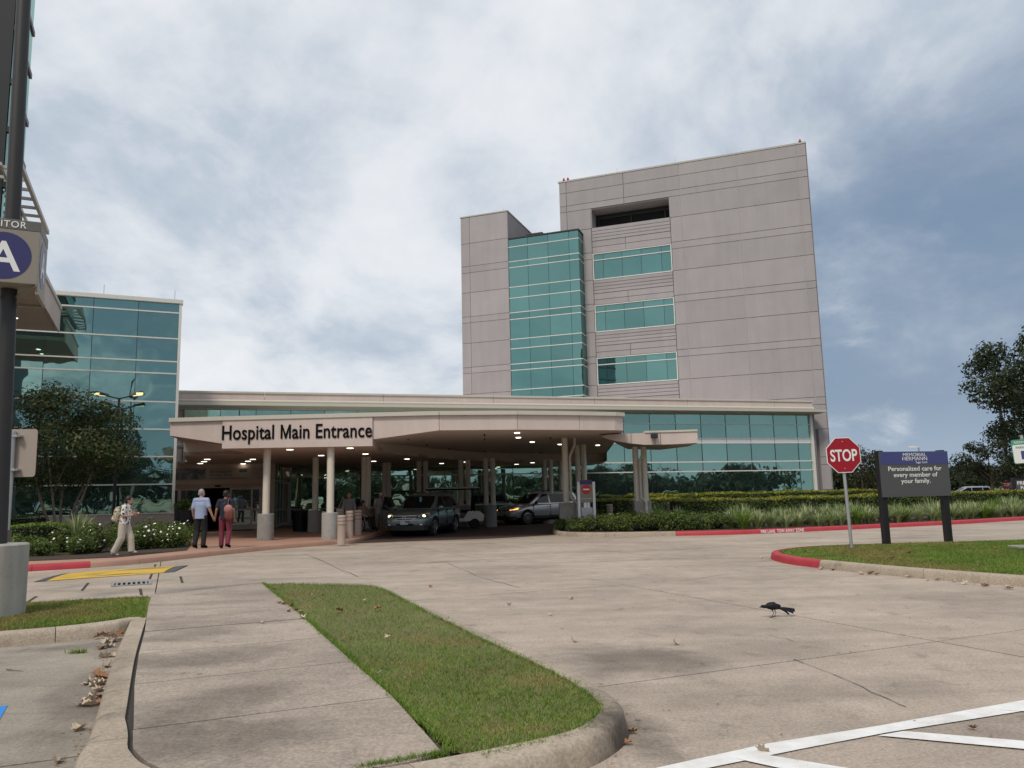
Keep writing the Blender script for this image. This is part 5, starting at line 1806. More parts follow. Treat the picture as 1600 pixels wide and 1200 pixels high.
# striped strappy clumps along the red kerb
def strap_mesh(seed, n=150, h=.62, w=.017):
    rs = np.random.RandomState(seed)
    V = []; F = []
    for i in range(n):
        a = rs.uniform(0, 2 * np.pi); ln = h * rs.uniform(.7, 1.25); out = rs.uniform(.15, .95)
        d = np.array([math.cos(a), math.sin(a), 0]); s = np.array([-d[1], d[0], 0])
        b = d * rs.uniform(0, .09)
        o = len(V)
        for q, t in enumerate((0, .35, .7, 1.0)):
            rad = out * ln * (t ** 1.5) * .85
            z = ln * (t - .48 * out * t * t)
            ww = w * (1 - .15 * q) if q < 3 else 0.002
            c = b + d * rad + np.array([0, 0, z])
            V += [c - s * ww, c + s * ww]
        for q in range(3):
            e_ = o + q * 2
            F += [e_, e_ + 1, e_ + 3, e_, e_ + 3, e_ + 2]
    return np.array(V), np.array(F)
protos = []
for sd_ in range(4):
    V, F = strap_mesh(40 + sd_)
    o = tri_mesh('leaves', V, F, M['strap'] if sd_ < 3 else M['strapg'])
    protos.append(o.data)
    bpy.data.objects.remove(o)
def strap_clump(p, label, sc, k, group):
    t = bpy.data.objects.new('striped_grass', protos[k])
    COL.objects.link(t)
    t.location = p; t.scale = (sc, sc, sc * rnd.uniform(.9, 1.1)); t.rotation_euler = (0, 0, rnd.uniform(0, 6))
    return tag(t, label, 'plant', group)
off1 = offset(KP, .75)
off2 = offset(KP, 1.55)
off3 = offset(KP, 2.3)
def walk_path(path, s0, s1, step):
    out = []
    acc = 0
    nxt = s0
    for a, b in zip(path[:-1], path[1:]):
        d = math.hypot(b[0] - a[0], b[1] - a[1])
        while nxt <= acc + d and nxt < s1:
            t = (nxt - acc) / d
            out.append((a[0] + (b[0] - a[0]) * t, a[1] + (b[1] - a[1]) * t))
            nxt += step
        acc += d
    return out
SG = 'striped grasses along the red kerb'
for path, s0, step, sc in ((off1, 13.2, .66, 1.0), (off2, 11.8, .72, 1.15), (off3, 11.2, .85, 1.25)):
    for (x, y) in walk_path(path, s0, 44, step):
        if x > 24: continue
        strap_clump((x + rnd.uniform(-.12, .12), y + rnd.uniform(-.12, .12), .12), 'pale striped strappy grass clump along the red kerb before the clipped hedge', sc * rnd.uniform(.85, 1.15), rnd.choice([0, 1, 2, 2, 0, 3]), SG)
p = dp(1028, 790, 32.6)
strap_clump((p.x, p.y, .12), 'pale spiky strappy clump at the right side of paired posts', 1.35, 1, None)
p = dp(1060, 790, 32.3)
strap_clump((p.x, p.y, .12), 'pale strappy clump standing before the half hidden bollard', 1.2, 0, None)
# left bed
LBS = [(70, 21.7, .42, .5, 0, 'grey green rounded shrub at the left end of flower bed'), (100, 23.1, .5, .7, 14, 'shrub below the spiky plant with few white flowers'), (150, 22.6, .6, .85, 26, 'dark shrub behind the walking woman'), (128, 22.0, .45, .55, 14, 'low shrub by red kerb under dark shrub'),
       (205, 23.4, .5, .75, 10, 'green shrub right in front of the walking woman'), (228, 23.9, .5, .8, 16, 'shrub midway between the woman and the couple'), (252, 24.4, .55, .85, 22, 'leafy shrub below the window corner'), (272, 24.2, .5, .8, 60, 'flowering shrub with many white blossoms near the couple'), (283, 25.2, .45, .85, 20, 'last shrub of the bed beside the grey haired man'),
       (240, 26.5, .6, .95, 0, 'back row shrub under the corner of the glass block'), (190, 25.4, .6, .9, 0, 'back row shrub behind the woman'), (40, 22.6, .5, .6, 0, 'shrub at left below bright hedge'), (20, 21.5, .5, .55, 0, 'shrub beside the concrete lamp base')]
for (x, Y, r_, h_, fl_, l) in LBS:
    p = dp(x, 830, Y)
    shrub(l, p.x, p.y, .15, r_, h_, 2300, 'shrub', .07, 'shrubs of the flower bed by entrance', flowers=int(fl_ * .38))
p = dp(120, 830, 23.4)
strap_clump((p.x, p.y, .4), 'pale spiky plant rising from bed left of the woman', 1.5, 2, None)

# trees
p = dp(93, 812, 28.0)
tree('small_tree', 'multi stemmed dark small tree in front of the glass block', p.x, p.y, 5.75, 2.55, 1.8, 17000, .12, 'crape', trunks=6, bark='barkpale', tr=.055, seed=5, nclump=46, clump=.26, spread=.5)
p = dp(1698, 770, 63.0)
tree('oak_tree', 'large dark live oak cut by the right frame edge', p.x, p.y, 16.6, 7.9, 3.2, 34000, .30, 'oak', tr=.45, seed=9, nclump=80, clump=.2)
p = dp(1550, 775, 62.0)
tree('oak_tree', 'mid sized dark oak behind the car left of far stop sign', p.x, p.y, 4.9, 2.5, 1.3, 6500, .19, 'oak', tr=.15, seed=14, nclump=40, clump=.24)
p = dp(1345, 775, 58.0)
tree('small_tree', 'round olive brown small tree behind the stop sign', p.x, p.y, 5.0, 2.3, 1.3, 5000, .16, 'small', tr=.1, trunks=3, seed=21, nclump=34, clump=.26)
p = dp(1640, 770, 75.0)
tree('oak_tree', 'farther oak filling the gap behind the light pole', p.x, p.y, 8.0, 5.0, 1.8, 7000, .28, 'oak', tr=.25, seed=31, nclump=36, clump=.26)
# far woods round the site
def woods(name, pts, hmin, hmax, n, size, seed):
    rs = random.Random(seed)
    bl = []
    for (x, y) in pts:
        for q in range(3):
            h = rs.uniform(hmin, hmax)
            if seed == 4 and -.9 < math.atan2(x, -y) < .55: h *= 1.7
            bl.append((x + rs.uniform(-4, 4), y + rs.uniform(-4, 4), h * rs.uniform(.3, .7), rs.uniform(3, 5.5), rs.uniform(3, 5.5), h * rs.uniform(.28, .42)))
    core = MB()
    o = blob_foliage(name, bl, n, size, M['far'], None, .6, .7)
    return stuff(o)
woods('far_woods', [(60 + 5.5 * i, 178 + 2.0 * i) for i in range(46)], 4.5, 8, 34000, 1.0, 3)
ring = []
for a in np.arange(96, 268, 1.7):
    rr_ = 86 + 10 * math.sin(a * .21)
    ring.append((rr_ * math.sin(R(a)), rr_ * math.cos(R(a))))
woods('rear_woods', ring, 4, 7.5, 60000, .9, 4)
for i, (x, y, h, r_) in enumerate(((22, -24, 6.0, 3.4), (48, -30, 7.0, 3.8), (66, -22, 6.5, 3.6), (8, -26, 7.8, 4.6), (-3, -20, 7.0, 4.2), (84, -4, 6.5, 3.4), (-13, -26, 8, 4.6), (-24, -16, 7, 4.0))):
    tree('parking_tree', ['round tree beside the white lines of the parking lot', 'tall tree in the middle of the parking lot', 'tree at the right side of the parking lot', 'dense tree far back in the parking lot', 'tree behind the walk in the parking lot', 'tree by the right road end', 'big tree at the left back of parking lot', 'tree left of the lamp post behind the viewer'][i], x, y, h, r_, 1.9, 2600, .34, 'oak', tr=.2, seed=60 + i, nclump=22, clump=.3, group='trees of the parking lot')

# ================================================================== BIRD
bp = gp(1207, 964.5, 0)
bird = thing('bird', 'black long tailed bird bending forward on the concrete drive', 'bird', bp, R(6))
m_, t_, b_ = newmat('black_plumage')
L(t_, mixc(t_, noi(t_, pos(t_), 40, 3), (.006, .006, .008), (.012, .016, .022)), b_.inputs['Base Color'])
b_.inputs['Roughness'].default_value = .6
b_.inputs['Specular IOR Level'].default_value = .25
def fuse(mb, vox, name, sm=True, smooth_it=2):
    me = mb.mesh(name)
    o = bpy.data.objects.new(name, me)
    COL.objects.link(o)
    r_ = o.modifiers.new('r', 'REMESH'); r_.mode = 'VOXEL'; r_.voxel_size = vox; r_.use_smooth_shade = sm
    s_ = o.modifiers.new('s', 'SMOOTH'); s_.iterations = smooth_it; s_.factor = .5
    dg = bpy.context.evaluated_depsgraph_get()
    out = bpy.data.meshes.new_from_object(o.evaluated_get(dg))
    bpy.data.objects.remove(o)
    out.name = name
    return out
def limb(mb, pts, rs, n=12):
    mb.tube(pts, rs, n)
    for p, r_ in zip(pts, rs):
        mb.ball(p, r_ * .995, n, 8)
    return mb
# head towards -X
k = MB()
k.tube([(-.155, 0, .152), (-.13, 0, .158), (-.085, 0, .160), (-.03, 0, .168), (.03, 0, .166), (.08, 0, .145), (.12, 0, .128)], [.010, .024, .028, .052, .058, .040, .020], 14)
k.ball((-.142, 0, .162), (.030, .022, .022), 12, 8).ball((-.01, 0, .165), (.085, .052, .055), 16, 10).ball((.05, 0, .155), (.07, .046, .044), 14, 9)
k.tube([(-.01, -.018, .13), (.0, -.02, .095)], [.022, .009], 10); k.tube([(.045, .018, .13), (.05, .02, .095)], [.022, .009], 10)
bm_ = fuse(k, .0042, 'body')
link('body', bm_, m_, bird)
MB().tube([(-.163, 0, .160), (-.180, 0, .150), (-.194, 0, .140)], [.009, .006, .0012], 8).build('beak', m_, bird)
for (hx_, hy_, kx, fx) in ((.0, -.02, -.006, -.024), (.05, .02, .055, .04)):
    MB().tube([(hx_, hy_, .105), (hx_ + .014, hy_, .062), (fx, hy_, .006)], [.0065, .0042, .004], 8).tube([(fx, hy_, .006), (fx - .042, hy_, .003)], [.004, .002], 6).tube([(fx, hy_, .006), (fx - .03, hy_ + .018, .003)], [.004, .002], 6).tube([(fx, hy_, .006), (fx - .03, hy_ - .018, .003)], [.004, .002], 6).tube([(fx, hy_, .006), (fx + .025, hy_, .003)], [.004, .002], 6).build('leg', m_, bird)
for y, dz, l_, dw_ in ((-.014, -.012, .21, -.012), (-.006, 0, .245, .0), (.006, .0, .262, .01), (.014, -.014, .20, .018), (0, -.02, .16, -.03)):
    k = MB()
    p0 = Vector((.10, y * .5, .133)); p1 = Vector((.10 + l_ * .55, y * 2, .108 + dw_ * .4)); p2 = Vector((.10 + l_, y * 3.2, .085 + dz + dw_))
    V = []
    for p_, w_ in ((p0, .012), (p1, .02), (p2, .016)):
        V += [p_ + Vector((0, -w_ * .3, -w_)), p_ + Vector((0, w_ * .3, w_)), p_ + Vector((0, -w_ * .3 + .004, -w_)), p_ + Vector((0, w_ * .3 + .004, w_))]
    k.add(V, [(0, 4, 5, 1), (4, 8, 9, 5), (3, 7, 6, 2), (7, 11, 10, 6), (1, 5, 7, 3), (5, 9, 11, 7), (0, 2, 6, 4), (4, 6, 10, 8), (8, 10, 11, 9)])
    k.build('tail_feather', m_, bird)
for s in (-1, 1):
    k = MB().ball((.035, s * .045, .165), (.088, .013, .036), 14, 8)
    k.build('wing', m_, bird, smooth=60)
bird.scale = (.8,) * 3

# ================================================================== PEOPLE
def V3(*a): return Vector(a)
def person(label, loc, rz, h=1.7, J=None, skin='skin', shirt=None, trousers=None, shoes=None, hair=None, build=1.0, sleeve=.55, wide=1.0, shirt_low=.84, hairstyle='short', cap_=None, extra=None):
    """figure facing +Y; J overrides joint positions given for a height of 1.70 m"""
    root = thing('person', label, 'person', loc, rz)
    k = h / 1.70
    j = dict(pel=V3(0, 0, .93), chest=V3(0, .0, 1.24), neck=V3(0, -.005, 1.44), head=V3(0, .015, 1.58),
             hl=V3(-.09, 0, .90), hr=V3(.09, 0, .90), kl=V3(-.10, .03, .49), kr=V3(.10, .03, .49), al=V3(-.10, -.02, .085), ar=V3(.10, -.02, .085),
             fl=V3(-.11, .12, .03), fr=V3(.11, .12, .03),
             sl=V3(-.18, 0, 1.385), sr=V3(.18, 0, 1.385), el=V3(-.24, -.02, 1.12), er=V3(.24, -.02, 1.12), wl=V3(-.25, .05, .88), wr=V3(.25, .05, .88),
             gl=V3(-.25, .08, .80), gr=V3(.25, .08, .80))
    if J:
        for a, b in J.items():
            j[a] = V3(*b)
    j = {a: b * k for a, b in j.items()}
    B = build
    sk = MB()
    # torso and limbs, one continuous skin
    sk.tube([j['pel'] - V3(0, 0, .06) * k, j['pel'], (j['pel'] + j['chest']) / 2, j['chest'], j['chest'] + V3(0, 0, .07) * k], [.13 * k * B, .145 * k * B, .14 * k * B, .15 * k * B, .13 * k * B], 20, ell=.72)
    limb(sk, [j['sl'], j['chest'] + V3(0, 0, .12) * k, j['sr']], [.055 * k, .10 * k, .055 * k], 12)
    limb(sk, [j['neck'] - V3(0, 0, .07) * k, j['neck'] + V3(0, .004, .05) * k], [.062 * k, .052 * k], 12)
    hd = j['head']
    up = (j['head'] - j['neck']).normalized()
    fwd = V3(0, 1, 0)
    hf = J.get('face') if J else None
    if hf: fwd = V3(*hf).normalized()
    side = fwd.cross(V3(0, 0, 1)).normalized()
    sk.ball(hd + V3(0, 0, .02) * k, (.076 * k, .092 * k, .102 * k) if abs(fwd.y) > .6 else (.092 * k, .076 * k, .102 * k), 16, 12)
    sk.ball(hd + fwd * .03 * k - V3(0, 0, .055) * k, .055 * k, 12, 8)
    limb(sk, [hd + fwd * .085 * k + V3(0, 0, .01) * k, hd + fwd * .103 * k - V3(0, 0, .025) * k], [.010 * k, .013 * k], 8)
    limb(sk, [hd + fwd * .085 * k - V3(0, 0, .062) * k - side * .018 * k, hd + fwd * .085 * k - V3(0, 0, .062) * k + side * .018 * k], [.007 * k, .007 * k], 8)
    for s in (-1, 1):
        sk.ball(hd + side * s * .08 * k - V3(0, 0, .005) * k, (.014 * k, .022 * k, .03 * k), 8, 6)
        S_ = 'l' if s < 0 else 'r'
        limb(sk, [j['s' + S_], j['e' + S_], j['w' + S_]], [.052 * k * B, .041 * k * B, .029 * k], 12)
        limb(sk, [j['h' + S_], j['k' + S_], j['a' + S_]], [.088 * k * B, .058 * k, .042 * k], 12)
        limb(sk, [j['a' + S_], j['f' + S_]], [.042 * k, .03 * k], 10)
        # palm, four fingers and a thumb
        w_, g_ = j['w' + S_], j['g' + S_]
        d = (g_ - w_).normalized()
        sd = d.cross(fwd if abs(d.dot(fwd)) < .9 else V3(0, 0, 1)).normalized()
        nn = sd.cross(d)
        p0, p1 = w_ + d * .02 * k, w_ + d * .085 * k
        limb(sk, [p0 - sd * .016 * k, p1 - sd * .026 * k], [.018 * k, .014 * k], 8)
        limb(sk, [p0 + sd * .016 * k, p1 + sd * .026 * k], [.018 * k, .014 * k], 8)
        limb(sk, [p0, p1], [.02 * k, .015 * k], 8)
        for q, ln in enumerate((.062, .074, .07, .055)):
            o_ = sd * (-.033 + .022 * q) * k
            limb(sk, [p1 + o_, p1 + o_ * 1.08 + d * ln * .5 * k + nn * .012 * k, p1 + o_ * 1.08 + d * ln * .88 * k + nn * .034 * k], [.0098 * k, .009 * k, .0078 * k], 8)
        ts = -1 if s < 0 else 1
        limb(sk, [p0 - sd * .02 * k + nn * .01 * k, p0 - sd * .052 * k + d * .035 * k + nn * .015 * k, p0 - sd * .06 * k + d * .065 * k + nn * .02 * k], [.0125 * k, .0105 * k, .009 * k], 8)
    link('body', fuse(sk, .0078, 'body', True, 1), M[skin], root)
    # shirt
    if shirt:
        c = MB()
        low = j['pel'] + V3(0, 0, (shirt_low - .93) * k)
        if 'low' in j: low = j['low']
        c.tube([low, (low + j['chest']) / 2, j['chest'], j['chest'] + V3(0, 0, .08) * k], [.172 * k * B, .166 * k * B, .172 * k * B, .155 * k * B], 20, ell=.76)
        limb(c, [j['sl'], j['chest'] + V3(0, 0, .13) * k, j['sr']], [.068 * k, .10 * k, .068 * k], 12)
        c.tube([j['neck'] - V3(0, 0, .08) * k, j['neck'] + V3(0, 0, .018) * k], [.10 * k, .066 * k], 14)
        for S_ in 'lr':
            e_ = j['s' + S_] + (j['e' + S_] - j['s' + S_]) * min(1, sleeve * 1.5)
            pts = [j['s' + S_], j['s' + S_] + (e_ - j['s' + S_]) * .5, e_]
            rs_ = [.073 * k, .068 * k, .066 * k]
            if sleeve > .9:
                pts.append(j['w' + S_]); rs_.append(.045 * k)
            c.tube(pts, rs_, 14)
            c.ball(pts[0], .073 * k, 12, 8)
        # flatten the trunk front to back
        sh = fuse(c, .011, 'shirt', True, 3)
        link('shirt', sh, shirt, root)
    if trousers:
        c = MB()
        c.tube([j['pel'] + V3(0, 0, .08) * k, j['pel'] - V3(0, 0, .02) * k, j['pel'] - V3(0, 0, .10) * k], [.155 * k * B, .165 * k * B, .15 * k * B], 20, ell=.78)
        for S_ in 'lr':
            an = j['a' + S_] - V3(0, 0, .012) * k
            limb(c, [j['h' + S_], j['k' + S_]], [.098 * k * B, .078 * k * wide], 14)
            c.tube([j['k' + S_], (j['k' + S_] + an) / 2, an], [.078 * k * wide, .072 * k * wide, .070 * k * wide], 14)
        link('trousers', fuse(c, .011, 'trousers', True, 3), trousers, root)
    for S_ in 'lr':
        c = MB()
        a_, f_ = j['a' + S_], j['f' + S_]
        d = (f_ - a_); d.z *= .35; 
        heel = a_ - d.normalized() * .035 * k - V3(0, 0, .035) * k
        limb(c, [heel, (a_ + f_) / 2 - V3(0, 0, .008) * k, f_], [.044 * k, .046 * k, .036 * k], 12)
        link('shoe', fuse(c, .008, 'shoe', True, 2), shoes, root)
    top = hd + V3(0, 0, .02) * k
    if hair:
        c = MB()
        if hairstyle == 'short':
            c.ball(top - fwd * .014 * k + V3(0, 0, .018) * k, (.084 * k, .094 * k, .098 * k), 16, 10)
            c.ball(top - fwd * .045 * k - V3(0, 0, .035) * k, (.072 * k, .05 * k, .06 * k), 14, 8)
        else:
            c.ball(top - fwd * .018 * k + V3(0, 0, .022) * k, .10 * k, 16, 10)
            limb(c, [top - fwd * .06 * k, top - fwd * .10 * k - V3(0, 0, .12) * k, top - fwd * .13 * k - V3(0, 0, .22) * k], [.085 * k, .08 * k, .045 * k], 12)
        link('hair', fuse(c, .009, 'hair', True, 2), hair, root)
    if cap_:
        c = MB()
        c.ball(top + V3(0, 0, .045) * k, (.092 * k, .098 * k, .075 * k), 16, 10)
        c.tube([top + fwd * .05 * k + V3(0, 0, .03) * k, top + fwd * .16 * k + V3(0, 0, .015) * k], [.065 * k, .05 * k], 14, ell=.22)
        link('cap', fuse(c, .009, 'cap', True, 2), cap_, root)
    # eyes
    for s in (-1, 1):
        MB().ball(hd + fwd * .083 * k + side * s * .03 * k + V3(0, 0, .018) * k, .010 * k, 8, 6).build('eye', M['black'], root)
    return root, j, k
cloth = lambda n, c, v=.14: simple(n, c, .85, v, 9, bmp=1.0, bscale=15, obj=True)
wl = V3(.31, .03, .84)
pA_ = gp(312, 856.5, .15); pB_ = gp(350.5, 856.5, .15)
hm = V3(.345, .02, .83)
person('grey haired man in pale blue polo and black trousers holding hands', pA_, R(-6), 1.74,
       dict(al=(-.10, -.12, .10), fl=(-.11, .02, .035), kl=(-.10, .02, .49), kr=(.10, .06, .49), ar=(.11, -.02, .085), fr=(.15, .11, .03), er=(.265, -.02, 1.14), wr=(.345, .03, .91), gr=(.37, .05, .83), wl=(-.25, .06, .9), gl=(-.24, .10, .82), face=(.45, .9, 0)),
       'skin', cloth('pale_blue_polo', (.30, .36, .52)), cloth('black_trousers', (.012, .012, .013)), M['black'], simple('grey_hair', (.30, .29, .28), .7, .2, 40), 1.08, .6)
rB, jB, kB = person('dark haired man in navy tee and maroon trousers with shoulder bag', pB_, R(4), 1.68,
       dict(al=(-.09, -.02, .085), ar=(.13, -.16, .12), fr=(.17, -.04, .05), kr=(.12, .03, .50), el=(-.25, -.03, 1.13), wl=(-.30, .03, .92), gl=(-.33, .05, .84), face=(0, 1, 0)),
       'skin2', cloth('navy_tee', (.012, .015, .030)), cloth('maroon_trousers', (.16, .022, .045)), M['black'], simple('black_hair', (.008, .007, .007), .5), .98, .5, cap_=cloth('dark_cap', (.010, .011, .016)))
bag = thing('shoulder_bag', 'dusty pink and brown bag hanging behind the right shoulder of man', 'bag', (pB_.x, pB_.y, pB_.z), R(4))
k = MB(); k.ball((.15, -.235, 1.14), (.13, .09, .13), 14, 10); 
link('upper_pouch', fuse(k, .012, 'upper_pouch', True, 3), cloth('pink_canvas', (.36, .16, .15), .25), bag)
k = MB(); k.ball((.17, -.21, .98), (.14, .10, .19), 14, 10).bbox(.06, .28, -.29, -.16, .86, 1.08, .03)
link('lower_pouch', fuse(k, .012, 'lower_pouch', True, 3), cloth('brown_leather', (.15, .045, .035), .25), bag)
MB().tube([(.13, -.2, 1.22), (.11, -.13, 1.36), (.10, -.01, 1.475), (.105, .10, 1.40), (.13, .15, 1.2)], .022, 8, ell=.35).build('strap', cloth('pink_strap', (.30, .13, .14)), bag)
# woman walking right
m_, t_, b_ = newmat('spotted_blouse')
vo = N(t_, 'ShaderNodeTexVoronoi'); vo.inputs['Scale'].default_value = 15; L(t_, pos(t_, True), vo.inputs['Vector'])
L(t_, ramp(t_, vo.outputs['Distance'], [(.36, (.01, .01, .012)), (.42, (.62, .62, .62))]), b_.inputs['Base Color']); b_.inputs['Roughness'].default_value = .8
pW = gp(192, 868, .15)
person('woman with dark hair in spotted blouse and cream trousers walking right', pW, R(-86), 1.56,
       dict(pel=(0, .0, .93), chest=(0, .05, 1.24), neck=(0, .07, 1.44), head=(0, .11, 1.575), kl=(-.09, .15, .51), al=(-.09, .20, .11), fl=(-.09, .33, .08), kr=(.09, -.03, .50), ar=(.09, -.23, .10), fr=(.09, -.11, .03),
            hl=(-.09, .02, .9), hr=(.09, -.02, .9), sl=(-.17, .05, 1.385), sr=(.17, .05, 1.385), el=(-.21, .02, 1.13), er=(.23, .03, 1.12), wl=(-.12, .24, 1.16), wr=(.14, .27, 1.15), gl=(-.08, .31, 1.2), gr=(.08, .34, 1.2)),
       'skin', m_, cloth('cream_trousers', (.46, .42, .35)), simple('pink_trainers', (.42, .30, .25), .6), simple('dark_hair', (.010, .008, .008), .5), 1.06, .62, 1.35, hairstyle='long', shirt_low=.88)
bk_ = thing('backpack', 'cream and floral backpack on the back of walking woman', 'backpack', pW, R(-86))
kk = 1.56 / 1.7
m_, t_, b_ = newmat('floral_canvas')
L(t_, ramp(t_, noi(t_, pos(t_, True), 22, 3, .6), [(.42, (.16, .13, .07)), (.5, (.46, .42, .31)), (.62, (.58, .55, .46))]), b_.inputs['Base Color']); b_.inputs['Roughness'].default_value = .85
k = MB().ball((0, -.19 * kk, 1.17 * kk), (.17, .11, .22), 16, 12).bbox(-.14, .14, -.28 * kk, -.12 * kk, .98 * kk, 1.3 * kk, .05)
link('main_pouch', fuse(k, .012, 'main_pouch', True, 4), m_, bk_)
k = MB().ball((0, -.29 * kk, 1.06 * kk), (.12, .06, .10), 14, 10)
link('front_pocket', fuse(k, .012, 'front_pocket', True, 3), m_, bk_)
for s in (-1, 1):
    MB().tube([(s * .11, -.14 * kk, 1.36 * kk), (s * .12, .04, 1.475 * kk), (s * .125, .17, 1.33 * kk), (s * .14, .13, 1.13 * kk), (s * .13, -.08, 1.02 * kk)], .02, 8, ell=.35).build('shoulder_strap', m_, bk_)
# man in grey tee with tote bag
pG = dp(546, 770, 31.9); pG.z = .15
person('stout man in grey tee shirt standing behind the bollards', pG, R(178), 1.60, dict(face=(-.2, 1, 0)), 'skin', cloth('grey_tee', (.20, .20, .215)), cloth('dark_jeans', (.03, .035, .05)), M['black'], simple('fair_hair', (.25, .15, .08), .6), 1.18, .6)
tb = thing('tote_bag', 'white printed tote bag at the side of the grey shirted man', 'bag', pG, R(178))
k = MB().bbox(.22, .50, -.05, .05, .62, .98, .035)
k.v = [(x + (z - .8) * .25, y, z) for x, y, z in k.v]
k.build('pouch', cloth('tote_canvas', (.46, .42, .36), .3), tb, smooth=50)
MB().tube([(.30, 0, .96), (.26, .0, 1.2), (.24, .0, 1.42), (.36, .02, 1.2), (.46, 0, .98)], .014, 6).build('handle', cloth('tote_strap', (.4, .37, .32)), tb)
# man with cap at the car door
pC = dp(592, 770, 33.3); pC.z = .012
person('man in beige cap and pale polo leaning at the open car door', pC, R(-142), 1.74,
       dict(chest=(.0, .05, 1.24), neck=(0, .12, 1.43), head=(0, .19, 1.555), face=(.3, 1, 0), sl=(-.18, .08, 1.38), sr=(.18, .08, 1.38), er=(.33, .26, 1.17), wr=(.40, .44, 1.02), gr=(.42, .52, .98), el=(-.26, .12, 1.13), wl=(-.24, .3, .98), gl=(-.22, .38, .94)),
       'skin2', cloth('pale_polo', (.36, .34, .36)), cloth('khaki_trousers', (.27, .23, .175)), simple('white_trainers', (.5, .5, .5), .6), simple('grey_hair_b', (.2, .19, .18), .7), 1.06, .6, cap_=cloth('beige_cap', (.46, .40, .32)))
# wheelchair with a seated person, facing right towards the car
pH = dp(569, 770, 32.9); pH.z = .12
wc = thing('wheelchair', 'black wheelchair beside the third bollard at the kerb', 'wheelchair', pH, R(-120))
for s in (-1, 1):
    k = MB()
    n = 26
    k.tube([(s * .29, .30 * math.cos(2 * math.pi * q / n), .31 + .30 * math.sin(2 * math.pi * q / n)) for q in range(n + 1)], .018, 8, cap=False)
    wh = k.build('wheel', M['black'], wc)
    k = MB()
    for q in range(12):
        a = 2 * math.pi * q / 12
        k.tube([(s * .29, 0, .31), (s * .29, .29 * math.cos(a), .31 + .29 * math.sin(a))], .003, 4)
    k.tube([(s * .32, .26 * math.cos(2 * math.pi * q / n), .31 + .26 * math.sin(2 * math.pi * q / n)) for q in range(n + 1)], .009, 6, cap=False)
    k.build('rim', M['steel'], wh)
    k = MB(); k.tube([(s * .24, .42 + .08 * math.cos(2 * math.pi * q / 14), .09 + .08 * math.sin(2 * math.pi * q / 14)) for q in range(15)], .014, 6, cap=False)
    k.build('caster', M['black'], wc)
    MB().tube([(s * .24, -.22, .95), (s * .24, -.2, .5), (s * .24, .25, .48), (s * .22, .42, .2), (s * .2, .55, .12)], .013, 8).tube([(s * .24, -.2, .7), (s * .24, .2, .7), (s * .24, .25, .48)], .013, 8).build('side_frame', M['steel'], wc)
    MB().bbox(s * .2 - .07, s * .2 + .07, .48, .62, .10, .12, .005).build('footrest', M['black'], wc)
MB().bbox(-.23, .23, -.2, .24, .48, .53, .02).build('seat', M['black'], wc)
MB().bbox(-.23, .23, -.23, -.2, .52, .93, .012).build('backrest', M['black'], wc)
person('seated dark haired person in beige top in the wheelchair', pH, R(-120), 1.60,
       dict(pel=(0, -.06, .62), chest=(0, -.07, .93), neck=(0, -.06, 1.13), head=(0, -.03, 1.265), hl=(-.09, -.05, .60), hr=(.09, -.05, .60), kl=(-.11, .38, .60), kr=(.11, .38, .60), al=(-.11, .50, .22), ar=(.11, .50, .22), fl=(-.11, .62, .17), fr=(.11, .62, .17),
            sl=(-.18, -.07, 1.07), sr=(.18, -.07, 1.07), el=(-.25, .0, .83), er=(.25, .0, .83), wl=(-.17, .2, .72), wr=(.17, .2, .72), gl=(-.13, .28, .70), gr=(.13, .28, .70), face=(.2, 1, 0)),
       'skin', cloth('beige_top', (.36, .25, .19)), cloth('dark_slacks', (.02, .02, .022)), M['black'], simple('brown_hair', (.02, .012, .008), .5), 1.02, .95, hairstyle='long', shirt_low=.93)

# ================================================================== CARS
def carpaint(name, col, metal=.35):
    m, t, b = newmat(name)
    b.inputs['Base Color'].default_value = (*col, 1)
    b.inputs['Metallic'].default_value = metal
    b.inputs['Roughness'].default_value = .32
    b.inputs['Coat Weight'].default_value = .9
    b.inputs['Coat Roughness'].default_value = .04
    f = noi(t, pos(t, True), 5, 4)
    L(t, mixc(t, f, tuple(x * .92 for x in col), tuple(x * 1.08 for x in col)), b.inputs['Base Color'])
    return m
carglass, t_, b_ = newmat('car_glass')
b_.inputs['Base Color'].default_value = (.008, .01, .011, 1); b_.inputs['Roughness'].default_value = .03
b_.inputs['Specular IOR Level'].default_value = .35
rubber = simple('tyre_rubber', (.014, .014, .014), .85)
plastic = simple('black_trim', (.016, .016, .017), .6)
chrome = simple('chrome', (.72, .72, .73), .22, .02, metal=.35)
alloy = simple('alloy_rim', (.42, .42, .44), .3, .05, metal=.8)
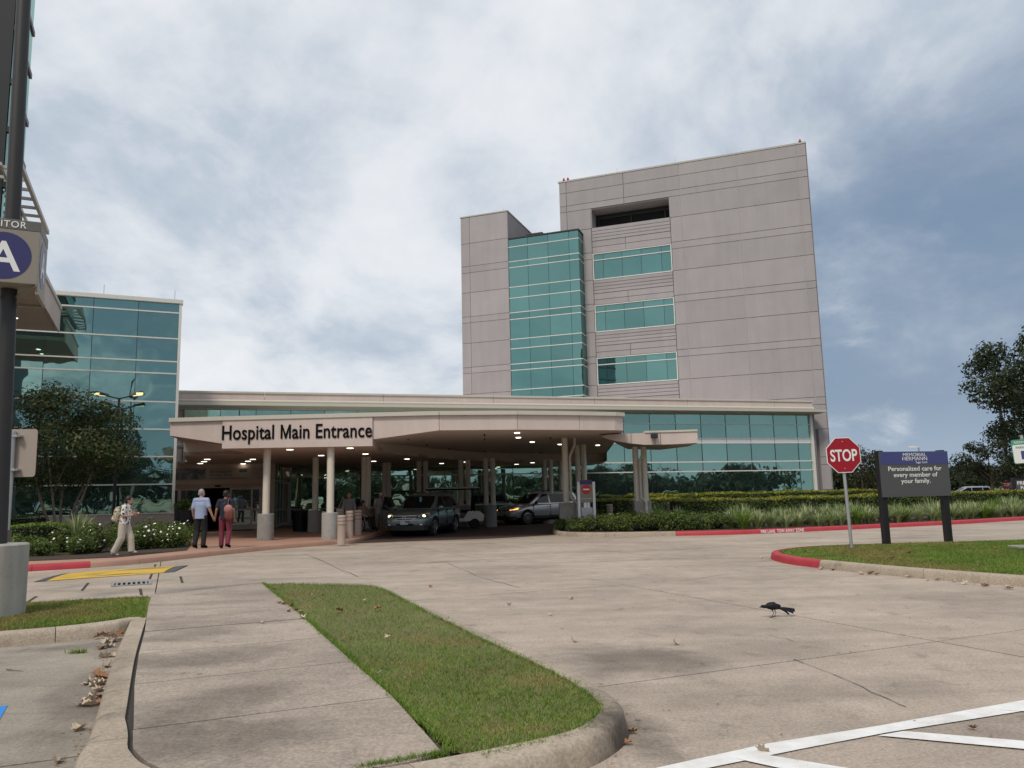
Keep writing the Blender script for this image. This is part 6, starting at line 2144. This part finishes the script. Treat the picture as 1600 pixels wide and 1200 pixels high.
def suv(label, loc, heading, paint, lights='warm', newer=False, detail=True, group=None, door_open=False):
    """x forward, y left"""
    root = thing('parked_car', label, 'car', loc, heading, group)
    st = [(-2.27, .60, .70, .62, .46, .74, .98, 1.0), (-2.2, .70, .82, .74, .40, .72, 1.02, 1.04), (-2.0, .80, .89, .82, .32, .74, 1.03, 1.06), (-1.3, .83, .91, .86, .29, .74, 1.03, 1.07), (-.3, .83, .91, .865, .28, .72, 1.02, 1.06),
          (.7, .83, .91, .86, .28, .70, 1.0, 1.07), (1.05, .83, .91, .85, .28, .70, .99, 1.07), (1.5, .82, .905, .80, .29, .68, .955, 1.025), (1.9, .80, .88, .74, .31, .64, .89, .955), (2.12, .74, .82, .66, .33, .60, .81, .87), (2.22, .66, .74, .57, .36, .58, .74, .79), (2.29, .54, .60, .48, .42, .56, .66, .68)]
    k = MB()
    rings = []
    for (x, wb, wm, wt, zb, zm, zt_, ztop) in st:
        half = [(.0, zb), (wb * .6, zb), (wb * .95, zb + .015), (wb + .01, zb + .08), (wm - .015, zm - .12), (wm, zm), (wm - .02, (zm + zt_) / 2 + .03), (wt + .01, zt_ - .015), (wt - .06, zt_ + .02), (wt * .6, (zt_ + 2 * ztop) / 3 + .005), (0, ztop)]
        ring = half + [(-y, z) for y, z in half[-2:0:-1]]
        rings.append([(x, y, z) for y, z in ring])
    n = len(rings[0])
    v = [p for r_ in rings for p in r_]
    f = []
    for i in range(len(rings) - 1):
        for q in range(n):
            f.append((i * n + q, (i + 1) * n + q, (i + 1) * n + (q + 1) % n, i * n + (q + 1) % n))
    f.append(tuple(range(n))); f.append(tuple(range((len(rings) - 1) * n, len(rings) * n))[::-1])
    k.add(v, f)
    me = k.mesh('body')
    bo = bpy.data.objects.new('body', me); COL.objects.link(bo)
    bm2 = bmesh.new(); bm2.from_mesh(me); bmesh.ops.recalc_face_normals(bm2, faces=bm2.faces); bm2.to_mesh(me); bm2.free()
    ss = bo.modifiers.new('s', 'SUBSURF'); ss.levels = 1; ss.render_levels = 1
    cut = MB()
    for x in (-1.31, 1.31):
        for y in (-.9, .9):
            cut.v += []
            kk_ = MB().lathe([(.40, -.32), (.40, .32)], (0, 0, 0), 24)
            cut.add([(x + a, y + c, .36 + b) for a, b, c in kk_.v], [tuple(q) for q in kk_.f])
    cme = cut.mesh('cut'); co = bpy.data.objects.new('cut', cme); COL.objects.link(co)
    bm2 = bmesh.new(); bm2.from_mesh(cme); bmesh.ops.recalc_face_normals(bm2, faces=bm2.faces); bm2.to_mesh(cme); bm2.free()
    bl_ = bo.modifiers.new('b', 'BOOLEAN'); bl_.operation = 'DIFFERENCE'; bl_.object = co; bl_.solver = 'EXACT'
    dg = bpy.context.evaluated_depsgraph_get()
    out = bpy.data.meshes.new_from_object(bo.evaluated_get(dg))
    bpy.data.objects.remove(bo); bpy.data.objects.remove(co)
    out.materials.clear()
    out.shade_smooth(); out.set_sharp_from_angle(angle=R(35))
    link('body', out, paint, root)
    # greenhouse
    lv = [(1.02, 1.10, -2.14, .80, .12, .05), (1.32, .66, -2.04, .71, .11, .05), (1.58, .30, -1.92, .615, .09, .06), (1.655, .12, -1.80, .52, .05, .05), (1.675, -.15, -1.5, .36, .03, .03)]
    k = MB(); n = 10; v = []
    for (z, xf, xr_, hw_, bf, br) in lv:
        v += [(xf, -hw_, z), (xf + bf, -hw_ * .5, z), (xf + bf * 1.3, 0, z), (xf + bf, hw_ * .5, z), (xf, hw_, z), ((xf * 2 + xr_) / 3, hw_ * 1.03, z), ((xf + 2 * xr_) / 3, hw_ * 1.03, z), (xr_, hw_ * .94, z), (xr_ - br, 0, z), (xr_, -hw_ * .94, z), ((xf + 2 * xr_) / 3, -hw_ * 1.03, z), ((xf * 2 + xr_) / 3, -hw_ * 1.03, z)]
    n = 12
    k.add(v, [(i * n + q, i * n + (q + 1) % n, (i + 1) * n + (q + 1) % n, (i + 1) * n + q) for i in range(len(lv) - 1) for q in range(n)] + [tuple(range((len(lv) - 1) * n, len(lv) * n))])
    k.build('roof', paint, root, smooth=40)
    def lvl(h):
        z = 1.02 + h * .56
        for a, b in zip(lv[:2], lv[1:3]):
            if a[0] - 1e-6 <= z <= b[0] + 1e-6:
                t = (z - a[0]) / (b[0] - a[0]); return [a[i] + (b[i] - a[i]) * t for i in range(6)]
        return list(lv[2])
    def sidept(x, h, s, o=.006):
        z, xf, xr_, hw_, bf, br = lvl(h)
        x1, x2 = (xf * 2 + xr_) / 3, (xf + 2 * xr_) / 3
        if x > x1: y = hw_ * (1 + .03 * (xf - x) / (xf - x1))
        elif x > x2: y = hw_ * 1.03
        else: y = hw_ * (.94 + .09 * (x - xr_) / (x2 - xr_))
        return (x, s * (y + o), z)
    def swin(xa, xb, h0, h1, s, slf=0, slr=0, nm='side_window', par=root):
        k = MB(); N_ = 5; v = []
        for i in range(N_ + 1):
            h = h0 + (h1 - h0) * i / N_
            z, xf, xr_, *_ = lvl(h)
            a = min(xa if not slf else xf - slf, xa); b = max(xb if not slr else xr_ + slr, xb)
            for q in range(5):
                v.append(sidept(a + (b - a) * q / 4, h, s))
        fs = []
        for i in range(N_):
            for q in range(4):
                fs.append((i * 5 + q, i * 5 + q + 1, (i + 1) * 5 + q + 1, (i + 1) * 5 + q) if s < 0 else (i * 5 + q + 1, i * 5 + q, (i + 1) * 5 + q, (i + 1) * 5 + q + 1))
        k.add(v, fs)
        return k.build(nm, carglass, par, smooth=60)
    for s in (-1, 1):
        swin(1.2, -.12, .1, .90, s, slf=.16)
        swin(-.20, -1.16, .1, .90, s)
        swin(-1.24, -3, .16, .86, s, slr=.16)
    def fwin(h0, h1, sgn_, nm):
        k = MB(); v = []; N_ = 5
        for i in range(N_ + 1):
            h = h0 + (h1 - h0) * i / N_
            z, xf, xr_, hw_, bf, br = lvl(h)
            if sgn_ > 0: pts = [(xf + .006 + .015, -hw_ * .90), (xf + bf + .006, -hw_ * .5), (xf + bf * 1.3 + .006, 0), (xf + bf + .006, hw_ * .5), (xf + .006 + .015, hw_ * .90)]
            else: pts = [(xr_ - .008, hw_ * .82), (xr_ - br * .55 - .01, hw_ * .4), (xr_ - br - .01, 0), (xr_ - br * .55 - .01, -hw_ * .4), (xr_ - .008, -hw_ * .82)]
            v += [(x, y, z) for x, y in pts]
        k.add(v, [(i * 5 + q, i * 5 + q + 1, (i + 1) * 5 + q + 1, (i + 1) * 5 + q) for i in range(N_) for q in range(4)])
        return k.build(nm, carglass, root, smooth=60)
    ws = fwin(.09, .93, 1, 'windscreen'); fwin(.12, .9, -1, 'rear_window')
    # wheels
    for x in (-1.31, 1.31):
        for s in (-1, 1):
            def wl_(mb): 
                mb.v = [(x + a, s * (.79 + c), .35 + b) for a, b, c in mb.v]; return mb
            ty = wl_(MB().lathe([(.24, -.12), (.33, -.115), (.35, -.08), (.35, .07), (.33, .105), (.25, .112), (.24, .09)], (0, 0, 0), 28)).build('wheel', rubber, root, smooth=40)
            rm = MB().lathe([(.235, .06), (.245, .10), (.225, .104), (.21, .06)], (0, 0, 0), 28)
            for q in range(5 if not newer else 10):
                a = 2 * math.pi * q / (5 if not newer else 10)
                w2 = .034 if not newer else .018
                c_, s_ = math.cos(a), math.sin(a)
                P4 = [(.03, -w2), (.22, -w2 * .8), (.22, w2 * .8), (.03, w2)]
                vv_ = [(p[0] * c_ - p[1] * s_, p[0] * s_ + p[1] * c_, z) for z in (.07, .098) for p in P4]
                rm.add(vv_, [(3, 2, 1, 0), (4, 5, 6, 7), (0, 1, 5, 4), (1, 2, 6, 5), (2, 3, 7, 6), (3, 0, 4, 7)])
            rm.lathe([(.055, .05), (.05, .108)], (0, 0, 0), 14)
            wl_(rm).build('rim', alloy, ty)
            wl_(MB().lathe([(.21, .03), (.21, .05)], (0, 0, 0), 20)).build('brake_disc', plastic, ty)
            # wheel well liner and arch trim
            arch = MB()
            pts = [(x + .405 * math.cos(t), s * .895, .36 + .405 * math.sin(t)) for t in [R(-8) + R(196) * q / 14 for q in range(15)]]
            arch.tube(pts, .022, 6, ell=1.3)
            arch.build('arch_trim', plastic, root)
        MB().tube([(x, -.6, .36), (x, .6, .36)], .36, 20).build('wheel_well', M['black'], root)
    MB().bbox(-1.95, 1.95, -.80, .80, .2, .36, .03).build('underbody', M['black'], root)
    if not detail:
        return root
    # bumper and grille
    k = MB()
    k.prism([(1.95, -.83), (2.16, -.75), (2.27, -.55), (2.315, 0), (2.27, .55), (2.16, .75), (1.95, .83)], .25, .43)
    k.build('front_bumper', plastic, root)
    MB().prism([(2.1, -.46), (2.265, -.44), (2.318, 0), (2.265, .44), (2.1, .46)], .44, .50).build('lower_intake', M['black'], root)
    MB().prism([(2.0, -.52), (2.225, -.50), (2.295, -.2), (2.305, 0), (2.295, .2), (2.225, .50), (2.0, .52)], .62, .80).build('grille', M['black'], root)
    for z, w_ in ((.63, .98), (.70, 1.0), (.785, .98)):
        MB().prism([(2.0, -.51 * w_), (2.235, -.49 * w_), (2.31, -.2), (2.322, 0), (2.31, .2), (2.235, .49 * w_), (2.0, .51 * w_)], z, z + .026).build('grille_bar', chrome, root)
    k = MB().box(2.32, 2.335, -.055, -.035, .665, .78).box(2.32, 2.335, .035, .055, .665, .78).box(2.32, 2.333, -.035, .035, .712, .73)
    k.build('emblem', chrome, root)
    led = emit('headlamp_amber' if newer else 'headlamp_warm', (1, .45, .12) if newer else (1, .85, .5), 2.0 if newer else 2.6)
    hl_ = simple('headlamp_chrome', (.72, .72, .70), .2, .25, 25, metal=.1, coat=.8)
    for s in (-1, 1):
        k = MB()
        v = [(2.235, s * .49, .66), (2.10, s * .74, .70), (1.80, s * .855, .80), (1.74, s * .825, .895), (1.98, s * .715, .885), (2.19, s * .52, .80)]
        v2 = [(x - .12, y * .94, z) for x, y, z in v]
        k.add(v + v2, [(0, 1, 2, 3, 4, 5) if s > 0 else (5, 4, 3, 2, 1, 0)] + [((q + 1) % 6, q, 6 + q, 6 + (q + 1) % 6) if s > 0 else (q, (q + 1) % 6, 6 + (q + 1) % 6, 6 + q) for q in range(6)])
        h_ = k.build('headlight', hl_, root)
        if not newer:
            MB().ball((2.06, s * .70, .775), (.07, .065, .06), 10, 7).build('bulb', led, h_)
            MB().ball((1.86, s * .825, .83), (.06, .035, .05), 10, 7).build('indicator', simple('amber_lens', (.5, .12, .02), .3), h_)
        else:
            MB().tube([(2.19, s * .58, .735), (2.06, s * .745, .76), (1.86, s * .845, .83)], .03, 8).build('bulb', led, h_)
        k = MB().ball((2.20, s * .62, .47), (.06, .09, .05), 12, 8); k.build('fog_light', hl_, root, smooth=60)
        m_o = MB().ball((.82, s * .97, 1.09), (.07, .12, .085), 12, 8).tube([(.84, s * .84, 1.04), (.82, s * .92, 1.06)], .03, 8)
        m_o.build('side_mirror', paint if not newer else plastic, root, smooth=60)
        MB().tube([(.1, s * .57, 1.66), (-.05, s * .575, 1.71), (-1.6, s * .575, 1.70), (-1.72, s * .56, 1.65)], .02, 8).build('roof_rail', plastic, root)
        for x in (-.02, -1.0):
            MB().bbox(x - .11, x + .11, s * .905 - .022, s * .905 + .022, .87, .905, .008).build('door_handle', paint, root)
        for x in (.93, -.14, -1.16):
            MB().box(x - .006, x + .006, s * .70, s * .9135, .42, .99).build('door_seam', M['black'], root)
        MB().bbox(-.95, .9, s * .875 - .02, s * .875 + .045, .38, .45, .015).build('sill_trim', plastic, root)
        MB().bbox(-2.2, -2.06, s * .74 - .05, s * .74 + .05, .9, 1.16, .02).build('tail_light', simple('tail_red', (.3, .01, .01), .3), root)
    pl_ = MB().bbox(2.318, 2.335, -.16, .16, .47, .62, .004).build('licence_plate', simple('plate_pale', (.42, .45, .52), .5, .25, 14), root)
    MB().box(2.335, 2.337, .04, .155, .545, .61).build('plate_blue', M['indigo'], pl_)
    MB().bbox(-.9 + 1.6, -.86 + 1.66, .06, .13, 1.30, 1.5, .004).build('hang_tag', simple('hang_tag_blue', (.10, .32, .42), .5), root)
    return root
def carpos(x, y, D=None):
    p = gp(x, y, 0.012) if D is None else dp(x, y, D)
    return p
# front suv, headed towards the camera
fb_ = gp(632, 839.5, .012)
hd_ = math.atan2(-.972, -.235)
c0 = (fb_.x - 2.3 * math.cos(hd_), fb_.y - 2.3 * math.sin(hd_), .012)
S1 = suv('dark green grey suv with lit headlights and open passenger door under canopy', c0, hd_, carpaint('green_grey_paint', (.15, .20, .20)))
# its open front passenger door, swung out on its hinge
k = MB()
k.add([(0, 0, .36), (-1.02, 0, .36), (-1.05, 0, .70), (-1.03, 0, 1.02), (0, 0, 1.0), (0, .07, .36), (-1.02, .07, .36), (-1.05, .07, .70), (-1.03, .07, 1.02), (0, .07, 1.0)],
      [(0, 1, 2, 3, 4), (9, 8, 7, 6, 5), (0, 5, 6, 1), (1, 6, 7, 2), (2, 7, 8, 3), (3, 8, 9, 4), (4, 9, 5, 0)])
door = k.build('open_door', carpaint('green_grey_door', (.08, .10, .105)), S1)
k = MB().tube([(-.02, .035, 1.0), (-.48, .12, 1.5), (-.98, .15, 1.54), (-1.03, .035, 1.0)], .03, 8)
k.build('window_frame', plastic, door)
MB().add([(-.05, .04, 1.0), (-.48, .12, 1.49), (-.97, .15, 1.53), (-1.01, .04, 1.0)], [(0, 1, 2, 3)]).build('window_glass', carglass, door)
MB().bbox(-.8, -.35, .07, .11, .72, .78, .01).build('armrest', M['black'], door)
door.location = (.95, -.90, 0)
door.rotation_euler = (0, 0, R(58))
# silver suv, entering from the right
fw_ = dp(824, 770, 40.2)
hd2 = math.atan2(-.56, -.83)
rot = Matrix.Rotation(hd2, 2)
fwv = rot @ Vector((1.31, .90))
S2 = suv('silver grey suv with glowing amber headlight half behind a canopy post', (fw_.x - fwv.x, fw_.y - fwv.y, .012), hd2, carpaint('silver_paint', (.50, .49, .475), .35), newer=True)
# far car over the hedge, parked cars behind the viewer (seen in the glass)
pq = dp(1512, 770, 82.0)
S3 = suv('pale silver car roof showing over the golden hedge far right', (pq.x, pq.y, -.02), R(170), carpaint('pale_paint', (.30, .32, .33), .3), detail=False)
S3.scale = (1, 1, .84)
cols_ = [(.5, .5, .5), (.05, .05, .06), (.35, .33, .30), (.10, .03, .03), (.55, .55, .54)]
spots = [(16, -17, 113), (19, -18.2, 113), (25, -21, 113), (30, -8, -67), (36, -5.2, -67), (-8, -14, 113), (-13, -13, 113), (5, -19, 113), (41, 12, 20), (47, 15, 20)]
lab = ['white car parked right of the viewer by lamp', 'black car parked beside the white one', 'beige car parked near the round tree', 'dark red car facing the road', 'second white car facing the road', 'white car behind the walk', 'black car left of the walk', 'beige car behind the viewer', 'dark red car by the road end', 'white car at the road end']
for i, (x, y, a) in enumerate(spots):
    c = copy_tree(S3)
    c.location = (x, y, -.01); c.rotation_euler = (0, 0, R(a)); c['label'] = lab[i]; c['group'] = 'cars parked in the lot'
    pm = carpaint('lot_car_paint', cols_[i % 5], .2)
    for ch in c.children:
        if ch.name.startswith(('body', 'roof')):
            ch.data = ch.data.copy(); ch.data.materials.clear(); ch.data.materials.append(pm)
# golf cart
pg_ = dp(712, 770, 37.2)
gc = thing('golf_cart', 'white golf cart with flat roof behind the green grey suv', 'golf cart', (pg_.x, pg_.y, .012), R(186))
wp_ = carpaint('white_cart_paint', (.50, .50, .48), 0)
MB().bbox(-1.1, 1.45, -.6, .6, 1.86, 1.92, .02).build('roof', wp_, gc)
MB().bbox(-1.05, 1.4, -.56, .56, 1.80, 1.86, .02).build('roof_lining', M['black'], gc)
for x, y in ((-.8, -.55), (-.8, .55), (.95, -.55), (.95, .55)):
    MB().tube([(x * 1.08, y, .75), (x, y, 1.85)], .02, 8).build('roof_post', M['black'], gc)
k = MB()
k.prism([(-1.25, .35), (-1.3, .62), (-1.1, .80), (-.55, .82), (-.35, .50), (.5, .42), (.62, .80), (.95, .86), (1.22, .66), (1.25, .35)], -.56, .56)
k.v = [(x, z, y) for x, y, z in k.v]
k.f = [f_[::-1] for f_ in k.f]
k.build('body', wp_, gc)
MB().bbox(-.75, -.25, -.5, .5, .74, .86, .04).bbox(-.85, -.72, -.5, .5, .84, 1.25, .04).build('seat', M['black'], gc)
for x in (-.85, .9):
    for s in (-1, 1):
        k = MB().lathe([(.1, -.1), (.22, -.09), (.24, 0), (.22, .09), (.1, .1)], (0, 0, 0), 20)
        k.v = [(x + a, s * .52 + c, .24 + b) for a, b, c in k.v]
        k.build('wheel', rubber, gc, smooth=50)
MB().tube([(.6, .2, .8), (.35, .2, 1.1)], .02, 6).build('steering_column', M['black'], gc)
MB().add([(.72, -.5, .9), (.72, .5, .9), (.9, .5, 1.7), (.9, -.5, 1.7)], [(0, 1, 2, 3)]).build('windscreen', carglass, gc)

# ================================================================== FALLEN LEAVES
def deadleaf(seed, L_=.13):
    rs = random.Random(seed)
    lob = [(0, -.5), (.10, -.42), (.34, -.30), (.20, -.12), (.46, .02), (.22, .12), (.30, .34), (.10, .30), (0, .52), (-.10, .30), (-.32, .32), (-.2, .10), (-.44, 0), (-.2, -.14), (-.30, -.32), (-.1, -.42)]
    v = [(0, 0, .02)]
    cu = rs.uniform(.3, .95); tw = rs.uniform(-.7, .7); fo = rs.uniform(.05, .45)
    for x, y in lob:
        x *= rs.uniform(.7, 1.2); y *= rs.uniform(.85, 1.1)
        v.append((x, y, cu * (x * x) * 1.6 + cu * y * y * .5 + tw * x * y + fo * abs(x) + rs.uniform(0, .14)))
    v[0] = (0, 0, rs.uniform(0, .04))
    n = len(lob)
    f = [(0, 1 + q, 1 + (q + 1) % n) for q in range(n)]
    mn = min(p[2] for p in v)
    v = [(a * L_, b * L_, (c - mn) * L_ + .002) for a, b, c in v]
    v += [(-.004, -.5 * L_, .006), (.004, -.5 * L_, .006), (0, -.78 * L_, .012)]
    f.append((n + 1, n + 2, n + 3))
    me = bpy.data.meshes.new('leaf'); me.from_pydata(v, [], f); me.update()
    return me
LM = {}
for c_ in ('leaf1', 'leaf2'):
    LM[c_] = []
    for s in range(5):
        me = deadleaf(s + (0 if c_ == 'leaf1' else 10)); me.materials.append(M[c_]); LM[c_].append(me)
def leaf_(x, y, z, label, group, sc=1.0, c_=None):
    c_ = c_ or rnd.choice(['leaf1', 'leaf2'])
    o = bpy.data.objects.new('dead_leaf', rnd.choice(LM[c_]))
    COL.objects.link(o)
    p = gp(x, y, z)
    o.location = (p.x, p.y, z + .002)
    o.rotation_euler = (rnd.gauss(0, .2), rnd.gauss(0, .2), rnd.uniform(0, 6.3))
    o.scale = (sc,) * 3
    tag(o, label.replace('dead', 'brown dead' if c_ == 'leaf1' else 'bleached dead').replace('dry leaf', 'brown dry leaf' if c_ == 'leaf1' else 'bleached dry leaf').replace('pale ', ''), 'leaf', group)
    return o
G1 = 'dead leaves along the left kerb'
for (x, y, sc, c_) in ((150, 991, 1, 'leaf1'), (160, 986, 1.2, 'leaf1'), (170, 990, 1.2, 'leaf1'), (178, 984, 1.1, 'leaf1'), (186, 988, 1.0, 'leaf1'), (165, 995, 1.1, 'leaf1'), (176, 996, 1.1, 'leaf1'), (155, 999, 1.0, 'leaf1'), (188, 994, .9, 'leaf1'), (183, 1000, 1, 'leaf1'),
                      (168, 1004, 1.2, 'leaf2'), (180, 1003, 1.2, 'leaf2'), (160, 1014, 1.1, 'leaf1'), (170, 1012, 1, 'leaf2'), (165, 1028, 1.2, 'leaf2'), (178, 1026, .9, 'leaf2'), (168, 1043, .8, 'leaf1'), (153, 1057, 1.1, 'leaf1'), (162, 1060, 1, 'leaf1'), (140, 1070, 1.1, 'leaf2'), (150, 1072, 1.1, 'leaf2'), (161, 1070, 1, 'leaf2'),
                      (153, 1081, 1, 'leaf2'), (141, 1094, 1.1, 'leaf2'), (158, 1090, .9, 'leaf1'), (129, 1104, 1.1, 'leaf2'), (142, 1104, 1.2, 'leaf2'), (152, 1099, 1, 'leaf1'), (121, 1142, 1, 'leaf2'), (88, 1192, .9, 'leaf2')):
    o = leaf_(x, y, 0, 'curled dead leaf lying in the gutter against the left kerb', G1, sc * .98, c_)
    if c_ == 'leaf1' and y < 1001:
        o.location.z += rnd.uniform(0, .05); o.rotation_euler.x += rnd.uniform(-.5, .5)
G2 = 'dead leaves on the grass wedge and path'
for (x, y, z) in ((438, 943, .15), (445, 944, .16), (455, 947, .16), (463, 953, .16), (470, 957, .16), (472, 966, .155), (450, 956, .155), (410, 973, .155), (484, 931, .17), (505, 931, .17), (568, 939, .17), (529, 954, .17), (591, 951, .17), (605, 996, .17), (590, 1053, .165), (430, 921, .16)):
    leaf_(x, y, z, 'pale dead leaf on the grass wedge or its path edge', G2, rnd.uniform(.55, 1.0))
G3 = 'dead leaves scattered on the concrete drive'
for (x, y) in ((673, 917), (795, 945), (892, 936), (896, 1002), (1055, 1006), (1190, 872), (1187, 884), (985, 1145), (978, 1162), (1190, 1174), (1520, 1139), (860, 961)):
    leaf_(x, y, .006, 'small dry leaf lying out on the concrete drive', G3, rnd.uniform(.45, .85))
for (x, y) in ((1345, 897), (1360, 897), (1370, 898), (1420, 902), (1450, 907), (1465, 907), (1490, 909), (1508, 912), (1540, 916), (1575, 920), (1285, 889), (1300, 891)):
    leaf_(x, y, .006, 'dead leaf in the gutter of the right island', 'dead leaves along the right island kerb', rnd.uniform(.7, 1.15))
for (x, y) in ((1330, 856), (1260, 862), (1422, 864), (1395, 873), (1500, 852), (1555, 858)):
    leaf_(x, y, .17, 'dead leaf lying on the lawn of the right island', 'dead leaves on the right island lawn', .9)
q = gp(122, 1021, 0)
kx = nrs.normal(0, .045, 90) + q.x; ky = nrs.normal(0, .02, 90) + q.y
stuff(blades('weed_tuft', kx, ky, .0, .05, .004, nrs, M['grassL'], 1.4))
tw_ = gp(20, 1049, 0)
tag(MB().tube([tw_ + Vector((-.1, .06, .008)), tw_ + Vector((-.03, 0, .014)), tw_ + Vector((.12, -.04, .008))], [.004, .004, .002], 5).tube([tw_ + Vector((-.03, 0, .014)), tw_ + Vector((-.06, .08, .02))], [.003, .001], 5).build('twig', M['bark']), 'thin dry twig lying in the parking bay', 'twig')

# crumbs of leaf litter and grit that collect along the kerbs
dc = []
for path, side, dens, far_ in ((KR, 1, 26, 1), (KN[:int(len(KN) * .72)], -1, 40, 1), (KP, -1, 10, 1)):
    for a, b in zip(path[:-1], path[1:]):
        ln = math.hypot(b[0] - a[0], b[1] - a[1])
        t0_ = Vector((b[0] - a[0], b[1] - a[1])).normalized()
        nx = Vector((-t0_.y, t0_.x)) * side
        dn_ = dens * max(.1, .6 + mnoise.noise(Vector((a[0] * .9, a[1] * .9, 1))))
        for q in range(int(ln * dn_ + nrs.rand())):
            t = nrs.rand(); o_ = abs(nrs.normal(0, .07)) + .01
            dc.append((a[0] + (b[0] - a[0]) * t + nx.x * o_, a[1] + (b[1] - a[1]) * t + nx.y * o_, .007))
for q in range(260):
    dc.append((nrs.uniform(-2, 9), nrs.uniform(4.6, 20), .007))
dc = np.array(dc)
stuff(leaf_mesh('debris', dc, np.tile([[0, 0, 1.]], (len(dc), 1)), .022, nrs, .6, .3, M['leaf1']))
# hairline cracks in the old concrete
mb = MB()
def crack(pts, w_):
    rr = random.Random(int(pts[0][0]))
    P = []
    for (x0, y0), (x1, y1) in zip(pts[:-1], pts[1:]):
        n = max(3, int(math.hypot(x1 - x0, y1 - y0) / 14))
        for q in range(n):
            P.append((x0 + (x1 - x0) * q / n + rr.uniform(-1.5, 1.5), y0 + (y1 - y0) * q / n + rr.uniform(-1, 1)))
    G = [gp(x, y, .0045) for x, y in P]
    for a, b in zip(G[:-1], G[1:]):
        d = (b - a).normalized(); nx = Vector((-d.y, d.x, 0)) * w_ * rr.uniform(.4, 1.2)
        mb.add([a - nx, a + nx, b + nx, b - nx], [(0, 3, 2, 1)])
crack([(1240, 1030), (1300, 1052), (1362, 1080), (1431, 1111)], .004)
crack([(472, 864), (520, 884), (573, 907)], .009)
crack([(600, 883), (734, 876), (830, 873)], .008)
crack([(1142, 897), (1080, 905), (1000, 912)], .005)
crack([(700, 880), (760, 905), (828, 922)], .006)
crack([(1060, 870), (1180, 866)], .008)
crack([(1200, 992), (1255, 1004), (1300, 1003)], .003)
o = mb.build('crack', M['joint']); o['kind'] = 'structure'
